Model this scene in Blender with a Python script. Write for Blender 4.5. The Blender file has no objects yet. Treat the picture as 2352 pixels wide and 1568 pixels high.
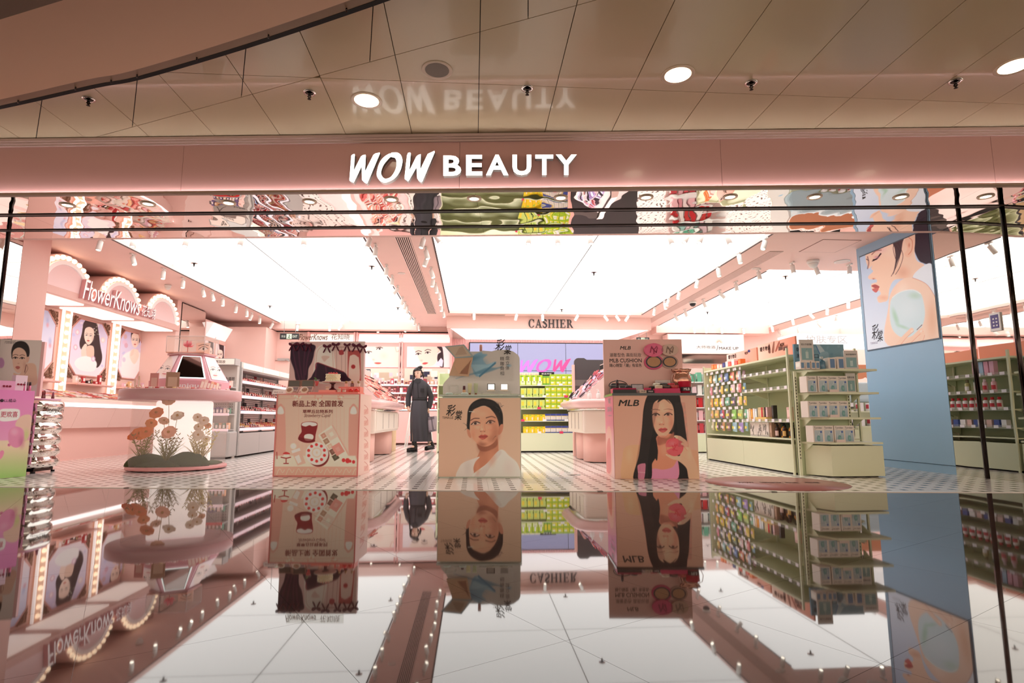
import bpy, bmesh, math, random
import numpy as np
from mathutils import Vector, Matrix
SC = bpy.context.scene
COL = SC.collection
PI = math.pi
random.seed(7)

# ------------------------------------------------------------------ camera
FPX, PITCH, YAW, ROLL, CAMZ = 1320.0, math.radians(7.67), math.radians(3.87), math.radians(-0.1), 0.63
cam_data = bpy.data.cameras.new('camera'); cam = bpy.data.objects.new('camera', cam_data); COL.objects.link(cam)
cam_data.sensor_width = 36.0; cam_data.lens = FPX * 36.0 / 2352.0; cam_data.clip_start = 0.05
FW = Vector((math.sin(YAW)*math.cos(PITCH), math.cos(YAW)*math.cos(PITCH), math.sin(PITCH)))
RT = Vector((math.cos(YAW), -math.sin(YAW), 0)); UP = RT.cross(FW)
_r, _u = RT*math.cos(ROLL) + UP*math.sin(ROLL), UP*math.cos(ROLL) - RT*math.sin(ROLL)
cam.matrix_world = Matrix(((_r.x, _u.x, -FW.x, 0), (_r.y, _u.y, -FW.y, 0), (_r.z, _u.z, -FW.z, CAMZ), (0, 0, 0, 1)))
SC.camera = cam
def ray(u, v):
    x, y = (u-1176)/FPX, -(v-784)/FPX
    c, s = math.cos(ROLL), math.sin(ROLL)
    return FW + RT*(x*c - y*s) + UP*(x*s + y*c)
def at(u, v, ax, val):           # point of the photograph's pixel on the world plane axis = value
    d = ray(u, v); o = Vector((0, 0, CAMZ)); t = (val - o[ax])/d[ax]
    return o + d*t
def Zp(u, v, z=0.0): return at(u, v, 2, z)

# ------------------------------------------------------------------ world, exposure
world = bpy.data.worlds.new('mall_ambience'); SC.world = world; world.use_nodes = True
bg = world.node_tree.nodes['Background']; bg.inputs[0].default_value = (1.0, 0.84, 0.68, 1); bg.inputs[1].default_value = 2.35
SC.view_settings.view_transform = 'Standard'; SC.view_settings.look = 'None'
SC.view_settings.exposure = 0.0; SC.view_settings.gamma = 1.0; SC.view_settings.use_curve_mapping = False
PANEL_POWER = 2.7     # luminous stretch ceiling of the shop
LED_POWER = 36.0
SPOT_POWER = 9.0

# ------------------------------------------------------------------ colours and materials
def lin(c):
    c = c/255.0
    return c/12.92 if c <= 0.04045 else ((c+0.055)/1.055)**2.4
def rgb(r, g, b): return (lin(r), lin(g), lin(b), 1.0)
MATS = {}
def mat(name, col=(200, 200, 200), rough=0.5, metal=0.0, emit=0.0, ecol=None, alpha=1.0, trans=0.0, ior=1.45, coat=0.0, noise=0.0, nscale=20.0, bump=0.0, bscale=60.0, stretch=None, spec=0.5):
    if name in MATS: return MATS[name]
    m = bpy.data.materials.new(name); m.use_nodes = True; nt = m.node_tree; p = nt.nodes['Principled BSDF']
    c = rgb(*col)
    p.inputs['Base Color'].default_value = c; p.inputs['Roughness'].default_value = rough; p.inputs['Metallic'].default_value = metal
    p.inputs['IOR'].default_value = ior; p.inputs['Coat Weight'].default_value = coat; p.inputs['Specular IOR Level'].default_value = spec
    if trans: p.inputs['Transmission Weight'].default_value = trans
    if alpha < 1: p.inputs['Alpha'].default_value = alpha
    if emit:
        p.inputs['Emission Color'].default_value = rgb(*(ecol or col)); p.inputs['Emission Strength'].default_value = emit
    if noise or bump:
        tc = nt.nodes.new('ShaderNodeTexCoord'); src = tc.outputs['Object']
        if stretch:
            mp = nt.nodes.new('ShaderNodeMapping'); mp.inputs['Scale'].default_value = stretch
            nt.links.new(src, mp.inputs['Vector']); src = mp.outputs['Vector']
    if noise:
        n = nt.nodes.new('ShaderNodeTexNoise'); n.inputs['Scale'].default_value = nscale; n.inputs['Detail'].default_value = 4
        nt.links.new(src, n.inputs['Vector'])
        mx = nt.nodes.new('ShaderNodeMix'); mx.data_type = 'RGBA'
        mx.inputs['A'].default_value = tuple(x*(1-noise) for x in c[:3])+(1,); mx.inputs['B'].default_value = tuple(min(1, x*(1+noise)) for x in c[:3])+(1,)
        nt.links.new(n.outputs['Fac'], mx.inputs['Factor']); nt.links.new(mx.outputs['Result'], p.inputs['Base Color'])
    if bump:
        n = nt.nodes.new('ShaderNodeTexNoise'); n.inputs['Scale'].default_value = bscale; n.inputs['Detail'].default_value = 1
        nt.links.new(src, n.inputs['Vector'])
        b = nt.nodes.new('ShaderNodeBump'); b.inputs['Strength'].default_value = bump; b.inputs['Distance'].default_value = 0.01
        nt.links.new(n.outputs['Fac'], b.inputs['Height']); nt.links.new(b.outputs['Normal'], p.inputs['Normal'])
    MATS[name] = m; return m
def cmat(col, rough=0.45, **k):                       # a plain coloured plastic/paper/card, named by colour
    return mat('paint_%d_%d_%d_%d' % (col[0], col[1], col[2], int(rough*100)), col, rough, **k)
def glass(name, col=(235, 240, 240), clear=0.82, rough=0.02):   # thin acrylic sheet: see-through with a surface gloss
    if name in MATS: return MATS[name]
    m = bpy.data.materials.new(name); m.use_nodes = True; nt = m.node_tree; nt.nodes.clear()
    o = nt.nodes.new('ShaderNodeOutputMaterial'); t = nt.nodes.new('ShaderNodeBsdfTransparent'); t.inputs[0].default_value = rgb(*col)
    g = nt.nodes.new('ShaderNodeBsdfPrincipled'); g.inputs['Base Color'].default_value = rgb(*col); g.inputs['Roughness'].default_value = rough
    mx = nt.nodes.new('ShaderNodeMixShader'); mx.inputs[0].default_value = 1-clear
    nt.links.new(t.outputs[0], mx.inputs[1]); nt.links.new(g.outputs[0], mx.inputs[2]); nt.links.new(mx.outputs[0], o.inputs[0])
    MATS[name] = m; return m
def print_mat(name, rough=0.4, emit=0.0, coat=0.0):   # printed sheet, colours come from the mesh's own print layer
    if name in MATS: return MATS[name]
    m = bpy.data.materials.new(name); m.use_nodes = True; nt = m.node_tree; p = nt.nodes['Principled BSDF']
    a = nt.nodes.new('ShaderNodeVertexColor'); a.layer_name = 'print'
    nt.links.new(a.outputs['Color'], p.inputs['Base Color']); p.inputs['Roughness'].default_value = rough; p.inputs['Coat Weight'].default_value = coat; p.inputs['Specular IOR Level'].default_value = 0.15
    if emit:
        nt.links.new(a.outputs['Color'], p.inputs['Emission Color']); p.inputs['Emission Strength'].default_value = emit
    MATS[name] = m; return m

# ------------------------------------------------------------------ mesh builder
class B:
    def __init__(s): s.v = []; s.f = []; s.m = []; s.sm = []
    def add(s, vs, fs, mi=0, smooth=False):
        o = len(s.v); s.v += [tuple(x) for x in vs]; s.f += [tuple(i+o for i in f) for f in fs]
        s.m += [mi]*len(fs); s.sm += [smooth]*len(fs); return s
    def box(s, x0, x1, y0, y1, z0, z1, mi=0):
        return s.add([(x0,y0,z0),(x1,y0,z0),(x1,y1,z0),(x0,y1,z0),(x0,y0,z1),(x1,y0,z1),(x1,y1,z1),(x0,y1,z1)],
                     [(3,2,1,0),(4,5,6,7),(0,1,5,4),(1,2,6,5),(2,3,7,6),(3,0,4,7)], mi)
    def cbox(s, cx, cy, cz, w, d, h, mi=0): return s.box(cx-w/2, cx+w/2, cy-d/2, cy+d/2, cz, cz+h, mi)
    def quad(s, a, b, c, d, mi=0): return s.add([a,b,c,d], [(0,1,2,3)], mi)
    def prism(s, pts, z0, z1, mi=0, axis='z', smooth=False):    # extruded outline; pts 2-D counter-clockwise
        n = len(pts)
        def P(p, t):
            if axis == 'z': return (p[0], p[1], t)
            if axis == 'y': return (p[0], t, p[1])
            return (t, p[0], p[1])
        vs = [P(p, z0) for p in pts]+[P(p, z1) for p in pts]
        s.add(vs, [tuple(range(n))[::-1], tuple(range(n, 2*n))], mi)
        o = len(s.v)-2*n
        for i in range(n):
            j = (i+1) % n
            s.f.append((o+i, o+j, o+n+j, o+n+i)); s.m.append(mi); s.sm.append(smooth)
        return s
    def tube(s, path, r, n=8, mi=0, cap=True, smooth=True, flat=1.0):
        path = [Vector(p) for p in path]; k = len(path)
        rs = r if isinstance(r, (list, tuple)) else [r]*k
        vs = []; ref = None
        for i, p in enumerate(path):
            t = (path[min(i+1, k-1)]-path[max(i-1, 0)]).normalized()
            if ref is None:
                ref = Vector((0,0,1)) if abs(t.z) < 0.9 else Vector((1,0,0))
            a = t.cross(ref).normalized(); b = a.cross(t).normalized(); ref = b
            for j in range(n):
                an = 2*PI*j/n; vs.append(p + a*(math.cos(an)*rs[i]) + b*(math.sin(an)*rs[i]*flat))
        fs = [(i*n+j, i*n+(j+1) % n, (i+1)*n+(j+1) % n, (i+1)*n+j) for i in range(k-1) for j in range(n)]
        s.add(vs, fs, mi, smooth)
        if cap:
            o = len(s.v)-len(vs); s.f.append(tuple(o+j for j in range(n))[::-1]); s.f.append(tuple(o+(k-1)*n+j for j in range(n))); s.m += [mi, mi]; s.sm += [False, False]
        return s
    def lathe(s, prof, n=24, c=(0,0), mi=0, smooth=True, a0=0.0, a1=2*PI, sx=1.0, sy=1.0, cap=True):   # prof: (radius, z) bottom to top
        full = abs(a1-a0-2*PI) < 1e-6; m = n if full else n+1; vs = []
        for r, z in prof:
            for j in range(m):
                an = a0+(a1-a0)*j/n; vs.append((c[0]+r*math.cos(an)*sx, c[1]+r*math.sin(an)*sy, z))
        fs = []
        for i in range(len(prof)-1):
            for j in range(n):
                k = (j+1) % m; fs.append((i*m+j, i*m+k, (i+1)*m+k, (i+1)*m+j))
        s.add(vs, fs, mi, smooth)
        if full and cap:
            o = len(s.v)-len(vs)
            if prof[0][0] > 1e-5: s.f.append(tuple(o+j for j in range(m))[::-1]); s.m.append(mi); s.sm.append(False)
            if prof[-1][0] > 1e-5: s.f.append(tuple(o+(len(prof)-1)*m+j for j in range(m))); s.m.append(mi); s.sm.append(False)
        return s
    def ball(s, c, r, n=10, k=6, mi=0, sc=(1,1,1)):
        vs = []
        for i in range(k+1):
            ph = -PI/2+PI*i/k
            for j in range(n):
                an = 2*PI*j/n; vs.append((c[0]+r*sc[0]*math.cos(ph)*math.cos(an), c[1]+r*sc[1]*math.cos(ph)*math.sin(an), c[2]+r*sc[2]*math.sin(ph)))
        fs = [(i*n+j, i*n+(j+1) % n, (i+1)*n+(j+1) % n, (i+1)*n+j) for i in range(k) for j in range(n)]
        return s.add(vs, fs, mi, True)
    def loft(s, rings, mi=0, cap=True, smooth=True):
        n = len(rings[0]); vs = [p for r in rings for p in r]
        fs = [(i*n+j, i*n+(j+1) % n, (i+1)*n+(j+1) % n, (i+1)*n+j) for i in range(len(rings)-1) for j in range(n)]
        s.add(vs, fs, mi, smooth)
        if cap:
            o = len(s.v)-len(vs); s.f.append(tuple(o+j for j in range(n))[::-1]); s.f.append(tuple(o+(len(rings)-1)*n+j for j in range(n))); s.m += [mi, mi]; s.sm += [smooth, smooth]
        return s
    def xf(s, M, i0=0):
        s.v[i0:] = [tuple(M @ Vector(p)) for p in s.v[i0:]]; return s
    def mesh(s, name, mats):
        me = bpy.data.meshes.new(name); me.from_pydata(s.v, [], s.f)
        mats = mats if isinstance(mats, (list, tuple)) else [mats]
        for m in mats: me.materials.append(m)
        me.polygons.foreach_set('material_index', s.m); me.polygons.foreach_set('use_smooth', s.sm)
        me.update(); return me
def link(name, me, parent=None, loc=(0,0,0), rotz=0.0, bevel=0.0, seg=2):
    o = bpy.data.objects.new(name, me); COL.objects.link(o); o.location = loc
    if rotz: o.rotation_euler = (0, 0, rotz)
    if parent is not None: o.parent = parent
    if bevel:
        b = o.modifiers.new('bevel', 'BEVEL'); b.width = bevel; b.segments = seg; b.limit_method = 'ANGLE'; b.angle_limit = math.radians(40)
    return o
def obj(name, b, mats, parent=None, loc=(0,0,0), rotz=0.0, bevel=0.0, seg=2):
    return link(name, b.mesh(name, mats), parent, loc, rotz, bevel, seg)
def tag(o, label=None, cat=None, group=None, kind=None):
    if label: o['label'] = label
    if cat: o['category'] = cat
    if group: o['group'] = group
    if kind: o['kind'] = kind
    return o
def thing(name, label, cat, loc=(0,0,0), rotz=0.0, group=None):
    o = bpy.data.objects.new(name, None); COL.objects.link(o); o.location = loc; o.rotation_euler = (0, 0, rotz); o.empty_display_size = 0.05
    return tag(o, label, cat, group)
def struct(name, b, mats, parent=None, loc=(0,0,0), rotz=0.0, label=None):
    o = obj(name, b, mats, parent, loc, rotz); o['kind'] = 'structure'
    if label: o['label'] = label
    return o
def dup(root, loc=None, rotz=None, label=None, group=None, parent=None):
    r = root.copy(); COL.objects.link(r)
    if loc is not None: r.location = loc
    if rotz is not None: r.rotation_euler = (0, 0, rotz)
    if label: r['label'] = label
    if group: r['group'] = group
    if parent is not None: r.parent = parent
    for ch in list(root.children):
        c = ch.copy(); COL.objects.link(c); c.parent = r
        for g in list(ch.children):
            d = g.copy(); COL.objects.link(d); d.parent = c
    return r
# ------------------------------------------------------------------ lettering
TXT = {}
def text_mesh(s, bold=0.0, shear=0.0, extr=0.0, space=1.0):      # unit cap height about 0.73, returned with its 2-D bounds
    k = (s, bold, shear, extr, space)
    if k in TXT: return TXT[k]
    c = bpy.data.curves.new('lettering', 'FONT'); c.body = s; c.offset = bold; c.shear = shear; c.extrude = extr; c.resolution_u = 3; c.space_character = space; c.size = 1.0; c.fill_mode = 'BOTH'
    o = bpy.data.objects.new('lettering', c); me = bpy.data.meshes.new_from_object(o)
    bpy.data.objects.remove(o); bpy.data.curves.remove(c)
    n = len(me.vertices); a = np.empty(n*3, 'f'); me.vertices.foreach_get('co', a); a = a.reshape(-1, 3)
    bb = (a[:, 0].min(), a[:, 0].max(), a[:, 1].min(), a[:, 1].max()) if n else (0, 1, 0, 1)
    TXT[k] = (a, [tuple(p.vertices) for p in me.polygons], bb); bpy.data.meshes.remove(me)
    return TXT[k]
def text(s, m, x0, x1, z0, z1, parent=None, name='lettering', y=0.0, bold=0.0, shear=0.0, extr=0.0, space=1.0, frame=None, loc=(0,0,0), rotz=0.0, keep=False):
    # fits the string into the rectangle x0..x1, z0..z1 of the local XZ plane facing -Y, at depth y
    a, fs, bb = text_mesh(s, 0.0, shear, extr and 0.5, space)
    sx = (x1-x0)/(bb[1]-bb[0]); sz = (z1-z0)/(bb[3]-bb[2])
    if keep: sx = sz = min(sx, sz)
    X = x0+(a[:, 0]-bb[0])*sx; Zz = z0+(a[:, 1]-bb[2])*sz; Y = y - a[:, 2]*2*extr if extr else np.full(len(a), y)
    P = np.stack([X, Y, Zz], 1)
    if frame is not None: P = np.array([tuple(frame(*p)) for p in P])
    b = B()
    if bold > 0 and not extr:                  # heavier weight: slightly shifted layers of the same letter
        d = bold*1.0; layers = [(0, 0), (d, 0), (-d, 0), (0, d), (0, -d), (.7*d, .7*d), (-.7*d, -.7*d), (.7*d, -.7*d), (-.7*d, .7*d)]
    else: layers = [(0, 0)]
    for i, (dx, dz) in enumerate(layers):
        Q = np.stack([X+dx*sx, Y-i*2e-5, Zz+dz*sz], 1)
        if frame is not None: Q = np.array([tuple(frame(*p)) for p in Q])
        b.add(Q.tolist(), fs, 0)
    if extr: b.m = [0 if all(a[i][2] > 0 for i in f) else 1 for f in fs]
    return obj(name, b, m, parent, loc, rotz)

# ------------------------------------------------------------------ printed pictures: painted into a fine sheet of small coloured cells
def spline(pts, n=6, closed=True):
    P = np.array(pts, float); k = len(P); out = []
    for i in range(k if closed else k-1):
        if closed: p0, p1, p2, p3 = P[(i-1) % k], P[i], P[(i+1) % k], P[(i+2) % k]
        else: p0, p1, p2, p3 = P[max(i-1, 0)], P[i], P[i+1], P[min(i+2, k-1)]
        for t in np.linspace(0, 1, n, endpoint=False):
            out.append(0.5*((2*p1)+(-p0+p2)*t+(2*p0-5*p1+4*p2-p3)*t*t+(-p0+3*p1-3*p2+p3)*t**3))
    if not closed: out.append(P[-1])
    return np.array(out)
class Canvas:
    def __init__(s, quad, nx, ny, base):       # quad: photo pixels of the sheet's corners TL, TR, BR, BL; drawing uses photo pixels
        s.nx, s.ny = nx, ny
        src = [(0,0),(1,0),(1,1),(0,1)]; A = []
        for (x, y), (u, v) in zip(src, quad):
            A.append([x, y, 1, 0, 0, 0, -u*x, -u*y, u]); A.append([0, 0, 0, x, y, 1, -v*x, -v*y, v])
        A = np.array(A, float); h = np.linalg.solve(A[:, :8], A[:, 8]); Hm = np.append(h, 1).reshape(3, 3)
        gx, gy = np.meshgrid(np.linspace(0, 1, nx), np.linspace(0, 1, ny))
        q = np.stack([gx.ravel(), gy.ravel(), np.ones(nx*ny)]); q = Hm @ q
        s.X = q[0]/q[2]; s.Y = q[1]/q[2]; s.c = np.tile(np.array(base, float), (nx*ny, 1)); s.Hi = np.linalg.inv(Hm)
    def uv(s, u, v):
        q = s.Hi @ np.array([u, v, 1.0]); return q[0]/q[2], q[1]/q[2]
    def _mix(s, a, col, idx=None):
        col = np.array(col, float)
        if idx is None: s.c += (col-s.c)*a[:, None]
        else: s.c[idx] += (col-s.c[idx])*a[:, None]
    def poly(s, pts, col, soft=1.2, smooth=True, alpha=1.0, n=6, grad=None):
        P = spline(pts, n) if smooth else np.array(pts, float)
        m = soft+1; lo, hi = P.min(0)-m, P.max(0)+m
        idx = np.where((s.X > lo[0]) & (s.X < hi[0]) & (s.Y > lo[1]) & (s.Y < hi[1]))[0]
        if not len(idx): return s
        x, y = s.X[idx], s.Y[idx]; ins = np.zeros(len(idx), bool); dd = np.full(len(idx), 1e9)
        for a, b in zip(P, np.roll(P, -1, 0)):
            d = b-a; L = d@d
            if L < 1e-12: continue
            c = ((a[1] > y) != (b[1] > y)) & (x < (b[0]-a[0])*(y-a[1])/((b[1]-a[1]) or 1e-9)+a[0]); ins ^= c
            t = np.clip(((x-a[0])*d[0]+(y-a[1])*d[1])/L, 0, 1); dd = np.minimum(dd, (x-a[0]-t*d[0])**2+(y-a[1]-t*d[1])**2)
        sd = np.sqrt(dd)*np.where(ins, 1, -1); w = np.clip(sd/soft+0.5, 0, 1)*alpha
        if grad is None: s._mix(w, col, idx)
        else:                                   # grad: ((x0,y0),(x1,y1),colour2)
            (ax, ay), (bx, by), c2 = grad; L = (bx-ax)**2+(by-ay)**2
            t = np.clip(((x-ax)*(bx-ax)+(y-ay)*(by-ay))/L, 0, 1)[:, None]
            cc = np.array(col, float)*(1-t)+np.array(c2, float)*t; s.c[idx] += (cc-s.c[idx])*w[:, None]
        return s
    def blob(s, cx, cy, rx, ry, col, alpha=1.0, rot=0.0, hard=0.0):   # soft elliptical spot
        ca, sa = math.cos(rot), math.sin(rot); dx, dy = s.X-cx, s.Y-cy
        r = np.sqrt(((dx*ca+dy*sa)/rx)**2+((-dx*sa+dy*ca)/ry)**2)
        w = np.clip((1-r)/(1-hard), 0, 1); w = w*w*(3-2*w)*alpha
        idx = np.where(w > 0)[0]; s._mix(w[idx], col, idx); return s
    def line(s, pts, wdt, col, alpha=1.0, soft=0.8, smooth=True, taper=False):
        P = spline(pts, 6, False) if smooth and len(pts) > 2 else np.array(pts, float)
        m = wdt+soft; lo, hi = P.min(0)-m, P.max(0)+m
        idx = np.where((s.X > lo[0]) & (s.X < hi[0]) & (s.Y > lo[1]) & (s.Y < hi[1]))[0]
        if not len(idx): return s
        x, y = s.X[idx], s.Y[idx]; best = np.full(len(idx), -1e9); k = len(P)-1
        for i, (a, b) in enumerate(zip(P[:-1], P[1:])):
            d = b-a; L = max(d@d, 1e-9); t = np.clip(((x-a[0])*d[0]+(y-a[1])*d[1])/L, 0, 1)
            hw = wdt/2*(1-((i+t)/k)*0.8 if taper else 1.0)
            best = np.maximum(best, hw-np.sqrt((x-a[0]-t*d[0])**2+(y-a[1]-t*d[1])**2))
        s._mix(np.clip(best/soft+0.5, 0, 1)*alpha, col, idx); return s
    def shade(s, p0, p1, c0, c1, a0=1.0, a1=1.0):   # linear gradient over the whole sheet
        L = (p1[0]-p0[0])**2+(p1[1]-p0[1])**2
        t = np.clip(((s.X-p0[0])*(p1[0]-p0[0])+(s.Y-p0[1])*(p1[1]-p0[1]))/L, 0, 1)[:, None]
        cc = np.array(c0, float)*(1-t)+np.array(c1, float)*t; s.c += (cc-s.c)*(a0*(1-t)+a1*t); return s
    def speckle(s, pts_n, box, cols, r=(1, 3), seed=1, alpha=0.8):
        rn = random.Random(seed)
        for _ in range(pts_n):
            s.blob(rn.uniform(box[0], box[2]), rn.uniform(box[1], box[3]), rn.uniform(*r), rn.uniform(*r), rn.choice(cols), alpha, rn.random()*3, 0.4)
        return s
    def sheet(s, name, corners, m, parent=None, mask=None, loc=(0,0,0), rotz=0.0):   # corners: 3-D TL, TR, BR, BL
        TL, TR, BR, BL = [np.array(c, float) for c in corners]; nx, ny = s.nx, s.ny
        gx, gy = np.meshgrid(np.linspace(0, 1, nx), np.linspace(0, 1, ny)); gx, gy = gx.ravel()[:, None], gy.ravel()[:, None]
        P = (TL*(1-gx)+TR*gx)*(1-gy)+(BL*(1-gx)+BR*gx)*gy
        i = np.arange((nx-1)*(ny-1)); r, c = i//(nx-1), i % (nx-1); a = r*nx+c
        F = np.stack([a+nx, a+nx+1, a+1, a], 1)
        if mask is not None:
            cx = (gx.ravel()[F].mean(1), gy.ravel()[F].mean(1)); F = F[mask(*cx)]
        me = bpy.data.meshes.new(name); me.vertices.add(len(P)); me.vertices.foreach_set('co', P.astype('f').ravel())
        me.loops.add(F.size); me.loops.foreach_set('vertex_index', F.ravel().astype('i'))
        me.polygons.add(len(F)); me.polygons.foreach_set('loop_start', np.arange(0, F.size, 4, dtype='i')); me.update(calc_edges=True)
        at_ = me.color_attributes.new('print', 'FLOAT_COLOR', 'POINT'); cc = np.clip(s.c, 0, 255)/255.0; gain = getattr(s, 'gain', 1.0)
        L = np.where(cc <= 0.04045, cc/12.92, ((cc+0.055)/1.055)**2.4); L = np.clip(L*gain, 0, .92); L = L+(L.mean(1, keepdims=True)-L)*(.14 if gain > 1 else 0); at_.data.foreach_set('color', np.concatenate([L, np.ones((len(L), 1))], 1).astype('f').ravel())
        me.materials.append(m)
        return link(name, me, parent, loc, rotz)

def proj(P):
    q = Vector(P)-Vector((0, 0, CAMZ)); z = q.dot(FW); x, y = q.dot(RT)/z, q.dot(UP)/z; c, s = math.cos(-ROLL), math.sin(-ROLL)
    return (1176+FPX*(x*c-y*s), 784-FPX*(x*s+y*c))
def picture(corners, base, dens=1.0, lim=260):
    q = [proj(c) for c in corners]
    w = max(math.dist(q[0], q[1]), math.dist(q[3], q[2])); h = max(math.dist(q[0], q[3]), math.dist(q[1], q[2]))
    return Canvas(q, int(min(lim, max(12, w*dens)))+1, int(min(lim, max(12, h*dens)))+1, base)
def T(pts, k, ox, oy): return [(ox+k*x, oy+k*y) for x, y in pts]
def face(c, cx, cy, s, rot=0.0, turn=0.0, skin=(238, 205, 190), hair=(40, 30, 32), lip=(196, 90, 90), sharp=1.0, brow=True, sh=None, hs=1.0):
    # a plain generic face: s = half width of the face in pixels; turn -1..1 moves the features to the side looked at
    ca, sa = math.cos(rot), math.sin(rot); sh = sh or tuple(max(0, int(v*0.84)) for v in skin)
    def L(x, y): return (cx+(x*ca-y*sa)*s, cy+(x*sa+y*ca)*s*hs)
    def P(pts): return [L(*p) for p in pts]
    t = turn*0.28; w = max(0.7, s*0.06)
    c.poly(P([(-.98,-.3),(-.8,-1.0),(0,-1.3),(.8,-1.0),(.98,-.3),(.92,.35),(.62,.95),(.18,1.32),(-.18,1.32),(-.62,.95),(-.92,.35)]), skin, max(1, s*.06))
    c.blob(*L(-.75*(1 if turn >= 0 else -1), .35), s*.5, s*.95, sh, .55, rot); c.blob(*L(t*.6, 1.05), s*.5, s*.2, sh, .35, rot)
    for sg in (-1, 1):
        k = 1-0.25*max(0, sg*turn); ex = sg*.43*k+t
        c.blob(*L(ex, .02), s*.3*k, s*.2, sh, .55, rot)
        c.poly(P([(ex-.23*k, .03), (ex-.08*k, -.07), (ex+.1*k, -.07), (ex+.24*k, .0), (ex+.08*k, .09), (ex-.1*k, .1)]), (236, 228, 226), max(.6, s*.03))
        c.blob(*L(ex+t*.12, .01), s*.105, s*.11, (34, 24, 24), 1, 0, .55)
        c.line(P([(ex-.26*k, .05), (ex-.08*k, -.09), (ex+.1*k, -.09), (ex+.27*k, -.02)]), w, (44, 28, 28), .9)
        if brow: c.line(P([(ex-.27*k, -.24), (ex, -.33), (ex+.29*k, -.25)]), w*1.5, tuple((np.array(hair)*.6+np.array(skin)*.4).astype(int)), .8)
    c.line(P([(t*.9+.06, -.1), (t*1.15+.1, .35)]), w*1.6, sh, .35); c.blob(*L(t*1.25, .42), s*.2, s*.1, sh, .6, rot)
    for sg in (-1, 1): c.blob(*L(t*1.2+sg*.1, .46), s*.06, s*.04, (120, 70, 66), .7, rot)
    c.poly(P([(t-.3, .74), (t-.08, .65), (t, .68), (t+.08, .65), (t+.3, .74), (t+.12, .86), (t-.12, .86)]), lip, max(.7, s*.04))
    c.line(P([(t-.27, .745), (t, .75), (t+.27, .745)]), w*.7, tuple(int(v*.6) for v in lip), .8)

def cname(c):
    r, g, b = c; mx, mn = max(c), min(c)
    if mx-mn < 22: return 'black' if mx < 60 else 'grey' if mx < 190 else 'white'
    if mn > 205: return 'cream' if b < r-18 else 'pale pink' if g < r-12 else 'pale blue'
    if b >= r and b >= g: return ('purple' if r > g+25 else 'blue') if mx > 110 else 'navy'
    if g > r and g >= b: return 'green' if r < g-40 or b > 150 else 'lime'
    if r > 180 and g > 165 and b < 130: return 'yellow'
    if r > 200 and g > 120 and b < 110: return 'orange'
    if r < 120: return 'dark brown'
    if g < 110: return 'magenta' if b > 120 else 'red'
    return 'pink' if b > 140 else 'coral' if r > 215 else 'tan'
def local(loc, rotz=0.0): return Matrix.Translation(Vector(loc)) @ Matrix.Rotation(rotz, 4, 'Z')
def lpic(M, corners, base, dens=1.0, lim=260): return picture([M @ Vector(c) for c in corners], base, dens, lim)
# ------------------------------------------------------------------ setting: materials
PINK = mat('pink_wall_paint', (244, 207, 199), 0.55, noise=0.03, nscale=3)
PINKS = mat('salmon_panel', (240, 188, 178), 0.5)
PINKL = mat('pale_pink_laminate', (246, 214, 208), 0.35)
WHITE = mat('white_paint', (238, 236, 232), 0.4)
BLACK = mat('black_plastic', (22, 22, 24), 0.4)
DARK = mat('dark_gap', (30, 24, 24), 0.8)
CHROME = mat('polished_steel', (225, 220, 214), 0.05, metal=1.0)
DCHROME = mat('dark_steel', (58, 50, 48), 0.12, metal=1.0)
GREY = mat('grey_powder_coat', (176, 172, 170), 0.4)
GREEN = mat('pale_green_powder_coat', (224, 226, 194), 0.35, noise=0.02, nscale=2)
GREEND = mat('sage_back_panel', (190, 200, 158), 0.35)
BLUE = mat('blue_column_paint', (162, 200, 232), 0.45, noise=0.02, nscale=3)
CREAM = mat('cream_laminate', (240, 226, 214), 0.35)
GOLD = mat('antique_gold', (176, 140, 100), 0.35, metal=0.6)
LIGHT = mat('luminous_stretch_film', (110, 110, 110), 0.6, emit=PANEL_POWER, ecol=(255, 253, 248))
LIGHTBOX = mat('lightbox_white', (255, 252, 250), 0.5, emit=1.15)
LEDM = mat('white_led', (246, 246, 255), 0.5, emit=LED_POWER)
BULBM = mat('warm_bulb', (255, 230, 196), 0.4, emit=2.2)
SPOTL = mat('spot_lens', (255, 244, 225), 0.3, emit=SPOT_POWER)
ACRYL = glass('clear_acrylic', (248, 248, 246), 0.9)
MIRR = mat('wavy_mirror_steel', (236, 230, 226), 0.015, metal=1.0, bump=0.55, bscale=1.0, stretch=(3.4, 2.0, 1.1))
MIRS = mat('wall_mirror_steel', (226, 222, 216), 0.015, metal=1.0, bump=0.3, bscale=1.0, stretch=(2.5, 1.6, 1.0))
MIRROR = mat('flat_mirror', (235, 232, 228), 0.01, metal=1.0)
MALLC = mat('mall_ceiling_panel', (208, 186, 152), 0.24, coat=0.3, noise=0.03, nscale=1.2)
MALLB = mat('mall_bulkhead_paint', (232, 190, 160), 0.6)
FASC = mat('fascia_pink_metal', (184, 138, 130), 0.25, coat=0.15)
TILEM = mat('cream_floor_tile', (247, 241, 236), 0.16, noise=0.03, nscale=6, coat=0.3)
DOTM = mat('black_tile_inlay', (46, 38, 36), 0.2)
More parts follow.
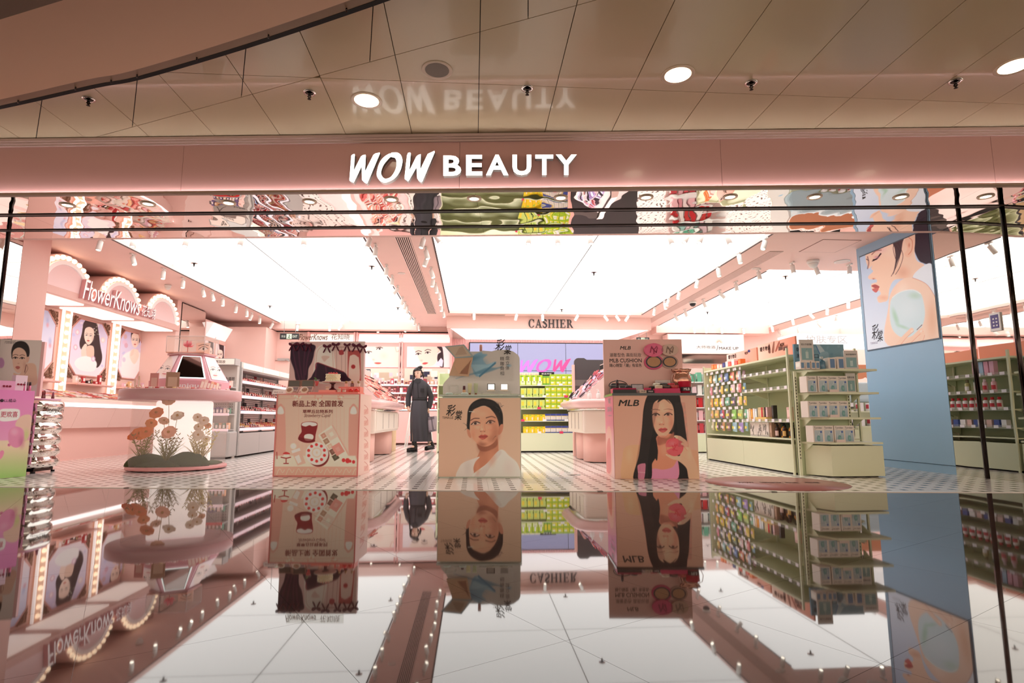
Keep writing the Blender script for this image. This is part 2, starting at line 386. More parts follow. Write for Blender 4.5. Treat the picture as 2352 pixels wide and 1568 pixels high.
def floor_stone():
    m = bpy.data.materials.new('polished_mall_stone'); m.use_nodes = True; nt = m.node_tree; p = nt.nodes['Principled BSDF']
    tc = nt.nodes.new('ShaderNodeTexCoord'); n = nt.nodes.new('ShaderNodeTexNoise'); n.inputs['Scale'].default_value = 5; n.inputs['Detail'].default_value = 6
    nt.links.new(tc.outputs['Object'], n.inputs['Vector'])
    r = nt.nodes.new('ShaderNodeValToRGB'); r.color_ramp.elements[0].color = rgb(62, 46, 42); r.color_ramp.elements[1].color = rgb(86, 66, 60)
    nt.links.new(n.outputs['Fac'], r.inputs['Fac']); nt.links.new(r.outputs['Color'], p.inputs['Base Color'])
    n2 = nt.nodes.new('ShaderNodeTexNoise'); n2.inputs['Scale'].default_value = 2.2; n2.inputs['Detail'].default_value = 2
    nt.links.new(tc.outputs['Object'], n2.inputs['Vector'])
    mr = nt.nodes.new('ShaderNodeMapRange'); mr.inputs['To Min'].default_value = 0.015; mr.inputs['To Max'].default_value = 0.045
    nt.links.new(n2.outputs['Fac'], mr.inputs['Value']); nt.links.new(mr.outputs['Result'], p.inputs['Roughness'])
    p.inputs['IOR'].default_value = 1.5; p.inputs['Coat Weight'].default_value = 0.06; p.inputs['Coat Roughness'].default_value = 0.02
    nb = nt.nodes.new('ShaderNodeTexNoise'); nb.inputs['Scale'].default_value = 0.9; nb.inputs['Detail'].default_value = 0
    nt.links.new(tc.outputs['Object'], nb.inputs['Vector']); bp = nt.nodes.new('ShaderNodeBump'); bp.inputs['Strength'].default_value = 0.02; bp.inputs['Distance'].default_value = 0.02
    nt.links.new(nb.outputs['Fac'], bp.inputs['Height']); nt.links.new(bp.outputs['Normal'], p.inputs['Normal'])
    return m
STONE = floor_stone()
ZC, ZL, ZS, ZM = 3.0, 3.07, 2.78, 3.36       # pink soffit, light film, mirror soffit, mall ceiling
ANG = -math.atan(0.0881); EX, EY = math.cos(ANG), math.sin(ANG)
def FP(s, d, z): return Vector((EX*s - EY*d, 5.22 + EY*s + EX*d, z))      # shopfront frame: along, inward, up
def fpx(u, v, d=0.0):                                                       # pixel on the shopfront plane at inward offset d
    n = Vector((-EY, EX, 0)); o = Vector((0, 0, CAMZ)); r = ray(u, v); t = (FP(0, d, 0)-o).dot(n)/r.dot(n); P = o+r*t
    return ((P-FP(0, d, 0)).dot(Vector((EX, EY, 0))), P.z)

# ------------------------------------------------------------------ 2-D clipping for tiles and panels
def clip(poly, p, n):                          # keep the side where (x-p).n >= 0
    out = []; k = len(poly)
    for i in range(k):
        a, b = poly[i], poly[(i+1) % k]; da = (a[0]-p[0])*n[0]+(a[1]-p[1])*n[1]; db = (b[0]-p[0])*n[0]+(b[1]-p[1])*n[1]
        if da >= 0: out.append(a)
        if (da > 0 > db) or (da < 0 < db):
            t = da/(da-db); out.append((a[0]+(b[0]-a[0])*t, a[1]+(b[1]-a[1])*t))
    return out
def area(p): return 0.5*abs(sum(p[i][0]*p[(i+1) % len(p)][1]-p[(i+1) % len(p)][0]*p[i][1] for i in range(len(p)))) if len(p) > 2 else 0
def shrink(poly, g):                           # inset a convex outline
    out = list(poly); k = len(poly); ar = sum(poly[i][0]*poly[(i+1) % k][1]-poly[(i+1) % k][0]*poly[i][1] for i in range(k)); sg = 1 if ar > 0 else -1
    for i in range(k):
        a, b = poly[i], poly[(i+1) % k]; L = math.hypot(b[0]-a[0], b[1]-a[1])
        if L < 1e-6: continue
        n = (-(b[1]-a[1])/L*sg, (b[0]-a[0])/L*sg); out = clip(out, (a[0]+n[0]*g, a[1]+n[1]*g), n)
        if len(out) < 3: return []
    return out
def ccw(p): return p if sum(p[i][0]*p[(i+1) % len(p)][1]-p[(i+1) % len(p)][0]*p[i][1] for i in range(len(p))) > 0 else p[::-1]

# ------------------------------------------------------------------ shop floor: cream tiles with dark inlays
TH = [(-7.2, 6.34), (-4.49, 5.929), (0.35, 5.197), (4.72, 4.749), (8.0, 4.44)]
def shopclip(p):
    for a, b in zip(TH[:-1], TH[1:]):
        n = (-(b[1]-a[1]), b[0]-a[0]); p = clip(p, a, n)
        if len(p) < 3: return []
    return p
sl = B(); sl.prism(TH[::1] + [(10.0, 4.44), (10.0, 15.0), (-7.2, 15.0)], -0.06, -0.0035)
shopfloor = struct('floor', sl, mat('tile_grout', (196, 182, 170), 0.6), label='cream shop floor tiles with small dark inlays')
PX_, PY_ = 0.60, 0.62
tiles = []
for i in range(-12, 17):
    for j in range(0, 18):
        x0, y0 = 0.147+PX_*i, 4.6+PY_*j
        if x0 < -7.1 or x0 > 9.3 or y0 > 14.9: continue
        q = shopclip([(x0, y0), (x0+PX_, y0), (x0+PX_, y0+PY_), (x0, y0+PY_)])
        if area(q) > 0.004: tiles.append((math.hypot(x0+.3, y0), shrink(q, 0.0009)))
tiles.sort(key=lambda t: t[0]); rest = B()
for k, (d, q) in enumerate(tiles):
    if len(q) < 3: continue
    if k < 290 :
        b = B(); b.prism(ccw(q), -0.004, 0.0); obj('tile', b, TILEM, shopfloor)
    else: rest.prism(ccw(q), -0.004, 0.0)
o = obj('tile_field', rest, TILEM, shopfloor); o['kind'] = 'stuff'
dots = []
for i in range(-48, 70):
    for j in range(0, 70):
        cx, cy = 0.072+0.15*i, 4.6+0.0775+0.155*j
        if cx < -7 or cx > 9.9 or cy > 14.85: continue
        q = [(cx-.024, cy-.027), (cx+.024, cy-.027), (cx+.024, cy+.027), (cx-.024, cy+.027)]
        if area(shopclip(q)) > 0.0024: dots.append((math.hypot(cx-.1, cy)+0.8*max(0, abs(cx)-4.6), cx, cy))
dots.sort(); rest = B(); b0 = B(); b0.prism([(-.024, -.027), (.024, -.027), (.024, .027), (-.024, .027)], -0.003, 0.0007); dm = b0.mesh('inlay', DOTM)
for k, (d, cx, cy) in enumerate(dots):
    if k < 295: link('inlay', dm, shopfloor, (cx, cy, 0))
    else: rest.box(cx-.024, cx+.024, cy-.027, cy+.027, -0.003, 0.0007)
o = obj('inlay_field', rest, DOTM, shopfloor); o['kind'] = 'stuff'
# mall floor: dark polished stone slabs laid at thirty degrees
b = B(); b.box(-14, 14, -8, 6.6, -0.2, -0.0075)
mallfloor = struct('floor_mall', b, mat('stone_joint', (70, 54, 49), 0.3), label='dark polished stone mall floor')
sl = []; ca, sa = math.cos(PI/6), math.sin(PI/6); S = 0.583
for i in range(-24, 26):
    for j in range(-24, 26):
        c = [((i+a)*S+0.524, (j+e)*S+0.21) for a, e in ((0,0),(1,0),(1,1),(0,1))]
        q = [(ca*x - sa*y, sa*x + ca*y) for x, y in c]
        cx, cy = sum(p[0] for p in q)/4, sum(p[1] for p in q)/4
        if -9 < cx < 9 and -3.5 < cy < 6.4: sl.append((math.hypot(cx, cy-2.8), shrink(q, 0.0005)))
sl.sort(key=lambda t: t[0]); rest = B()
for k, (d, q) in enumerate(sl):
    if len(q) < 3: continue
    if k < 260:
        b = B(); b.prism(ccw(q), -0.02, -0.005); obj('stone_slab', b, STONE, mallfloor)
    else: rest.prism(ccw(q), -0.02, -0.005)
o = obj('slab_field', rest, STONE, mallfloor); o['kind'] = 'stuff'

# ------------------------------------------------------------------ mall ceiling: metal panels with open joints
b = B(); b.box(-14, 14, -8, 6.9, ZM+0.03, ZM+0.06)
mallceil = struct('ceiling_mall', b, DARK, label='warm metal panel ceiling of the mall')
D0, D1 = (-5.09, 6.221), (0.791, 3.403); dn = (-(D1[1]-D0[1]), D1[0]-D0[0])
shorts = [((-3.785, 4.969), (-4.419, 5.78)), ((-2.743, 4.542), (-3.375, 5.576)), ((-1.70, 4.058), (-2.104, 4.984)), ((-0.685, 3.56), (-0.857, 4.372)), ((0.342, 3.43), (0.365, 3.672))]
panels = []
ys = [-8.0, -5.2, -2.8, -0.4, 2.0, 4.41, 6.9]
fl = (5.22+0.19, )
for i in range(-16, 16):
    x0 = 0.03+0.6385*i
    for y0, y1 in zip(ys[:-1], ys[1:]):
        q = [(x0, y0), (x0+.6385, y0), (x0+.6385, y1), (x0, y1)]
        q = clip(q, (0, 5.22+.05), (EY, -EX))
        if area(q) < 1e-3: continue
        up = clip(q, D0, dn); dnp = clip(q, D0, (-dn[0], -dn[1]))
        if area(up) > 1e-3: panels.append(up)
        cur = [dnp] if area(dnp) > 1e-3 else []
        if y0 >= 2.0:
            for a, e in shorts:
                n = (-(e[1]-a[1]), e[0]-a[0]); nx = []
                for c in cur:
                    for s_ in (1, -1):
                        r = clip(c, a, (n[0]*s_, n[1]*s_))
                        if area(r) > 1e-3: nx.append(r)
                cur = nx
        panels += cur
for q in panels:
    q = shrink(q, 0.003)
    if len(q) > 2: b = B(); b.prism(ccw(q), ZM, ZM+0.02); obj('ceiling_panel', b, MALLC, mallceil)
# dropped bulkhead with a curved rim, and a deeper edge beyond it
K = [(-7.6, 6.15), (-5.6, 5.55), (-4.19, 5.052), (-3.156, 4.662), (-2.709, 4.51), (-1.696, 4.048), (-0.703, 3.549), (-0.2, 3.27), (0.9, 2.62), (2.2, 1.75), (3.4, 0.8)]
zs = 3.30; sc_ = (zs-CAMZ)/(ZM-CAMZ); K2 = [(x*sc_, y*sc_) for x, y in K]; K2s = [tuple(p) for p in spline(K2, 5, False)]
b = B(); b.prism(ccw([(p[0], p[1]-0.10) for p in K2s] + [(3.4, -8), (-8.5, -8)]), zs, ZM-0.005)
bk = struct('ceiling_bulkhead', b, MALLB, label='smooth brown dropped ceiling with a curved rim')
b = B(); n = len(K2s)
b.prism(ccw(K2s + [(p[0], p[1]-0.10) for p in K2s[::-1]]), zs+0.012, ZM-0.004); obj('rim', b, mat('bronze_rim', (150, 118, 90), 0.4), bk)
b = B(); b.prism(ccw([(p[0], p[1]+0.03) for p in K2s] + [(p[0], p[1]-0.012) for p in K2s[::-1]]), zs+0.010, ZM-0.006); obj('shadow_gap', b, DARK, bk)
for k in range(9):
    p = K2s[8+k*3]; b = B(); b.tube([(p[0], p[1]-.03, zs-0.012), (p[0], p[1]-.03, zs+.03)], 0.006, 6); obj('clip', b, DCHROME, bk)
b = B(); q = [(-3.05, 3.58), (-2.06, 3.19), (-1.2, 2.7), (-0.4, 2.0), (0.2, 1.0), (0.2, -6), (-9, -6), (-9, 5.2), (-4.4, 4.05)]
b.prism(ccw(q), 3.16, zs-0.004); struct('ceiling_edge', b, mat('dark_bronze_edge', (112, 86, 66), 0.5), label='darker bronze edge of the lower ceiling')

# ------------------------------------------------------------------ shopfront: fascia, cove light, mirror soffit
fas = B(); ft = B()
S0, S1 = -8.5, 8.5
def fbox(b, s0, s1, d0, d1, z0, z1, mi=0):
    i0 = len(b.v); b.box(s0, s1, d0, d1, z0, z1, mi); b.v[i0:] = [tuple(FP(*p)) for p in b.v[i0:]]; return b
fascia = struct('wall_fascia', fbox(B(), S0, S1, 0.09, 0.30, 2.815, ZM+0.03), DARK, label='pink metal shop fascia above the entrance')
seams = [S0, -5.3, -2.85, -0.42+0.27, 2.35, 4.9, S1]
for s0, s1 in zip(seams[:-1], seams[1:]): obj('fascia_panel', fbox(B(), s0+.0015, s1-.0015, 0.045, 0.095, 2.785, 3.30), FASC, fascia)
for z0, z1, d in ((3.285, 3.305, 0.028), (3.305, 3.325, 0.014), (3.325, 3.352, 0.0)):
    obj('cornice_step', fbox(B(), S0, S1, d, 0.09, z0, z1), mat('cornice_metal', (190, 160, 150), 0.3, coat=0.2), fascia)
obj('ledge', fbox(B(), S0, S1, -0.004, 0.011, 2.776, 2.797), mat('ledge_bronze', (150, 124, 104), 0.35), fascia)
obj('ledge_base', fbox(B(), S0, S1, 0.011, 0.0495, 2.774, 2.784), mat('ledge_bronze'), fascia)
ledstrip = obj('led_strip', fbox(B(), S0, S1, 0.013, 0.027, 2.7845, 2.7865), LEDM, fascia)
# soffit of mirror steel sheets with two dark door tracks
soff = struct('ceiling_soffit', fbox(B(), S0, S1, 0.12, 1.33, 2.79, 2.81), DARK, label='wavy mirror steel soffit above the entrance')
for k in range(6):
    s0 = -7.2+2.4*k; obj('mirror_sheet', fbox(B(), s0+.0008, s0+2.4-.0008, 0.05, 1.335, ZS, ZS+0.012), MIRR, soff)
for d, w in ((0.53, 0.05), (1.02, 0.045)):
    obj('door_track', fbox(B(), S0, S1, d, d+w, ZS-0.006, ZS+0.002), BLACK, soff)
    for e in (-0.006, w): obj('track_edge', fbox(B(), S0, S1, d+e, d+e+0.006, ZS-0.009, ZS+0.002), DCHROME, soff)
struct('wall_soffit_back', fbox(B(), S0, S1, 1.335, 1.40, ZS, 3.12), PINK, label='pink upstand behind the mirror soffit')

# ------------------------------------------------------------------ shop walls and columns
b = B(); b.box(-7.15, -6.95, 6.4, 15.1, 0, 3.2); wl = struct('wall_left', b, PINK, label='pink left wall of the shop')
b = B(); b.box(-7.15, 10.1, 14.9, 15.1, 0, 3.2); wb = struct('wall_back', b, PINK, label='pink back wall of the shop')
b = B(); b.box(10.0, 10.2, 5.5, 15.1, 0, 3.2); struct('wall_right', b, PINK, label='pink right wall of the shop')
# right jamb: mirror cladding with dark posts, then the blue column
b = B(); b.box(5.43, 6.6, 4.80, 6.21, 0, 2.772); rj = struct('wall_jamb_right', b, FASC, label='mirror clad right jamb of the entrance')
for y0, y1 in ((4.80, 5.29), (5.33, 5.80), (5.86, 6.215)):
    b = B(); b.box(5.40, 5.432, y0, y1, 0.0, 2.778); obj('mirror_sheet', b, MIRS, rj)
for y0 in (5.285, 5.80):
    b = B(); b.tube([(5.405, y0+.025, 0), (5.405, y0+.025, 2.778)], 0.026, 12); obj('corner_post', b, DCHROME, rj)
    b = B(); b.box(5.385, 5.40, y0+.042, y0+.058, 0, 2.778); obj('post_bead', b, CHROME, rj)
b = B(); b.box(5.46, 6.3, 6.225, 7.52, 0, ZC); bc = struct('wall_column_blue', b, BLUE, label='tall blue column holding a lightbox portrait')
b = B(); b.box(5.40, 5.47, 6.222, 7.55, 0.10, ZC); obj('face_panel', b, BLUE, bc)
b = B(); b.box(5.41, 5.47, 6.222, 7.55, 0.0, 0.093); obj('skirting', b, BLUE, bc)
# left jamb
b = B(); b.box(-6.95, -5.53, 5.78, 7.19, 0, 2.772); lj = struct('wall_jamb_left', b, FASC, label='mirror clad left jamb of the entrance')
for y0, y1 in ((5.78, 6.93), (6.98, 7.185)):
    b = B(); b.box(-5.532, -5.50, y0, y1, 0, 2.778); obj('mirror_sheet', b, MIRS, lj)
b = B(); b.tube([(-5.505, 6.955, 0), (-5.505, 6.955, 2.778)], 0.026, 12); obj('corner_post', b, DCHROME, lj)
b = B(); b.box(-6.95, -5.50, 7.19, 7.65, 0, ZC); struct('wall_pillar_left', b, mat('pillar_salmon', (222, 174, 164), .5), label='salmon pink pillar at the left side of the entrance')

# ------------------------------------------------------------------ shop ceiling: pink beams around luminous bays
b = B(); b.box(-7.1, 10.1, 6.0, 15.1, 3.16, 3.25); sc = struct('ceiling', b, mat('plenum_grey', (90, 84, 84), .8), label='pink beamed shop ceiling with luminous bays')
def beam(x0, x1, y0, y1, z0=ZC, z1=3.16, m=PINK, name='beam'):
    b = B(); b.box(x0, x1, y0, y1, z0, z1); return obj(name, b, m, sc)
XL, X1a, X1b, X2a, X2b, X3a, X3b = -4.79, -1.43, -0.56, 3.88, 4.73, 7.75, 8.3
beam(-6.95, XL, 6.6, 14.9); beam(X1a, X1b, 6.5, 14.9); beam(X2a, X2b, 6.3, 14.9); beam(X3a, X3b, 6.3, 14.9); beam(X2b, 10.0, 6.3, 8.70)
beam(XL, X1a, 14.5, 14.9, 2.865); beam(X2b, X3a, 14.45, 14.9, 2.84); beam(X1b+.001, X2a-.001, 12.85, 13.25, ZC+.001)
beam(-6.95, XL, 14.5, 14.9, 2.865)
beam(X1b-.06, 4.2, 13.2, 13.26, 2.715, ZC-.001, name='cashier_fascia')
b = B(); b.box(-6.95, X1b, 14.84, 14.9, 2.845, 2.866); obj('shadow_gap', b, DARK, sc)
def film(x0, x1, y0, y1, nx, ny, z=ZL):
    for i in range(nx):
        for j in range(ny):
            a0, a1 = x0+(x1-x0)*i/nx, x0+(x1-x0)*(i+1)/nx; e0, e1 = y0+(y1-y0)*j/ny, y0+(y1-y0)*(j+1)/ny
            b = B(); b.box(a0+.004, a1-.004, e0+.0015, e1-.0015, z, z+.03); obj('light_panel', b, LIGHT, sc)
def seam(x0, x1, y0, y1): b = B(); b.box(x0, x1, y0, y1, ZL-.004, ZL-.0005); obj('film_seam', b, mat('seam_grey_film', (120, 116, 114), .6), sc)
for x, y0, y1 in ((-3.1, 6.62, 14.5), (1.66, 6.45, 12.85), (6.24, 8.7, 14.45)): seam(x-.006, x+.006, y0, y1)
for y, x0, x1 in ((9.25, XL, X1a), (11.88, XL, X1a), (8.58, X1b, X2a), (10.72, X1b, X2a), (11.57, X2b, X3a)): seam(x0, x1, y-.0025, y+.0025)
film(XL, X1a, 6.62, 14.5, 2, 3); film(X1b, X2a, 6.45, 12.85, 2, 3); film(X2b, X3a, 8.70, 14.45, 2, 2); film(X3b, 10.0, 8.7, 14.9, 1, 2)
# lit ceiling above the cashier
b = B(); b.add([(X1b+.02, 13.26, 2.72), (4.15, 13.26, 2.72), (3.75, 14.86, 2.685), (-0.20, 14.86, 2.685), (X1b+.02, 13.26, 2.75), (4.15, 13.26, 2.75), (3.75, 14.86, 2.715), (-0.20, 14.86, 2.715)],
               [(3,2,1,0),(4,5,6,7),(0,1,5,4),(1,2,6,5),(2,3,7,6),(3,0,4,7)]); obj('cashier_light_panel', b, mat('cashier_light', (255, 252, 248), 0.6, emit=1.6), sc)
beam(X1b-.055, X1b+.02, 13.262, 14.9, 2.705, 2.998); beam(4.15, 4.195, 13.262, 14.9, 2.705, 2.998)
# linear air vent in the beam and smaller grilles
b = B(); b.box(-1.045, -0.845, 6.95, 12.95, ZC-.002, ZC+.02); vent = obj('linear_vent', b, DARK, sc)
for k in range(8):
    b = B(); x = -1.045+0.0265*k; b.box(x, x+.012, 6.95, 12.95, ZC-.009, ZC); obj('slat', b, PINKL, vent)
b = B(); b.box(4.22, 4.42, 7.7, 14.0, ZC-.004, ZC+.01); v2 = obj('return_air_grille', b, mat('grille_grey', (178, 150, 138), 0.5), sc)
for k in range(9):
    b = B(); b.box(4.225+.022*k, 4.233+.022*k, 7.72, 13.98, ZC-.007, ZC-.003); obj('slat', b, PINKL, v2)
b = B(); b.box(-0.05, 0.72, 12.98, 13.08, ZC-.006, ZC); v3 = obj('supply_air_grille', b, mat('grille_grey'), sc)
b = B(); b.box(4.66, 5.18, 7.14, 7.70, ZC-.004, ZC); ap = obj('access_panel', b, PINK, sc)
b = B()
for x0, x1, y0, y1 in ((4.65, 5.19, 7.13, 7.14), (4.65, 5.19, 7.70, 7.71), (4.65, 4.66, 7.13, 7.71), (5.18, 5.19, 7.13, 7.71)): b.box(x0, x1, y0, y1, ZC-.002, ZC+.001)
obj('gap', b, mat('seam_brown', (120, 70, 60), 0.7), ap)
# ------------------------------------------------------------------ vanity display with arches along the left wall
PRINT = print_mat('printed_card', 0.35)
PRINTL = print_mat('backlit_print', 0.35, emit=0.10)
PRINTG = print_mat('glossy_print', 0.28, coat=0.06)
XA = -5.83
vd = thing('vanity_display', 'pink vanity display with three bulb-lit arches along the left wall', 'display', (-6.3, 10.0, 0))
def W(o):                                     # children of vd keep world coordinates
    o.location = Vector(o.location)-Vector((-6.3, 10.0, 0)); return o
ROSE = mat('vanity_rose_paint', (232, 190, 182), 0.45); ROSEL = mat('vanity_disc_pink', (246, 216, 216), 0.5, emit=0.05)
RINGW = mat('vanity_ring_white', (255, 250, 248), 0.5, emit=0.12)
bulb = B(); bulb.ball((0,0,0), 0.036, 10, 6); bulbm = bulb.mesh('bulb', BULBM)
for cy in (8.45, 9.75, 11.05):
    pts = [(cy+0.585*math.cos(a), 2.47+0.50*math.sin(a)) for a in np.linspace(0, PI, 29)]
    b = B(); b.prism([(cy-.585, 2.40), (cy+.585, 2.40)]+pts, XA-.002, -6.94, axis='x', smooth=True); ar = W(obj('arch', b, ROSE, vd))
    for k, a in enumerate(np.linspace(0.06, PI-.06, 15)):
        link('bulb', bulbm, ar, (XA+.012, cy+.535*math.cos(a), 2.47+.455*math.sin(a)))
    b = B(); ro, ri = .475, .41; n = 26
    for k in range(n):
        a, e = PI*k/n, PI*(k+1)/n
        P = lambda r, t, x: (x, cy+r*math.cos(t), 2.47+r*.86*math.sin(t))
        b.quad(P(ro,a,XA+.03), P(ro,e,XA+.03), P(ri,e,XA+.03), P(ri,a,XA+.03)); b.quad(P(ro,a,XA), P(ro,e,XA), P(ro,e,XA+.03), P(ro,a,XA+.03)); b.quad(P(ri,e,XA), P(ri,a,XA), P(ri,a,XA+.03), P(ri,e,XA+.03))
    obj('ring', b, RINGW, ar)
    b = B(); b.prism([(cy+.405*math.cos(a), 2.47+.35*math.sin(a)) for a in np.linspace(0, PI, 25)], XA-.001, XA+.012, axis='x'); obj('disc', b, ROSEL, ar)
b = B(); b.box(-6.94, XA+.02, 7.66, 11.68, 2.36, 2.47); W(obj('canopy', b, ROSE, vd, bevel=.006))
for y0 in (7.9, 9.2, 10.5):
    b = B(); b.box(-6.4, XA-.05, y0, y0+1.05, 2.335, 2.362); W(obj('canopy_light', b, mat('canopy_led_panel', (255, 240, 230), .5, emit=.9), vd))
# back panels, each with an octagonal portrait
b = B(); b.box(-6.94, -6.56, 7.66, 11.68+.1, 1.06, 2.36); W(obj('back_panel', b, mat('vanity_panel', (244, 208, 198), .45), vd))
GOLDO = mat('gilt_ornament', (150, 112, 92), .4, metal=.5)
def octmask(x, y): return (x+y > .2) & (1-x+y > .2) & (x+1-y > .2) & (1-x+1-y > .2)
def orn(cy, cz, sy, sz, par):                 # filigree corner built from small curls
    b = B(); rn = random.Random(int(cy*100+cz*10))
    for k in range(26):
        a, e = rn.random(), rn.random()
        if a+e > 1: a, e = 1-a, 1-e
        y, z = cy+sy*a*.2, cz+sz*e*.24; r = .012+.008*rn.random()
        b.tube([(-6.545, y+r*math.cos(t), z+r*math.sin(t)) for t in np.linspace(rn.random()*6, rn.random()*6+4, 7)], .0055, 5)
    b.prism([(cy, cz), (cy+sy*.2, cz), (cy, cz+sz*.24)] if sy*sz > 0 else [(cy, cz), (cy, cz+sz*.24), (cy+sy*.2, cz)], -6.56, -6.549, axis='x')
    W(obj('filigree_corner', b, GOLDO, par))
LAV, PALE = (206, 196, 232), (244, 234, 240)
for k, (y0, y1, z0, z1) in enumerate(((8.40, 9.36, 1.33, 2.30), (9.72, 10.66, 1.36, 2.30), (11.02, 11.72, 1.40, 2.29))):
    cs = [(-6.535, y0, z1), (-6.535, y1, z1), (-6.535, y1, z0), (-6.535, y0, z0)]
    c = picture(cs, LAV, 1.3); q = [proj(p) for p in cs]; cx = sum(p[0] for p in q)/4; cy = sum(p[1] for p in q)/4; h = (q[3][1]-q[0][1])
    c.shade((cx, q[0][1]), (cx, q[3][1]), LAV, PALE); c.speckle(14, (q[0][0], q[0][1], q[1][0], q[2][1]), [(255,245,250), (236,190,210), (190,190,236)], (3, 8), 3+k, .5)
    if k == 1:
        t = lambda p: T(p, .2041, 100, 640)
        c.poly(t([(450,500),(490,450),(540,440),(590,470),(610,540),(625,640),(640,760),(660,880),(640,960),(600,1000),(560,960),(540,860),(470,800),(420,790),(405,720),(430,620),(440,560)]), (62, 44, 44), 1.5)
        c.poly(t([(490,760),(560,760),(570,860),(545,930),(500,900),(480,840)]), (232, 198, 180)); face(c, *t([(512,640)])[0], 11.5, .1, -.3, (246,220,205), (60,44,44), (206,92,90), hs=1.35)
        c.poly(t([(470,730),(490,745),(480,800),(475,890),(430,880),(425,800),(450,750)]), (244,216,202)); c.poly(t([(380,900),(470,870),(560,900),(600,960),(560,1040),(420,1030),(350,960)]), (250,246,248), 2)
        c.blob(*t([(610,500)])[0], 5, 8, (236,236,220), .8); c.speckle(12, (100+.2041*560, 640+.2041*480, 100+.2041*640, 640+.2041*640), [(214,226,200), (250,240,240)], (1, 2.4), 9)
        for p, col in (((360,770),(226,180,196)), ((668,690),(240,214,206)), ((382,600),(230,190,206)), ((560,900),(222,180,210))): c.blob(*t([p])[0], 6, 8, col, .9, 0, .6); c.blob(*t([p])[0], 3.5, 5, (250,236,240), .9, 0, .6)
    elif k == 2:
        t = lambda p: T(p, .2041, 100, 640)
        c.poly(t([(985,620),(1000,570),(1045,555),(1080,580),(1088,650),(1080,720),(1060,690),(1010,690),(990,700)]), (58, 42, 44), 1.2)
        face(c, *t([(1032,690)])[0], 9.2, .05, -.1, (248,222,208), (58,42,44), (214,110,106), hs=1.4)
        c.poly(t([(900,860),(990,810),(1060,820),(1150,900),(1160,1090),(900,1090),(880,960)]), (250,244,244), 3); c.poly(t([(990,800),(1060,800),(1070,880),(1020,960),(970,880)]), (248,226,212), 2)
        c.poly(t([(990,810),(1020,790),(1010,850),(980,870)]), (246,214,200))
        for p, col in (((930,750),(216,170,190)), ((905,910),(220,210,230)), ((1120,735),(240,190,190)), ((1115,900),(236,180,170)), ((920,650),(214,176,180))): c.blob(*t([p])[0], 5, 7, col, .9, 0, .6)
    else:
        c.shade((cx, q[0][1]), (cx, q[3][1]), (190, 200, 236), (246, 236, 242))
        for p in ((.8,.3),(.85,.6),(.72,.78)): c.blob(q[0][0]+(q[1][0]-q[0][0])*p[0], q[0][1]+h*p[1], 6, 14, (170,180,220), .6); c.blob(q[0][0]+(q[1][0]-q[0][0])*p[0], q[0][1]+h*p[1]+10, 5, 9, (226,150,160), .7)
    pn = W(c.sheet('portrait_print', cs, PRINTL, vd, octmask))
    # chamfered frame
    m_ = [(.2,0),(.8,0),(1,.2),(1,.8),(.8,1),(.2,1),(0,.8),(0,.2)]
    b = B()
    for i in range(8):
        a, e = m_[i], m_[(i+1) % 8]; b.tube([(-6.54, y0+(y1-y0)*a[0], z0+(z1-z0)*a[1]), (-6.54, y0+(y1-y0)*e[0], z0+(z1-z0)*e[1])], .014, 6)
    W(obj('frame', b, mat('rose_frame', (226, 170, 160), .4), vd))
    for sy, sz, y, z in ((1,1,y0-.05,z0-.05), (-1,1,y1+.05,z0-.05), (1,-1,y0-.05,z1+.02), (-1,-1,y1+.05,z1+.02)):
        if y < 11.7: orn(y, z, sy, sz, vd)
    b = B(); b.box(-6.56, -6.36, y0+.0, y1, 1.20, 1.225); b.box(-6.40, -6.37, y0+.02, y1-.02, 1.19, 1.2); W(obj('ledge', b, PINKS, vd, bevel=.004))
# bulb columns between the portraits
for y in (8.13, 9.54, 10.84, 11.90):
    b = B(); b.box(-6.58, -6.50, y-.075, y+.075, .98, 2.36); cl = W(obj('bulb_column', b, mat('column_glow', (250, 206, 180), .5, emit=.12), vd))
    for s in (-1, 1):
        b = B(); b.box(-6.52, -6.485, y+s*.085-.013, y+s*.085+.013, .98, 2.36); obj('side_strip', b, mat('strip_glow', (255, 246, 240), .5, emit=1.1), cl)
    for k in range(10): link('bulb', bulbm, cl, (-6.49, y, 1.06+.135*k))
# counter with a lit lip and a sloping tray
b = B(); b.box(-6.94, -6.10, 7.66, 13.0, .88, .93); W(obj('countertop', b, PINKL, vd, bevel=.008))
b = B(); b.box(-6.12, -6.085, 7.66, 13.0, .825, .882); W(obj('lip_light', b, mat('lip_led', (255, 250, 248), .5, emit=1.4), vd))
ys_ = [7.66, 8.55, 9.45, 10.35, 11.25, 12.15, 13.0]
for y0, y1 in zip(ys_[:-1], ys_[1:]):
    b = B(); b.prism([(-6.9, .5), (-6.22, .5), (-6.10, .82), (-6.9, .82)], y0+.002, y1-.002, axis='y'); W(obj('apron_panel', b, mat('apron_rose', (238, 196, 188), .4), vd))
b = B(); b.box(-6.9, -6.32, 7.66, 13.0, 0, .5); W(obj('plinth', b, PINKS, vd))
b = B(); b.prism([(-6.58, 1.10), (-6.58, .93), (-6.14, .93), (-6.14, .955)][::-1], 7.66, 12.9, axis='y'); W(obj('sloped_tray', b, CREAM, vd))
# script lettering on the canopy edge
def onarch(x, y, z): return (XA+.05-y, x, z)
lp, rp = at(186, 690, 0, XA+.06), at(310, 705, 0, XA+.06)
LET = mat('letter_white', (255, 250, 250), .4, emit=.3); LETS = mat('letter_side', (222, 168, 172), .5)
W(text('FlowerKnows', [LET, LETS], lp.y, rp.y+.12, 2.40, 2.70, vd, 'script_lettering', shear=.25, extr=.03, space=.95, frame=onarch))
W(text('花知晓', [LET, LETS], rp.y+.18, rp.y+.62, 2.42, 2.62, vd, 'script_lettering', shear=.2, extr=.03, frame=onarch))
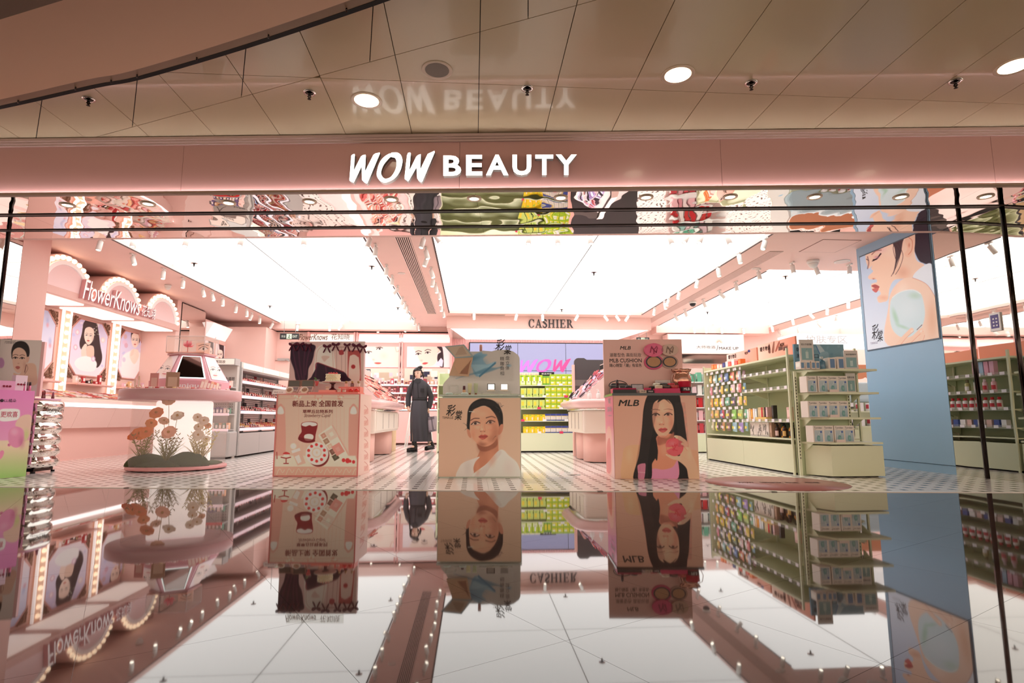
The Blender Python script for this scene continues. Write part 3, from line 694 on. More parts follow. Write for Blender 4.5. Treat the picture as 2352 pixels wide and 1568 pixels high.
# loose cosmetics on the tray and ledges
rn = random.Random(5); PC = [(238,170,160), (250,214,206), (222,110,104), (244,226,216), (198,70,72), (250,240,236), (232,190,206), (240,200,150)]
for k in range(64):
    y = 8.0+ (k % 32)*.135; row = k//32; x = -6.22-.18*row+rn.uniform(-.012,.012); z = .955+(-6.14-x)*(.145/.44)+.02
    col = rn.choice(PC); t_ = thing('makeup_palette', 'small %s makeup palette in the %s row of the vanity tray' % (cname(col), ('outer', 'inner')[row]), 'palette', (x, y, z), 0, 'palettes in the vanity tray')
    b = B(); b.box(-.055, .055, -.045, .045, 0, .012); p1 = obj('case', b, cmat(col), t_); p1.rotation_euler = (0, .318, 0)
    b = B()
    for i in range(2):
        for j in range(2): b.box(-.045+.047*i, -.005+.047*i, -.037+.038*j, -.003+.038*j, .011, .014)
    p2 = obj('pan', b, cmat(rn.choice(PC)), t_); p2.rotation_euler = (0, .318, 0)
for y0 in (8.44, 9.76, 11.06):
    for k in range(7):
        y = y0+.1*k+rn.uniform(0,.03); h = rn.choice((.05, .07, .16, .11)); col = rn.choice(PC+[(60,40,40)])
        if k % 3 == 1:
            t_ = thing('round_compact', 'round %s compact standing on a vanity ledge' % cname(col), 'compact', (-6.44, y, 1.2275), 0, 'compacts on the vanity ledges')
            b = B(); b.lathe([(.0,-.008),(.036,-.008),(.038,0),(.036,.008),(0,.008)], 16); p1 = obj('case', b, cmat(col), t_, (0,0,.0395)); p1.rotation_euler = (0, PI/2, 0)
            b = B(); b.lathe([(.026,.008),(.024,.011),(0,.011)], 14); p2 = obj('medallion', b, GOLD, t_, (0,0,.0395)); p2.rotation_euler = (0, PI/2, 0)
        else:
            t_ = thing('cosmetic_box', '%s %s cosmetic carton standing on a vanity ledge' % ('tall' if h > .1 else 'small', cname(col)), 'box', (-6.44, y, 1.2275), 0, 'cartons on the vanity ledges')
            b = B(); b.box(-.02, .02, -.032, .032, 0, h); obj('carton', b, cmat(col), t_); b = B(); b.box(.02, .0215, -.022, .022, h*.3, h*.75); obj('label', b, cmat((250,244,240)), t_)
# pink pier, wall mirror, lightboxes on the left wall beyond the arches
b = B(); b.box(-6.95, -5.9, 11.70, 11.86, 0, ZC); struct('wall_pier', b, PINK, label='pink pier at the end of the arches')
b = B(); b.box(-6.95, -5.93, 13.0, 14.9, 0, 2.84); struct('wall_left_inner', b, PINK, label='pink wall with slanted lightboxes beyond the arches')
wm = thing('wall_mirror', 'tall wall mirror on the pink pier beyond the arches', 'mirror', (-5.9, 12.4, 1.0))
b = B(); b.box(-.05, 0, -.52, .52, 0, 1.98); obj('frame', b, DCHROME, wm); b = B(); b.box(-.01, .004, -.51, .51, .01, 1.97); obj('pane', b, MIRROR, wm)
b = B(); b.box(-6.95, -5.95, 11.86, 13.0, 0, 2.99); struct('wall_mirror_backing', b, PINK, label='pink wall behind the tall mirror')

wlb = thing('wall_lightbox', 'pair of slanted white lightboxes above portraits on the pink side wall', 'lightbox', (-5.93, 13.5, 1.85))
for k, (y0, y1) in enumerate(((-.46, .0), (.06, .56))):
    b = B(); b.add([(.002, y0, .62), (.002, y1, .62), (.16, y1, .92), (.16, y0, .92), (.002, y0, .94), (.002, y1, .94)], [(0,1,2,3),(3,2,5,4),(0,3,4),(1,5,2),(1,0,4,5)]); obj('slanted_light', b, mat('slant_light', (250,246,244), .5, emit=.5), wlb)
    cs = [(.006, y0, .52), (.006, y1, .52), (.006, y1, .0), (.006, y0, .0)]; c = lpic(local((-5.93, 13.5, 1.85)), cs, (246,230,234), 1.6); q = [proj(Vector(p)+Vector((-5.93, 13.5, 1.85))) for p in cs]; cx, cy = sum(p[0] for p in q)/4, sum(p[1] for p in q)/4; wd = (q[1][0]-q[0][0])
    c.poly([(cx-wd*.1, q[0][1]), (cx+wd*.45, q[0][1]), (cx+wd*.45, q[2][1]), (cx+wd*.2, q[2][1])], (60,44,50), 1.4, False); face(c, cx+wd*.02, cy-2, wd*.33, 0, -.3, (250,226,214), (60,44,50), (206,96,96), hs=1.3); c.poly([(cx-wd*.1, q[2][1]+3), (cx+wd*.1, cy+22), (cx+wd*.5, cy+14), (cx+wd*.5, q[2][1]+3)], (230,226,246), 1.4, False)
    c.sheet('portrait_print', cs, PRINTL, wlb); b = B(); b.box(-.001, .004, y0-.02, y1+.02, -.02, .54); obj('frame', b, PINKS, wlb)
# ------------------------------------------------------------------ fascia sign
SIGNW = mat('sign_letter_face', (255, 250, 244), .4, emit=2.6); SIGNS = mat('sign_letter_side', (120, 112, 104), .4)
W1 = [(112,158),(125,145),(143,140),(148,150),(137,300),(205,165),(222,152),(250,147),(253,160),(245,310),(325,150),(345,135),(388,126),(388,140),(270,420),(262,428),(240,415),(215,390),(213,260),(140,412),(133,418),(97,400),(95,385)]
OO = [(362,300),(375,250),(400,200),(440,160),(480,137),(492,138),(500,128),(525,126),(560,128),(590,150),(605,190),(605,230),(590,290),(560,345),(520,385),(470,410),(430,418),(390,400),(365,365),(357,335)]
OI = [(400,320),(410,355),(430,375),(455,378),(495,360),(530,310),(547,260),(548,210),(535,180),(515,174),(495,170),(480,180),(440,225),(415,265)]
W2 = [(650,155),(660,130),(680,125),(687,135),(673,300),(740,165),(757,150),(783,142),(783,158),(778,290),(850,140),(870,130),(915,110),(918,125),(800,405),(790,415),(765,400),(748,375),(742,270),(670,395),(660,405),(628,382),(627,365)]
def flatpoly(outer, inner=None):               # triangulated outline, optionally with a hole
    bm = bmesh.new(); es = []
    for ring in (outer, inner):
        if not ring: continue
        vs = [bm.verts.new((x, y, 0)) for x, y in ring]; es += [bm.edges.new((vs[i], vs[(i+1) % len(vs)])) for i in range(len(vs))]
    bmesh.ops.triangle_fill(bm, use_beauty=True, edges=es); bm.verts.index_update()
    V = [tuple(v.co) for v in bm.verts]; F = [tuple(v.index for v in f.verts) for f in bm.faces]; bm.free()
    return V, F
def brush(b, ring, hole, fn, d0, d1, face=0, side=1):   # solid letter: fn(x, y, depth) -> point; front at d0, back at d1
    V, F = flatpoly(ring, hole); b.add([fn(x, y, d0) for x, y, _ in V], F, face)
    for R in (ring, hole):
        if not R: continue
        n = len(R); vs = [fn(x, y, d0) for x, y in R]+[fn(x, y, d1) for x, y in R]
        b.add(vs, [(i, (i+1) % n, n+(i+1) % n, n+i) for i in range(n)], side)
    return b
sign = thing('shop_sign', 'large white illuminated letters WOW BEAUTY on the pink fascia', 'sign', FP(0, .05, 2.85))
def onf(x, y, d):
    s, z = fpx(780+.2381*x, 320+.2381*y, -.005); return tuple(FP(s, d, z)-FP(0, .05, 2.85))
for R, Hh in ((W1, None), ([tuple(p) for p in spline(OO, 4)], [tuple(p) for p in spline(OI, 4)]), (W2, None)):
    b = B(); brush(b, R, Hh, onf, -.005, .044); obj('letter', b, [SIGNW, SIGNS], sign)
for ch, u0, u1, v0, v1 in (('B',1000,1173,155,352),('E',1220,1377,149,348),('A',1412,1629,147,346),('U',1667,1849,147,345),('T',1888,2061,147,344),('Y',2086,2288,146,344)):
    a, fs, bb = text_mesh(ch, .028, 0, .5)
    b = B(); P = []
    for x, y, z in a:
        X = u0+(x-bb[0])/(bb[1]-bb[0])*(u1-u0); Y = v1-(y-bb[2])/(bb[3]-bb[2])*(v1-v0); P.append(onf(X, Y, -.005 if z > 0 else .044))
    b.add(P, fs); 
    b.m = [0 if all(a[i][2] > 0 for i in f) else 1 for f in fs]; obj('letter', b, [SIGNW, SIGNS], sign)

# ------------------------------------------------------------------ recessed lights, sprinklers, speaker on the mall ceiling
def downlight(P, r, name, label, cat, group, em, ring, nrm=-1):
    t = thing(name, label, cat, P, 0, group)
    b = B(); b.lathe([(r*.80, -.001), (r*1.0, -.006), (r*1.06, -.004), (r*1.06, .0)], 32, cap=False); obj('trim_ring', b, ring, t)
    b = B(); b.lathe([(0, -.003), (r*.82, -.003)], 32, cap=False); obj('diffuser', b, em, t); return t
DLM = mat('warm_downlight', (255, 232, 200), .4, emit=12.0); RINGM = mat('trim_white', (224, 200, 178), .4)
for k, (u, v) in enumerate(((842, 231), (1557, 172), (2330, 152))):
    downlight(Zp(u, v, ZM-.001), .125, 'downlight', 'round warm downlight in the mall ceiling panels', 'light', 'downlights in the mall ceiling', DLM, RINGM)
for x, y in ((-3.2, 2.2), (-.9, 1.4), (1.7, .9), (4.2, .6), (6.6, 3.6), (-5.6, 3.4), (0, -2), (4, -2.4), (-4, -1.5)):
    downlight(Vector((x, y, (ZM if x > 0 else 3.155)-.001)), .125, 'downlight', 'round warm downlight in the mall ceiling panels', 'light', 'downlights in the mall ceiling', DLM, RINGM)
sp = downlight(Zp(1004, 161, ZM-.001), .115, 'ceiling_speaker', 'round grey mesh loudspeaker set in the mall ceiling', 'speaker', None, mat('speaker_mesh', (136, 122, 110), .6, bump=.3, bscale=400), RINGM); del sp['category']; sp['category'] = 'speaker'
b = B(); b.lathe([(.0, 0), (.036, 0), (.036, -.004), (.014, -.008), (.012, -.03), (.018, -.034), (.006, -.05), (.016, -.058), (.0, -.06)][::-1], 12); spm = b.mesh('sprinkler_head', DCHROME)
b = B(); b.lathe([(.052, -.001), (.05, -.006), (.036, -.004)], 18, cap=False); spr = b.mesh('escutcheon', CHROME)
def sprinkler(P, label, group):
    t = thing('sprinkler', label, 'sprinkler', P, 0, group); link('head', spm, t); link('escutcheon', spr, t)
for u, v in ((204, 228), (711, 213), (1211, 203), (1725, 191), (2194, 187)): sprinkler(Zp(u, v, ZM-.001), 'metal sprinkler head on the mall ceiling', 'sprinklers on the mall ceiling')
for u, v in ((446, 604), (854, 611), (620, 702), (914, 706), (1364, 625), (1290, 710), (1804, 634), (1625, 716)): sprinkler(Zp(u, v, ZL-.002), 'sprinkler head hanging below the luminous shop ceiling', 'sprinklers in the luminous ceiling')
SOFL = mat('soffit_downlight', (255, 238, 205), .4, emit=9.0)
for u, v in ((155,471),(340,468),(525,466),(711,463),(899,458),(1089,456),(1288,454),(1484,453),(1677,452),(1871,452),(2069,452),(2264,451)):
    P = Zp(u, v, ZS-.001); t = thing('soffit_downlight', 'small swivel downlight in the mirror soffit', 'light', P, 0, 'downlights in the mirror soffit')
    b = B(); b.lathe([(.072, -.001), (.07, -.007), (.05, -.009), (.048, -.002)], 24, cap=False); obj('trim_ring', b, mat('satin_ring', (196, 178, 160), .3, metal=.6), t)
    b = B(); b.lathe([(0, -.007), (.034, -.007), (.046, -.003)], 20, cap=False); obj('lens', b, SOFL, t)

# ------------------------------------------------------------------ back wall: lightboxes, portraits, prints, cabinets
YB = 14.86
def bx(u0, u1, v0, v1, y): a, c = at(u0, max(v0, v1), 1, y), at(u1, min(v0, v1), 1, y); return a.x, c.x, a.z, c.z
SK = (250, 226, 214)
bays = [(715, 814), (836, 923), (934, 1034)]
unit = thing('wall_cabinet', 'pink wall cabinet with lightboxes and shelves on the back wall', 'cabinet', (-2.4, YB, 0))
UO = Vector((-2.4, YB, 0))
def Wc(o): o.location = Vector(o.location)-UO; return o
x0_, x1_, _, _ = bx(700, 1040, 800, 900, YB)
b = B(); b.box(x0_, x1_, YB-.05, YB+.03, 0.0, 2.83); Wc(obj('carcass', b, mat('cabinet_pink', (246, 190, 186), .4), unit))
for u0, u1 in bays:
    a0, a1, z0, z1 = bx(u0-10 if u0 > 800 else u0, u1, 787, 769, YB)
    b = B(); b.prism([(YB-.16, z0+.02), (YB-.05, z0), (YB-.05, z1), (YB-.08, z1)], a0, a1, axis='x'); Wc(obj('slanted_lightbox', b, mat('slant_light', (250,246,244), .5, emit=.5), unit))
    for x in (a0-.05, a1+.03):
        b = B(); b.box(x-.02, x+.02, YB-.12, YB-.05, .75, 2.83); Wc(obj('upright', b, mat('cabinet_pink'), unit))
    if u0 > 800:
        a0, a1, z0, z1 = bx(u0, u1, 843, 796, YB-.07); cs = [(a0, YB-.07, z1), (a1, YB-.07, z1), (a1, YB-.07, z0), (a0, YB-.07, z0)]
        c = picture(cs, (248, 232, 236), 1.25); t = lambda p: T(p, .2041, 820, 740)
        if u0 < 900:
            c.poly(t([(90,270),(450,270),(500,380),(505,500),(230,500),(190,470),(170,420),(120,380)]), SK, 1.5, False)
            c.poly(t([(480,300),(510,270),(510,500),(480,500),(500,400),(470,330)]), (70,50,54)); c.blob(*t([(300,380)])[0], 16, 14, (240,190,180), .35)
            for ex, ey in ((255,298), (130,342)):
                c.poly(t([(ex-32,ey+8),(ex-8,ey-12),(ex+28,ey-8),(ex+30,ey+6),(ex,ey+14)]), (236,222,220)); c.blob(*t([(ex,ey)])[0], 3, 2.6, (50,34,36), 1, 0, .5); c.line(t([(ex-36,ey+6),(ex-6,ey-16),(ex+34,ey-10)]), 1.5, (60,40,40))
            c.line(t([(215,282),(270,278)]), 1.6, (120,90,84)); c.blob(*t([(185,420)])[0], 6, 4, (226,180,168), .6); c.poly(t([(195,455),(235,450),(275,456),(250,470),(215,468)]), (214,96,92))
            c.line(t([(430,280),(445,330),(470,320)]), 1.2, (226,178,166))
        else:
            c.poly(t([(650,276),(900,276),(945,290),(940,330),(905,345),(900,420),(860,480),(790,500),(740,495),(700,420),(680,370),(665,330)]), SK, 1.2)
            c.poly(t([(900,276),(960,285),(975,500),(935,500),(905,430),(910,360),(945,330)]), (66,48,54)); c.poly(t([(880,480),(945,400),(970,430),(960,500)]), (232,222,244), 1, False)
            for ex, ey in ((690,358), (795,343)):
                c.poly(t([(ex-25,ey+6),(ex-6,ey-10),(ex+24,ey-6),(ex+28,ey+6),(ex,ey+12)]), (236,222,220)); c.blob(*t([(ex,ey)])[0], 2.8, 2.4, (46,32,34), 1, 0, .5); c.line(t([(ex-28,ey+4),(ex-4,ey-13),(ex+30,ey-4)]), 1.3, (60,40,40)); c.line(t([(ex-30,ey-24),(ex,ey-38),(ex+36,ey-28)]), 1.6, (110,80,76))
            c.blob(*t([(725,430)])[0], 5, 3.5, (228,178,166), .6); c.poly(t([(735,462),(765,450),(800,456),(775,472),(750,474)]), (208,88,90)); c.line(t([(905,290),(925,310),(910,340)]), 1.2, (226,178,166))
        Wc(c.sheet('portrait_print', cs, PRINTL, unit))
    for kk, (v0, v1) in enumerate(((875, 848),)):
        a0, a1, z0, z1 = bx(u0-4, u1+2, v0, v1, YB-.08); cs = [(a0, YB-.085, z1), (a1, YB-.085, z1), (a1, YB-.085, z0), (a0, YB-.085, z0)]
        c = picture(cs, (236, 214, 200), 1.1); q = [proj(p) for p in cs]; rn = random.Random(int(u0))
        for _ in range(14):
            x, y = rn.uniform(q[0][0], q[1][0]), rn.uniform(q[0][1], q[3][1]); w, h = rn.uniform(4, 12), rn.uniform(3, 9); c.poly([(x-w,y-h),(x+w,y-h),(x+w,y+h),(x-w,y+h)], rn.choice([(250,240,230),(220,80,110),(60,60,80),(200,180,160),(240,200,210),(250,246,244)]), 1, False)
        Wc(c.sheet('picture_strip', cs, PRINTL, unit)); b = B(); b.box(a0-.02, a1+.02, YB-.082, YB-.05, z0-.02, z1+.02); Wc(obj('strip_frame', b, CREAM, unit))
zsh = [at(930, v, 1, YB-.15).z for v in (940, 921, 902, 884)]
for z in zsh:
    b = B(); b.box(x0_, x1_, YB-.30, YB-.05, z-.015, z); Wc(obj('shelf', b, PINKL, unit))
    b = B(); b.box(x0_, x1_, YB-.31, YB-.30, z-.03, z+.004); Wc(obj('shelf_light', b, mat('shelf_led', (255,240,236), .5, emit=1.0), unit))
b = B(); b.box(x0_, x1_, YB-.36, YB-.05, 0.05, zsh[0]-.05); Wc(obj('base_cabinet', b, mat('cabinet_pink'), unit))
rn = random.Random(11)
for zi, z in enumerate(zsh):
    x = at(838, 900, 1, YB-.2).x
    while x < at(1030, 900, 1, YB-.2).x:
        w, h = rn.uniform(.05, .10), rn.uniform(.09, .17); col = rn.choice([(246,200,200), (250,226,222), (220,90,110), (236,150,150), (250,244,240), (160,70,80), (240,180,150)])
        t_ = thing('cosmetic_box', '%s cosmetic carton on the %s shelf of the back wall cabinet' % (cname(col), ('lowest', 'second lowest', 'second highest', 'highest')[zi]), 'box', (x+w/2, YB-.2, z), 0, 'cartons on the back wall shelves')
        b = B(); b.box(-w/2, w/2, -.04, .04, 0, h); obj('carton', b, cmat(col), t_); b = B(); b.box(-w*.35, w*.35, -.0415, -.04, h*.25, h*.7); obj('label', b, cmat(rn.choice([(255,250,246), (250,220,220), (120,60,70)])), t_); x += w+.015
# door with closer, wall return, exit signs
a0, a1, z0, z1 = bx(620, 672, 1018, 829, YB)
b = B(); b.box(a0, a1, YB-.02, YB+.05, .01, z1); dr = struct('door_1', b, PINK, label='flush pink door in the back wall')
for xx in (a0-.012, a1): b = B(); b.box(xx, xx+.012, YB-.025, YB+.02, 0, z1+.012); obj('frame_gap', b, mat('seam_brown'), dr)
b = B(); b.box(a0, a1, YB-.025, YB+.02, z1, z1+.012); obj('frame_gap', b, mat('seam_brown'), dr)
b = B(); b.box(a0+.1, a0+.38, YB-.09, YB-.02, z1+.0, z1+.06); b.tube([(a0+.3, YB-.1, z1+.02), (a0+.42, YB-.16, z1-.02)], .012, 6); obj('door_closer', b, GREY, dr)
b = B(); b.box(-5.95, -5.0, 14.1, 14.9, 0, 2.84); struct('wall_return', b, PINK, label='pink wall return beside the back door')
def exitsign(u0, u1, v0, v1, y, label):
    a0, a1, z0, z1 = bx(u0, u1, v1, v0, y); t = thing('exit_sign', label, 'sign', ((a0+a1)/2, y, z0)); w, h = a1-a0, z1-z0
    b = B(); b.box(-w/2, w/2, -.015, .02, 0, h); obj('housing', b, mat('exit_dark', (44,46,48), .4), t)
    for x in (-.3, .3): b = B(); b.tube([(x*w, 0, h), (x*w, 0, (ZL if u0 < 900 else ZC)-z0)], .006, 6); obj('hanger', b, GREY, t)
    text('安全', cmat((200,210,200)), -w*.42, -w*.2, h*.3, h*.7, t, y=-.016, bold=.01); text('EXIT', cmat((200,210,200)), w*.18, w*.42, h*.3, h*.7, t, y=-.016, bold=.02)
    b = B(); b.box(-w*.15, w*.13, -.0165, -.015, h*.08, h*.92); g = obj('pictogram_panel', b, mat('exit_green', (196, 220, 190), .4, emit=.4), t)
    b = B(); b.ball((.0, -.019, h*.74), h*.07, 8, 4); b.tube([(0,-.019,h*.66),(-w*.02,-.019,h*.42),(w*.04,-.019,h*.16)], h*.05, 5); b.tube([(-w*.02,-.019,h*.42),(-w*.07,-.019,h*.2)], h*.05, 5); b.tube([(w*.01,-.019,h*.6),(w*.07,-.019,h*.5)], h*.035, 5); obj('running_figure', b, mat('exit_dark'), g)
exitsign(643, 687, 766, 779, 13.6, 'dark hanging exit sign before the pink back wall')
exitsign(1462, 1491, 775, 782, 13.6, 'dark hanging exit sign beyond the cashier beam')

# ------------------------------------------------------------------ cashier: serif lettering, fluted wall, video wall
CL = thing('cashier_sign', 'dark serif letters CASHIER on the pink beam', 'sign', (1.8, 13.19, 2.74)); CLM = mat('sign_charcoal', (62, 58, 62), .5)
a0, a1, z0, z1 = bx(1214, 1316, 752, 734, 13.19); Hh = z1-z0
def serif(ch):
    R = lambda x0, x1, y0, y1: [(x0,y0),(x1,y0),(x1,y1),(x0,y1)]
    def ring(cx, cy, rx, ry, a, e, w0, w1):
        o = []; i = []
        for t in np.linspace(a, e, 22):
            w = w0+(w1-w0)*abs(math.cos(t)); o.append((cx+rx*math.cos(t), cy+ry*math.sin(t))); i.append((cx+(rx-w)*math.cos(t), cy+(ry-w*.55)*math.sin(t)))
        return o+i[::-1]
    if ch == 'C': return .82, [ring(.42, .5, .42, .52, .75, 2*PI-.75, .06, .2), R(.70,.76,.62,.98), [(.62,.05),(.76,.22),(.72,.28),(.6,.12)]]
    if ch == 'A': return .9, [[(.08,.0),(.16,.0),(.46,.95),(.42,1.02)], [(.40,1.02),(.50,1.02),(.84,0),(.62,0)], R(.24,.66,.3,.37), R(0,.3,0,.05), R(.52,.94,0,.05)]
    if ch == 'S':
        P = spline([(.52,.80),(.42,.93),(.27,.96),(.12,.85),(.13,.70),(.30,.56),(.48,.42),(.54,.25),(.42,.07),(.24,.03),(.08,.18)], 5, False); polys = []
        n = len(P)
        for k in range(n-1):
            d = P[k+1]-P[k]; d /= np.linalg.norm(d); nn = np.array([-d[1], d[0]]); w = .05+.055*math.sin(PI*k/(n-1)); polys.append([tuple(P[k]-nn*w), tuple(P[k+1]-nn*w), tuple(P[k+1]+nn*w), tuple(P[k]+nn*w)])
        return .62, polys+[R(.50,.55,.70,.98), R(.05,.10,.02,.32)]
    if ch == 'H': return .98, [R(.12,.30,0,1), R(.68,.86,0,1), R(.3,.68,.47,.53), R(.02,.40,0,.05), R(.02,.40,.95,1), R(.58,.96,0,.05), R(.58,.96,.95,1)]
    if ch == 'I': return .46, [R(.14,.32,0,1), R(.02,.44,0,.05), R(.02,.44,.95,1)]
    if ch == 'E': return .82, [R(.12,.30,0,1), R(.02,.72,0,.06), R(.02,.70,.94,1), R(.3,.55,.48,.54), R(.52,.57,.38,.64), R(.66,.72,.72,1), R(.68,.76,0,.28)]
    if ch == 'R': return .9, [R(.12,.30,0,1), R(.02,.40,0,.05), R(.02,.4,.95,1), ring(.38,.73,.30,.27,-PI/2,PI/2,.05,.19), R(.28,.4,.95,1), R(.28,.4,.46,.51), [(.40,.48),(.56,.48),(.88,.02),(.94,0),(.70,0)]]
ws = [serif(c)[0] for c in 'CASHIER']; tot = sum(ws)+.1*6; k = (a1-a0)/tot; x = a0
for ch in 'CASHIER':
    w, ps = serif(ch); b = B()
    for i, p in enumerate(ps): b.prism(ccw([(x+q[0]*k-1.8, z0+q[1]*Hh-2.74) for q in p])[::-1], -.015+.0002*i, .008, axis='y')
    obj('letter', b, CLM, CL); x += (w+.1)*k
b = B(); xa, xb, za, zb = bx(1042, 1395, 790, 778, 14.86); n = 110
for i in range(n):
    x = xa+(xb+.5-xa)*i/n; w = (xb+.5-xa)/n; b.lathe([(w*.46, .0), (w*.46, 2.70)], 6, (x, 14.88), a0=PI, a1=2*PI, smooth=True)
o = obj('fluting', b, mat('fluted_pink', (246, 186, 184), .45), wb); o['kind'] = 'stuff'
vw = thing('video_wall', 'lavender video wall showing WOW behind the cashier', 'screen', (1.6, 14.8, 0)); VO = Vector((1.6, 14.8, 0))
us = [969, 1079, 1189, 1299, 1409]; zt, zm, zb_ = at(1189, 788, 1, 14.8).z, at(1189, 851, 1, 14.8).z, at(1189, 851, 1, 14.8).z*2-at(1189, 788, 1, 14.8).z
SCR = mat('screen_lavender', (118, 118, 146), .3, emit=.85, ecol=(150, 150, 184))
b = B(); b.box(at(1079,800,1,14.8).x-.02-1.6, at(1409,800,1,14.8).x+.02-1.6, -.0, .05, zb_-.02, zt+.02); obj('housing', b, BLACK, vw)
for i in range(1, 4):
    for z0, z1 in ((zm, zt), (zb_, zm)):
        b = B(); xx0, xx1 = at(us[i],800,1,14.8).x-1.6, at(us[i+1],800,1,14.8).x-1.6; b.box(xx0+.006, xx1-.006, -.012, 0, z0+.006, z1-.006); obj('screen_panel', b, SCR, vw)
for R, Hl, c0 in ((W1, None, (178,110,200)), ([tuple(p) for p in spline(OO, 3)], [tuple(p) for p in spline(OI, 3)], (196,86,170)), (W2, None, (206,66,130))):
    fn = lambda x, y, d: tuple(at(1194+(x-97)*.1425, 823+(y-110)*.104, 1, 14.8-.02)-VO+Vector((0, d, 0)))
    b = B(); brush(b, R, Hl, fn, 0, .005, 0, 0); obj('screen_lettering', b, mat('screen_%d' % c0[0], c0, .4, emit=.5), vw)

# ------------------------------------------------------------------ pale green island shelf before the cashier
YI = 11.0; xi0, xi1 = at(1005, 1039, 1, YI).x, at(1321, 1039, 1, YI).x
isl = thing('island_shelf', 'pale green shelf unit stocked with lime green cartons', 'shelf', ((xi0+xi1)/2, YI, 0)); IO = Vector(((xi0+xi1)/2, YI, 0)); hw = (xi1-xi0)/2
ISL = [at(1250, v, 1, YI).z for v in (884, 911, 938, 966, 994)]
b = B(); b.box(-hw, hw, 0.0, .45, .03, ISL[4]-.015); obj('base', b, GREEN, isl); b = B(); b.box(-hw+.02, hw-.02, .03, .43, 0, .03); obj('toe_kick', b, DARK, isl)
b = B(); b.box(-hw, hw, .40, .45, .3, 1.52); obj('back_panel', b, GREEND, isl)
for z in ISL: b = B(); b.box(-hw, hw, .0, .42, z-.016, z); obj('shelf', b, GREEN, isl)
for x in (-hw-.02, hw): b = B(); b.box(x, x+.02, .0, .45, 0, 1.52); obj('side_panel', b, PINKS if x > 0 else GREEN, isl)
def carton(x, y, z, w, d, h, col, name, label, cat, group, deco=None):
    t = thing(name, label, cat, (x, y, z+.0015), 0, group)
    b = B(); b.box(-w/2, w/2, 0, d, 0, h); obj('carton', b, cmat(col), t)
    for (a0, a1, e0, e1, c) in deco or []:
        b = B(); b.box(-w/2+a0*w, -w/2+a1*w, -.0012, 0, e0*h, e1*h); obj('label', b, cmat(c), t)
    return t
LIME, LIM2, YEL = (190, 214, 52), (206, 222, 120), (250, 206, 40)
px = .1105
xs = lambda u: at(u, 930, 1, YI).x
protos = {}
def stock(key, x, y, z, maker, label, group):
    if key not in protos: protos[key] = maker(x, y, z); protos[key]['label'] = label; protos[key]['group'] = group; return
    dup(protos[key], (x, y, z+.0015), None, label, group)
ORD = ('top', 'second', 'third', 'fourth', 'lowest')
for k in range(4):
    stock('g1', xs(1200)+px*k+.01, YI+.02, ISL[0], lambda x,y,z: carton(x,y,z,.104,.08,.19,LIME,'carton','','box','',[(.1,.9,.05,.4,(236,240,190)),(.35,.65,.25,.8,(250,250,240)),(.05,.5,.82,.95,(120,170,40))]), 'tall lime carton on the top shelf of the island unit', 'tall lime cartons')
for k in range(2): stock('g1b', xs(1250)+.064*k+.012, YI+.03, ISL[0], lambda x,y,z: carton(x,y,z,.06,.06,.175,(120,180,60),'carton','','box','',[(.1,.9,.2,.8,(236,220,60))]), 'narrow green carton beside the tall lime cartons', 'narrow green cartons')
for lv in (0, 1, 2):
    for r in range(2):
        for k in range(4 if lv == 0 else 5):
            stock('g2', xs(1266 if lv == 0 else 1254)+px*k+.045, YI+.02, ISL[lv]+.1035*r, lambda x,y,z: carton(x,y,z,.106,.1,.1015,LIME,'carton','','box','',[(.12,.6,.3,.6,(246,244,226)),(.1,.9,.05,.22,(240,216,60)),(.1,.9,.75,.9,(150,190,60)),(.66,.9,.3,.65,(246,226,80))]), 'lime carton in the %s layer of the block on the %s island shelf' % (('lower', 'upper')[r], ORD[lv]), 'stacked lime cartons')
for lv in (1, 2):
    for k in range(4): stock('g3', xs(1203)+.118*k, YI+.02, ISL[lv], lambda x,y,z: carton(x,y,z,.108,.08,.165,LIM2,'carton','','box','',[(.12,.55,.35,.8,(244,216,70)),(.2,.6,.1,.3,(170,196,110)),(.9,1.,.2,.35,(40,40,40))]), 'pale lime carton on the %s island shelf' % ORD[lv], 'pale lime cartons')
for lv in (3, 4):
    for k in range(4): stock('g4', xs(1208)+.106*k, YI+.02, ISL[lv], lambda x,y,z: carton(x,y,z,.102,.08,.118,YEL,'carton','','box','',[(.1,.5,.75,.92,(150,200,70)),(.55,.8,.2,.55,(250,226,206)),(.6,.75,.1,.2,(246,246,240))]), 'yellow carton on the %s island shelf' % ORD[lv], 'yellow cartons on the island')
    for k in range(5): stock('g5', xs(1258)+.107*k, YI+.02, ISL[lv], lambda x,y,z: carton(x,y,z,.1,.09,.13,(238,228,214),'carton','','box','',[(0,1,.72,1.,(66,76,150)),(.1,.9,.62,.72,(226,196,120)),(.2,.8,.2,.56,(230,216,210)),(0,1,0,.14,(70,80,150))]), 'blue and cream cream-jar carton on the %s island shelf' % ORD[lv], 'blue topped jar cartons')
for k in range(6): stock('g6', xs(1200)+.1*k, YI+.26, ISL[0]+.19, lambda x,y,z: carton(x,y,z,.09,.08,.07,(246,236,226),'carton','','box','',[(.2,.8,.3,.7,(240,190,180))]), 'small white carton at the back of the top island shelf', 'white cartons at the back')
t = thing('shelf_talker', 'small black card reading 新品专区 above the lime cartons', 'sign', (xs(1260), YI+.24, ISL[0]+.195)); b = B(); b.box(-.15,.15,0,.01,0,.075); obj('card', b, BLACK, t); text('新品专区', cmat((240,240,240)), -.1, .1, .025, .055, t, y=-.001, bold=.01)
for lv in range(5):
    for k in range(3):
        b = B(); x = (-.05+.42*k+.1*(lv % 2))+.25; b.box(x-.035, x+.035, -.006, 0, ISL[lv]-.012, ISL[lv]+.03); obj('price_tag', b, cmat((246,240,240) if (k+lv) % 3 else (226,60,100)), isl)
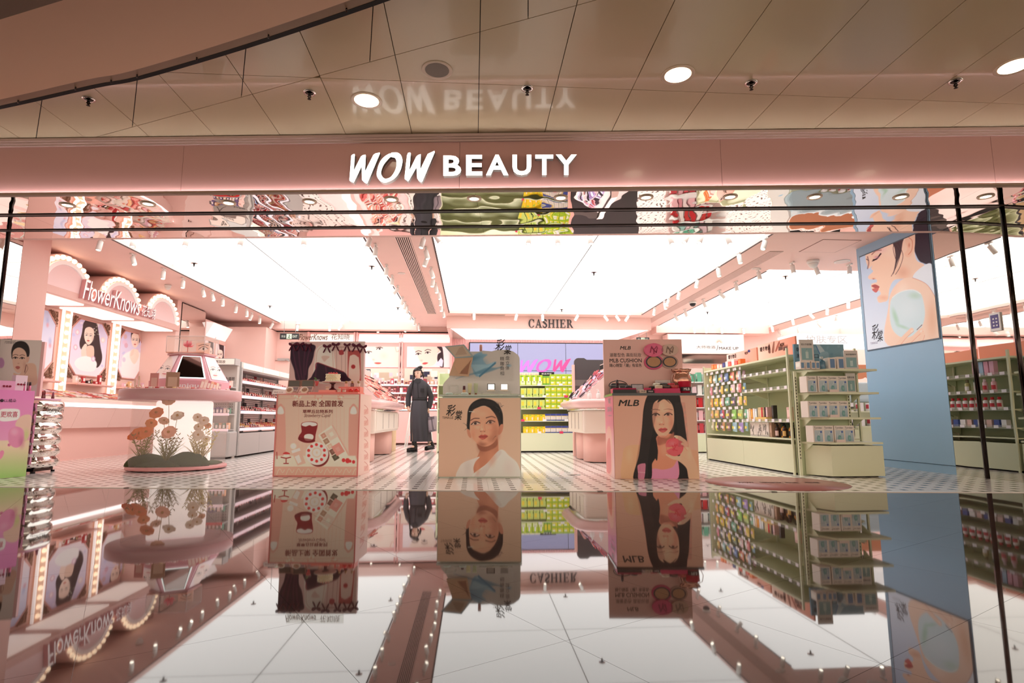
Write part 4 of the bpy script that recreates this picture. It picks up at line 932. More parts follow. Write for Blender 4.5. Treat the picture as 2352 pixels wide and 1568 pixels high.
# makeup lightbox sign on the right back wall
a0, a1, z0, z1 = bx(1535, 1708, 812, 768, 14.4); mk = thing('makeup_sign', 'white lightbox reading 大师妆造 MAKE UP near the back wall', 'sign', ((a0+a1)/2, 14.4, z0)); w, h = a1-a0, z1-z0
b = B(); b.box(-w/2, w/2, .004, .4, 0, h); obj('housing', b, PINKL, mk); b = B(); b.box(-w/2+.02, w/2-.02, -.004, .004, .02, h-.02); obj('face', b, mat('sign_face', (232, 218, 214), .4, emit=.08), mk)
text('大师妆造', CLM, -w*.13, w*.12, h*.27, h*.42, mk, y=-.006); text('/', CLM, w*.13, w*.155, h*.18, h*.44, mk, y=-.006); text('MAKE UP', CLM, w*.165, w*.42, h*.22, h*.36, mk, y=-.006, bold=.01)
for k in range(9):
    b = B(); an = PI*k/8; c0 = (w*.17, h*.58); b.tube([(c0[0]+.03*math.cos(an), -.006, c0[1]+.03*math.sin(an)), (c0[0]+.09*math.cos(an), -.006, c0[1]+.09*math.sin(an))], .005, 4); obj('sun_ray', b, cmat((240,190,160)), mk)
b = B(); b.box(-w/2, w/2, .0, .35, -.25, -.03); obj('steel_band', b, CHROME, mk)
# ------------------------------------------------------------------ promotion stands in the entrance, all square to the shopfront
def stand_frame(u0, v0, u1, v1): a, c = Zp(u0, v0), Zp(u1, v1); return a, (c-a).length, math.atan2(c.y-a.y, c.x-a.x)
def inv(M, P): return M.inverted() @ Vector(P)
def onplane(M, u, v, y):                         # pixel -> local (x, z) on the stand's local plane y
    Mi = M.inverted(); o = Mi @ Vector((0, 0, CAMZ)); d = Mi.to_3x3() @ ray(u, v); t = (y-o.y)/d.y; p = o+d*t; return p.x, p.z
def rectpx(M, u0, u1, v0, v1, y): a, c = onplane(M, u0, v1, y), onplane(M, u1, v0, y); return a[0], c[0], a[1], c[1]
def labeltext(M, s, m, u0, u1, v0, v1, y, par, **k):   # lettering fitted into a pixel box on a local plane
    x0, x1, z0, z1 = rectpx(M, u0, u1, v0, v1, y); return text(s, m, x0, x1, z0, z1, par, y=y-.0015, **k)
def poly_on(M, pts, y0, y1, m, par, name, smooth=False, n=5):
    P = [tuple(p) for p in spline(pts, n)] if smooth else pts
    L = ccw([onplane(M, u, v, y0) for u, v in P]); V, F = flatpoly(L); b = B()
    b.add([(x, y0, z) for x, z, _ in V], F); b.add([(x, y1, z) for x, z, _ in V], [f[::-1] for f in F]); k = len(L)
    b.add([(x, y0, z) for x, z in L]+[(x, y1, z) for x, z in L], [(i, (i+1) % k, k+(i+1) % k, k+i) for i in range(k)])
    return obj(name, b, m, par)
def full(M, w, z0, z1, y, x0=0.0): return [(x0, y, z1), (x0+w, y, z1), (x0+w, y, z0), (x0, y, z0)]

# ======== TIMAGE stand (grey) with portrait front
P0, w, rz = stand_frame(1006, 1097, 1197, 1097); M = local(P0, rz); h = onplane(M, 1100, 913, 0)[1]
ts = thing('promotion_stand', 'grey promotion stand with a portrait of a woman in a white collar', 'stand', P0, rz)
b = B(); b.box(0, w, .004, .62, 0, h); obj('body', b, mat('stand_grey_green', (196, 202, 188), .35), ts)
cs = full(M, w-.012, .012, h-.004, 0.0, .006); c = lpic(M, cs, (208, 172, 142), 1.15)
k, ox, oy = .2487, 980, 720; t = lambda p: T(p, k, ox, oy)
c.shade((1006, 1000), (1197, 1000), (206, 160, 136), (216, 178, 154)); c.shade((1100, 914), (1100, 1097), (206, 168, 138), (202, 176, 152), .5, .5)
HAIR = (20, 16, 18)
c.poly(t([(375,960),(380,900),(400,850),(440,810),(500,785),(560,788),(620,805),(670,850),(700,920),(705,1000),(700,1040),(675,1060),(640,1000),(560,860),(470,870),(420,950),(400,1010),(395,1080),(372,1050)]), HAIR, 1.6)
c.poly(t([(470,1180),(640,1120),(665,1270),(690,1300),(560,1430),(430,1510),(420,1460),(460,1340),(490,1260)]), (190, 122, 92), 1.4)     # neck and chest
c.poly(t([(470,1200),(560,1215),(640,1150),(650,1220),(560,1270),(490,1260)]), (150, 88, 64), 3)
c.poly(t([(402,985),(415,910),(470,868),(560,860),(610,900),(648,960),(668,1040),(660,1120),(625,1185),(570,1222),(510,1225),(455,1190),(415,1130),(400,1060)]), (214, 152, 120), 1.3)  # face
c.poly(t([(668,1050),(690,1020),(708,1030),(700,1080),(680,1112),(662,1115)]), (196, 126, 98), 1.2); c.poly(t([(372,1070),(395,1075),(412,1140),(398,1145),(380,1120)]), (196, 128, 100), 1.2)
c.blob(*t([(640,1110)])[0], 16, 26, (172, 106, 80), .6); c.blob(*t([(430,1120)])[0], 8, 20, (190, 124, 96), .5); c.blob(*t([(510,930)])[0], 20, 12, (226, 170, 138), .6); c.blob(*t([(500,1050)])[0], 7, 14, (232, 176, 146), .5)
c.blob(*t([(455,1080)])[0], 10, 9, (222, 142, 116), .4); c.blob(*t([(600,1070)])[0], 12, 9, (222, 142, 116), .4)
for ex, ey, sg in ((452,1014,1), (590,1003,1)):
    c.blob(*t([(ex,ey-10)])[0], 11, 7, (180,112,92), .7)
    c.poly(t([(ex-36,ey+10),(ex-14,ey-10),(ex+12,ey-12),(ex+36,ey-2),(ex+18,ey+10),(ex-12,ey+14)]), (206, 176, 160), .9, alpha=.9); c.blob(*t([(ex-2,ey)])[0], 4.2, 3.9, (28,18,18), 1, 0, .45)
    c.line(t([(ex-40,ey+10),(ex-14,ey-14),(ex+14,ey-15),(ex+40,ey-4)]), 2.1, (40,24,24)); c.line(t([(ex-30,ey+13),(ex,ey+15),(ex+30,ey+4)]), 1.0, (130,80,66), .6); c.blob(*t([(ex+3,ey-3)])[0], .9, .9, (250,250,250), .9)
c.line(t([(408,985),(440,968),(485,968)]), 2.2, (92,56,48), .85); c.line(t([(550,962),(600,950),(635,962)]), 2.4, (92,56,48), .85)
c.line(t([(500,990),(495,1040),(488,1075)]), 2.2, (188,124,98), .45); c.blob(*t([(515,1085)])[0], 10, 4, (176,106,82), .6)
for x in (500, 535): c.blob(*t([(x,1088)])[0], 2.2, 1.5, (110,56,46), .9)
c.poly(t([(480,1136),(505,1118),(522,1122),(540,1116),(566,1132),(540,1155),(515,1162),(495,1152)]), (178, 72, 62), .9); c.line(t([(482,1137),(520,1138),(564,1133)]), 1.0, (112,36,34))
for a, e in (((375,1040),(335,1010)), ((380,1060),(350,1080)), ((690,860),(715,850)), ((395,905),(440,905)), ((640,1130),(610,1165)), ((660,830),(690,900)), ((390,1000),(362,1030))): c.line(t([a, ((a[0]+e[0])/2, (a[1]+e[1])/2-6), e]), 1.0, HAIR, .8, taper=True)
c.line(t([(392,903),(440,906)]), 1.2, (250,246,240), .9); c.line(t([(640,860),(680,890),(670,910)]), 2, (60,56,62), .6)
c.poly(t([(275,1512),(300,1420),(340,1375),(430,1340),(490,1322),(450,1370),(432,1420),(425,1512)]), (206, 200, 196), 1.4); c.poly(t([(430,1512),(560,1380),(660,1270),(710,1260),(760,1310),(830,1370),(862,1440),(868,1512)]), (212, 206, 200), 1.4)
c.poly(t([(430,1512),(560,1380),(660,1270),(690,1290),(600,1400),(520,1512)]), (196, 190, 186), 3, alpha=.8); c.blob(*t([(380,1420)])[0], 14, 30, (190,184,182), .5); c.blob(*t([(760,1420)])[0], 22, 34, (196,190,186), .5)
for x, y, rx, ry, col, al in ((625,1040,22,44,(176,108,80),.45), (600,1160,20,16,(160,94,70),.5), (520,1205,22,7,(168,100,76),.55), (455,900,14,9,(228,174,142),.5), (470,1045,11,10,(236,182,152),.55), (575,1050,10,8,(228,164,132),.45), (512,1070,4,5,(240,192,164),.7), (520,1185,8,5,(228,170,140),.5), (430,1000,9,6,(196,130,106),.4), (470,1030,9,3,(190,120,100),.5), (595,1022,10,3,(186,116,96),.5), (505,1230,16,26,(132,76,56),.5), (600,1330,16,30,(206,140,108),.5), (470,1420,9,26,(206,140,108),.5)): c.blob(*t([(x,y)])[0], rx, ry, col, al)
c.line(t([(545,1000),(535,1040),(545,1080)]), 2, (182,112,86), .4, 2); c.line(t([(500,1150),(525,1153)]), 1.4, (214,122,108), .7); c.line(t([(508,1100),(510,1112)]), 1.6, (180,112,88), .5)
for q in range(26): a = 430+q*10; c.line(t([(a, 800+.0016*(a-560)**2), (a+(a-540)*.12, 850+.001*(a-560)**2)]), .9, (62,54,58), .5)
c.gain = 1.5; c.sheet('portrait_print', cs, PRINTG, ts)
INK = mat('ink_dark', (40, 34, 34), .5); INKB = mat('ink_brown', (112, 84, 70), .5)
def calli(M, y, par, ox, oy, k, m, name='calligraphy'):
    for ch, a in (('彩', (180, 268, 842, 944)), ('棠', (258, 328, 895, 982))):
        labeltext(M, ch, m, ox+k*a[0], ox+k*a[1], oy+k*a[2], oy+k*a[3], y, par, shear=.22, bold=.012, name=name)
calli(M, -.001, ts, 980, 720, .2487, INK); labeltext(M, 'TIMAGE', INKB, 980+.2487*144, 980+.2487*246, 720+.2487*950, 720+.2487*972, -.001, ts, bold=-.005)
# neck, glass top, acrylic platform
b = B(); b.box(.03, w-.03, .05, .58, h, h+.018); obj('recess', b, mat('stand_grey_green'), ts)
b = B(); b.box(-.005, w+.005, -.01, .64, h+.02, h+.034); obj('glass_top', b, glass('frosted_top', (228, 232, 226), .35), ts)
hb = h+.034; yb = .50
A = lambda pts: T(pts, .2487, 980, 720)
bd = poly_on(M, A([(150,742),(150,660),(165,632),(205,590),(225,548),(240,500),(262,430),(330,380),(430,362),(520,342),(600,348),(650,334),(745,332),(800,350),(845,382),(858,410),(862,742)]), yb, yb+.02, mat('silver_acrylic', (212, 206, 200), .2), ts, 'backboard')
# blue powder smear printed on the board
cs = [tuple((lambda q: (q[0], yb-.001, q[1]))(onplane(M, *p, yb))) for p in A([(262,350),(800,350),(800,620),(262,620)])]
c = lpic(M, cs, (190, 184, 178), 1.1); BL, BL2 = (120, 166, 190), (72, 128, 160)
c.poly(A([(400,420),(440,380),(500,355),(520,370),(560,380),(520,420),(560,470),(630,445),(636,460),(560,520),(480,580),(440,560),(420,500)]), BL, 3); c.poly(A([(400,470),(560,470),(635,445),(480,575)]), (140,184,204), 2, False); c.poly(A([(480,575),(635,446),(640,462),(488,590)]), BL2, 1.4, False)
c.poly(A([(270,600),(360,575),(440,560),(520,555),(600,530),(700,490),(640,500),(560,500),(440,545)]), BL2, 4, alpha=.7); c.blob(*A([(760,480)])[0], 9, 6, BL, .8); c.blob(*A([(450,410)])[0], 26, 9, BL2, .6, -.2); c.blob(*A([(520,440)])[0], 26, 12, BL, .5, .5)
c.gain = 1.3; c.sheet('powder_print', cs, PRINT, ts)
GREYT = mat('ink_grey', (92, 88, 88), .5)
for i, ch in enumerate('精雕骨相'): labeltext(M, ch, GREYT, 980+.2487*678, 980+.2487*716, 720+.2487*(398+45*i), 720+.2487*(435+45*i), yb-.002, ts)
for i, ch in enumerate('一盘立体'): labeltext(M, ch, GREYT, 980+.2487*728, 980+.2487*765, 720+.2487*((362 if i == 0 else 345)+(0 if i == 0 else 46*i)), 720+.2487*((367 if i == 0 else 382)+(0 if i == 0 else 46*i)), yb-.002, ts)
calli(M, yb-.02, ts, 980+.2487*455, 720-.2487*605, .2487, INK, 'logo_letters'); labeltext(M, 'TIMAGE', INKB, 980+.2487*618, 980+.2487*692, 720+.2487*318, 720+.2487*332, yb-.02, ts)
# oversize open compact mounted on the board
cp = poly_on(M, A([(165,302),(345,284),(436,396),(262,412)]), yb-.14, yb-.10, mat('compact_edge', (150, 168, 172), .25), ts, 'compact_lid')
poly_on(M, A([(188,310),(338,294),(412,390),(268,402)]), yb-.143, yb-.14, mat('compact_mirror', (196, 172, 150), .2), cp, 'mirror'); poly_on(M, A([(300,318),(330,300),(372,375),(262,385)]), yb-.145, yb-.143, mat('mirror_glint', (178, 150, 128), .2), cp, 'reflection')
cb = poly_on(M, A([(262,412),(425,404),(386,578),(206,570)]), yb-.14, yb-.09, mat('compact_tan', (206, 166, 134), .35), ts, 'compact_base')
poly_on(M, A([(280,425),(412,418),(382,470),(318,545),(296,556),(258,480)]), yb-.144, yb-.14, mat('powder_light', (214, 170, 138), .6), cb, 'powder_pan'); poly_on(M, A([(412,424),(396,470),(378,560),(298,554),(330,520)]), yb-.144, yb-.14, mat('powder_dark', (164, 116, 92), .6), cb, 'powder_pan')
b = B(); b.tube([(*onplane(M, *A([(260,412)])[0], yb-.12)[:1], yb-.12, onplane(M, *A([(260,412)])[0], yb-.12)[1]), (onplane(M, *A([(430,402)])[0], yb-.12)[0], yb-.12, onplane(M, *A([(430,402)])[0], yb-.12)[1])], .014, 8); obj('hinge', b, mat('compact_edge'), cb)
b = B(); x, z = onplane(M, 980+.2487*500, 720+.2487*345, yb); b.lathe([(.016, z), (.018, z+.05), (.018, z+.075), (.0, z+.08)], 10, (x, yb+.01)); obj('clip', b, mat('pink_clip', (206, 150, 140), .4), ts)
def onT(M, u, y, dz=0.0): return M @ Vector((onplane(M, u, 890, y)[0], y, hb+dz+.0015))
def acryl(M, u, y, w_, d_, z, label, group=None):
    t_ = thing('acrylic_riser', label, 'riser', onT(M, u, y), rz, group); b = B(); b.box(-w_/2, w_/2, -d_/2, d_/2, z-.012, z); obj('plate', b, glass('clear_acrylic'), t_)
    for sx in (-1, 1): b = B(); b.box(sx*w_*.45-.006, sx*w_*.45+.006, -d_/2, d_/2, 0, z-.012); obj('leg', b, glass('clear_acrylic'), t_)
    return t_
acryl(M, 1041, .2, .11, .1, .115, 'tall clear acrylic riser on the grey stand'); acryl(M, 1055, .12, .16, .14, .03, 'low clear acrylic riser on the grey stand'); acryl(M, 1140, .16, .36, .2, .04, 'long clear acrylic platform carrying two compacts')
def bottle(M, u, y, prof, capz, m1, m2, label, name='cosmetic_tube', cat='tube', base=0.0, group=None):
    t_ = thing(name, label, cat, onT(M, u, y, base), rz, group); b = B(); b.lathe([p for p in prof if p[1] <= capz+1e-6], 14); obj('body', b, m1, t_); b = B(); b.lathe([p for p in prof if p[1] >= capz-1e-6], 14); obj('cap', b, m2, t_); return t_
tub = [(.012, 0), (.016, .004), (.017, .05), (.017, .11), (.016, .11), (.012, .15), (.0, .15)]
bottle(M, 1066, .28, [(.017,0),(.018,.06),(.018,.065),(.016,.07),(.015,.11),(0,.112)], .065, cmat((222,170,130)), cmat((90,40,44)), 'foundation bottle with a dark cap on the grey stand', 'foundation_bottle', 'bottle')
for u, col in ((1079, (214,206,160)), (1093, (190,196,160))):
    t_ = thing('cosmetic_tube', '%s squeeze tube standing on its dark cap on the grey stand' % ('yellow' if col[0] > 200 else 'olive green'), 'tube', onT(M, u, .26), rz); b = B(); b.lathe([(.013,0),(.013,.025)], 12); obj('cap', b, cmat((150,90,60)), t_)
    b = B(); b.loft([[(r*math.cos(a), r*f*math.sin(a), z) for a in np.linspace(0, 2*PI, 12, endpoint=False)] for z, r, f in ((.025,.016,1),(.06,.02,.9),(.11,.023,.5),(.14,.024,.12))]); obj('body', b, cmat(col), t_)
for u in (1032, 1067):
    t_ = thing('cushion_compact', 'round pale green cushion compact beside the %s riser' % ('tall' if u < 1050 else 'low'), 'compact', onT(M, u, .03 if u < 1050 else .02), rz); b = B(); b.lathe([(.036,0),(.04,.004),(.04,.014),(.036,.018),(0,.018)], 20); obj('case', b, cmat((200,216,204)), t_); b = B(); b.lathe([(.03,.018),(.028,.022),(0,.022)], 18); obj('lid', b, cmat((236,238,232)), t_)
for u, dark in ((1128, 1), (1158, 0)):
    t_ = thing('mirror_compact', 'open square compact with a %s on the acrylic platform' % ('black mirror lid' if dark else 'blue-grey mirror lid'), 'compact', onT(M, u, .16, .0405), rz); b = B(); b.box(-.045,.045,-.04,.04,0,.014); obj('base', b, cmat((230,214,196)), t_)
    b = B(); b.box(-.045,.045,.034,.044,.014,.09); l_ = obj('lid', b, BLACK if dark else GREY, t_); b = B(); b.box(-.036,.036,.031,.034,.022,.083); obj('mirror', b, MIRROR, l_)

# ======== MLB stand (pink) with long-haired portrait
P0, w, rz = stand_frame(1413, 1100, 1607, 1100); M = local(P0, rz); h = onplane(M, 1500, 908, 0)[1]; dp = .62
ms = thing('promotion_stand', 'pink MLB promotion stand with a portrait of a woman holding a red compact', 'stand', P0, rz)
b = B(); b.box(0, w, .004, dp, 0, h); obj('body', b, mat('stand_pink', (238, 170, 160), .35), ms)
b = B(); b.box(-.01, w+.006, -.008, dp+.01, h, h+.026); obj('top_plate', b, mat('black_gloss', (26,24,26), .1), ms)
cs = full(M, w-.004, .003, h-.001, 0.0, .002); c = lpic(M, cs, (222, 162, 144), 1.2); A = lambda p: T(p, .2424, 1300, 740)
c.shade((1413, 910), (1600, 1100), (230, 150, 128), (238, 166, 146)); HAIR = (22, 14, 15)
c.poly(A([(535,1490),(538,1260),(555,1190),(610,1165),(700,1160),(760,1180),(780,1490)]), (224, 160, 120), 2); c.poly(A([(1040,1215),(1200,1205),(1250,1215),(1265,1490),(1040,1490)]), (220, 156, 122), 2, False)
c.poly(A([(640,1490),(690,1260),(715,1060),(725,930),(735,820),(760,720),(800,670),(920,640),(1060,670),(1090,760),(1110,840),(1130,1000),(1150,1150),(1160,1300),(1175,1490),(1050,1490),(870,1310),(800,1490)]), HAIR, 1.5)
c.poly(A([(860,1080),(1010,1060),(1030,1180),(1060,1300),(1050,1490),(800,1490),(810,1350),(870,1240)]), (206, 132, 102), 2)   # neck and chest
c.poly(A([(870,1080),(960,1095),(1020,1040),(1010,1120),(940,1150),(870,1160)]), (164, 92, 72), 4)
c.poly(A([(818,840),(830,770),(870,735),(930,725),(980,745),(1015,800),(1025,880),(1020,960),(990,1030),(950,1075),(915,1090),(880,1075),(845,1025),(822,940)]), (226, 162, 132), 1.4)
c.poly(A([(880,730),(918,690),(960,735),(990,770),(930,728),(870,760)]), HAIR, 1.5); c.blob(*A([(905,790)])[0], 14, 12, (236,180,152), .6); c.blob(*A([(1000,960)])[0], 9, 26, (188,118,94), .6); c.blob(*A([(835,950)])[0], 6, 22, (196,126,102), .5)
for ex, ey in ((848,876), (968,873)):
    c.blob(*A([(ex,ey-10)])[0], 11, 7, (190,116,98), .7); c.poly(A([(ex-32,ey+6),(ex-10,ey-9),(ex+14,ey-9),(ex+34,ey+4),(ex+10,ey+11),(ex-14,ey+11)]), (196,160,146), .9, alpha=.9); c.blob(*A([(ex,ey+1)])[0], 4.2, 3.5, (24,14,14), 1, 0, .45)
    c.line(A([(ex-36,ey+6),(ex-10,ey-12),(ex+16,ey-12),(ex+38,ey+2)]), 2.3, (36,20,20)); c.line(A([(ex-40,ey-46),(ex,ey-52),(ex+40,ey-44)]), 2.0, (120,76,62), .7)
c.line(A([(918,880),(925,930),(930,955)]), 2.2, (192,124,100), .4); c.blob(*A([(905,965)])[0], 10, 4.5, (186,112,88), .7)
for x in (888, 925): c.blob(*A([(x,968)])[0], 2, 1.4, (108,52,44), .9)
c.poly(A([(876,1018),(900,1000),(918,1004),(938,998),(962,1014),(940,1036),(915,1044),(892,1034)]), (188,72,72), .9); c.line(A([(878,1018),(918,1018),(960,1014)]), 1.0, (120,30,36))
c.poly(A([(805,1490),(808,1400),(850,1385),(920,1395),(1010,1370),(1058,1310),(1050,1490)]), (240, 128, 168), 1.6); c.poly(A([(650,1490),(700,1250),(760,1090),(840,1080),(868,1200),(862,1310),(830,1260),(815,1340),(800,1490)]), HAIR, 1.2)
c.poly(A([(680,1355),(735,1335),(755,1355),(738,1490),(688,1490),(682,1420)]), (226, 128, 168), 1.2); c.line(A([(684,1418),(748,1424)]), 1.2, (250,190,210)); c.line(A([(700,1345),(700,1480)]), 1, (206,100,146), .7)
# hand holding the compact
c.poly(A([(1080,1100),(1130,1110),(1165,1160),(1190,1240),(1230,1330),(1260,1420),(1262,1490),(1170,1490),(1140,1380),(1060,1310),(990,1280),(960,1265),(1000,1250),(1080,1260)]), (230, 168, 136), 1.5)
c.poly(A([(950,1250),(1000,1262),(1080,1270),(1090,1300),(1020,1300),(965,1272)]), (232, 172, 142), 1.2)
c.poly(A([(1030,1180),(950,1180),(948,1140),(970,1110),(1030,1096),(1085,1110),(1112,1165),(1108,1210),(1080,1250),(1030,1266),(980,1250),(952,1215)]), (226, 78, 92), 1.0)
cx_, cy_ = A([(1030,1182)])[0]; c.blob(cx_-5, cy_-8, 12, 9, (244,120,128), .6); c.line([(cx_+19*math.cos(a), cy_+20*math.sin(a)) for a in np.linspace(0, 6.28, 20)], 1.2, (206,56,72), .8)
for a_, e_ in (((1035,1080),(1110,1110)), ((1048,1090),(1130,1130)), ((1075,1105),(1145,1160)), ((1100,1150),(1150,1200))): c.line(A([a_, ((a_[0]+e_[0])/2+6, (a_[1]+e_[1])/2-8), e_]), 5.2, (236,178,148)); c.line(A([(a_[0]+6,a_[1]+14), (e_[0],e_[1]+16)]), 1.1, (190,118,92), .7)
c.blob(*A([(1034,1082)])[0], 2.4, 1.6, (246,206,196), .9); c.blob(*A([(952,1254)])[0], 3, 1.8, (248,210,198), .9)
for st in ([(1005,1165),(1030,1205),(1055,1215)], [(1055,1150),(1030,1190),(1008,1208)], [(1010,1180),(1045,1160),(1062,1172)], [(1020,1215),(1032,1185),(1030,1150)]): c.line(A(st), 1.8, (196,40,60), .9)
for x, y, rx, ry, col, al in ((985,900,9,34,(196,126,102),.5), (840,900,7,26,(206,138,112),.4), (930,830,16,10,(240,186,158),.5), (880,930,9,9,(238,180,152),.5), (965,930,9,9,(232,168,140),.4), (905,950,3.4,4,(244,198,172),.7), (918,1062,8,4,(236,180,152),.5), (918,1082,14,4,(180,108,86),.6), (850,892,9,3,(196,122,104),.5), (968,890,9,3,(196,122,104),.5), (930,1200,14,26,(222,156,126),.5), (1170,1250,9,20,(240,186,156),.5), (600,1260,12,30,(236,178,142),.5)): c.blob(*A([(x,y)])[0], rx, ry, col, al)
c.line(A([(905,1030),(930,1030)]), 1.4, (222,120,116), .7)
for q in range(22): x = 700+q*6; c.line(A([(x+60, 760), (x+20-q, 1000), (x-30-q, 1300), (x-50, 1480)]), .9, (66,50,50), .35)
for q in range(14): x = 1040+q*7; c.line(A([(x-6, 760), (x+18, 1000), (x+30, 1180)]), .9, (66,50,50), .35)
c.gain = 1.5; c.sheet('portrait_print', cs, PRINTG, ms); labeltext(M, 'MLB', INK, 1300+.2424*498, 1300+.2424*690, 740+.2424*735, 740+.2424*792, -.001, ms, bold=.018, shear=.22)
# side panel with lipstick print
cs = [(-.002, dp-.02, h), (-.002, .006, h), (-.002, .006, 0.004), (-.002, dp-.02, .004)]; c = lpic(M, cs, (240, 150, 176), 2.2); q = [proj(M @ Vector(p)) for p in cs]
c.shade((1400, q[0][1]), (1400, q[3][1]), (236, 110, 156), (248, 196, 200)); um = (q[0][0]+q[1][0])/2
c.poly([(um-6,1085),(um-7,1020),(um-5,990),(um,978),(um+5,990),(um+7,1020),(um+7,1085)], (246,176,176), 1.2); c.poly([(um-5,1080),(um-5,1035),(um-2,1010),(um+3,1012),(um+5,1080)], (230,104,116), 1.2)
c.sheet('side_print', cs, PRINTG, ms)
def side(x, y, z): return (-.004, dp*.93-x, z)
for s_, x0, x1, z0, z1 in (('MLB',.24,.40,.80,.855), ('重大礼遇',.18,.46,.71,.765), ('CUSHION',.2,.46,.655,.672)): text(s_, cmat((250,236,240)), x0, x1, z0, z1, ms, bold=.02, frame=side)
# back board
yb = .55; hb = h+.026
x0, x1, z0, z1 = rectpx(M, 1388, 1565, 779, 900, yb); b = B(); b.box(x0, x1, yb, yb+.03, h+.02, z1); obj('backboard', b, mat('board_rose', (238, 190, 180), .4), ms)
C6 = lambda a, e, i, o_: (1300+.2424*a, 1300+.2424*e, 740+.2424*i, 740+.2424*o_)
labeltext(M, 'MLB', INK, *C6(512,612,226,258), yb, ms, bold=.018, shear=.22); labeltext(M, '潮奢型色 高街玩妆', INK, *C6(414,712,290,328), yb, ms); labeltext(M, 'MLB CUSHION', INK, *C6(414,716,343,380), yb, ms, bold=.014); labeltext(M, '随心随型「潮」有底色', INK, *C6(414,716,390,424), yb, ms, bold=.01)
for (cx, cy, r, cl, cr, cn) in (((832,262,92,(228,84,130),(206,60,110),'magenta')), ((984,262,80,(206,170,152),(176,140,124),'rose gold'))):
    E = lambda dx, dy, ry=.72: (1300+.2424*(cx+dx), 740+.2424*(cy+dy))
    ring = lambda k_, oy_=0, ry=.7: [E(r*k_*math.cos(a), oy_+r*k_*ry*math.sin(a)) for a in np.linspace(0, 2*PI, 28, endpoint=False)]
    ps = poly_on(M, ring(1.0, 115, .78), yb-.014, yb, mat('cut_%d' % cr[0], cr, .3), ms, 'compact_base_cutout'); poly_on(M, ring(.82, 112, .76), yb-.016, yb-.014, cmat((52,52,62)), ps, 'rim'); poly_on(M, ring(.68, 112, .74), yb-.018, yb-.016, mat('cushion_beige', (196,150,112), .6, noise=.2, nscale=120), ps, 'cushion')
    ld = poly_on(M, ring(1.0), yb-.05, yb-.02, mat('lid_%d' % cl[0], cl, .2, bump=.3, bscale=25), ms, 'compact_lid_cutout')
    x_, z_ = onplane(M, *E(0, 0), yb-.05); r_ = r*.2424*.0051
    for nm_, sts in (('N', ([(-.045,-.035),(-.03,.035)], [(-.03,.035),(.03,-.035)], [(.03,-.035),(.045,.035)])), ('Y', ([(-.03,.05),(.0,.005)], [(.04,.05),(.0,.005),(.0,-.05)]))):
        b = B()
        for st in sts: b.tube([(x_+p[0]*.95, yb-.052, z_+p[1]*.9) for p in st], .0055, 6)
        obj('monogram', b, cmat(tuple(int(v*.72) for v in cl)), ld)
# goods on the pink stand
def onT2(u, y, dz=0.0): return M @ Vector((onplane(M, u, 890, y)[0], y, hb+dz+.0015))
t_ = thing('handbag', 'small black box handbag with a curved strap on the pink stand', 'bag', onT2(1420, .36), rz)
b = B(); b.prism([(-.09,.0),(.09,.0),(.095,.02),(.095,.10),(.075,.125),(-.075,.125),(-.095,.10),(-.095,.02)], -.04, .04, axis='y'); obj('body', b, mat('black_leather', (30,28,30), .3), t_, bevel=.01); b = B(); b.tube([(-.098,-.0,.09)]+[(.105*math.cos(a), 0, .10+.055*math.sin(a)) for a in np.linspace(PI, 0, 11)]+[(.098,0,.09)], .005, 6); obj('strap', b, BLACK, t_)
b = B(); b.box(-.01,.012,-.046,-.04,.07,.09); obj('clasp', b, GREY, t_); b = B(); b.tube([(-.09,-.042,.1),(.09,-.042,.1)], .002, 4); obj('zip', b, GREY, t_)
b = B(); b.box(-.13,.12,-.09,.08,0,.052); b.box(-.13,.12,-.09,-.087,.0,.055); p_ = thing('display_step', 'magenta and black display step carrying lipstick and compact', 'display', onT2(1432, .13), rz); obj('block', b, mat('magenta_card', (216,40,100), .4), p_); b = B(); b.box(-.131,.121,-.0915,-.0895,.0,.038); obj('front', b, BLACK, p_)
t_ = thing('lipstick', 'upright black lipstick on the magenta step', 'lipstick', onT2(1418, .12, .053), rz); b = B(); b.lathe([(.017,0),(.017,.03),(.016,.032),(.015,.034)], 12); obj('base', b, BLACK, t_); b = B(); b.lathe([(.014,.034),(.014,.075),(.012,.09),(0,.1)], 12); obj('bullet', b, mat('smoky_case', (60,54,56), .15), t_)
t_ = thing('cushion_compact', 'round black compact lying on the magenta step', 'compact', onT2(1444, .12, .053), rz); b = B(); b.lathe([(.036,0),(.04,.006),(.04,.02),(.034,.03),(0,.034)], 20); obj('case', b, BLACK, t_); b = B(); b.lathe([(.012,.034),(.012,.036),(0,.036)], 12); obj('emblem', b, GREY, t_)
t_ = thing('picture_card', 'small framed silver collage card on the pink stand', 'card', onT2(1464, .34), rz); b = B(); b.box(-.068,.068,0,.012,0,.115); obj('frame', b, mat('dark_frame', (70,62,66), .4), t_); b = B(); b.box(-.06,.06,-.002,0,.008,.107); obj('print', b, mat('silver_collage', (190,182,186), .25, noise=.35, nscale=70), t_)
t_ = thing('info_card', 'clear stand with a white printed info card on the pink stand', 'card', onT2(1523, .47), rz); b = B(); b.box(-.092,.092,0,.008,.0,.17); obj('holder', b, glass('clear_acrylic'), t_); b = B(); b.box(-.088,.088,-.002,0,.05,.165); cd = obj('card', b, cmat((222,208,206)), t_)
text('MLB全新妆容系列', cmat((110,96,100)), -.06, .06, .135, .148, t_, y=-.003)
for i in range(3): b = B(); b.box(-.07+.05*i, -.035+.05*i, -.003, -.002, .07, .10); obj('swatch', b, cmat(((190,160,160),(210,180,170),(150,120,130))[i]), t_)
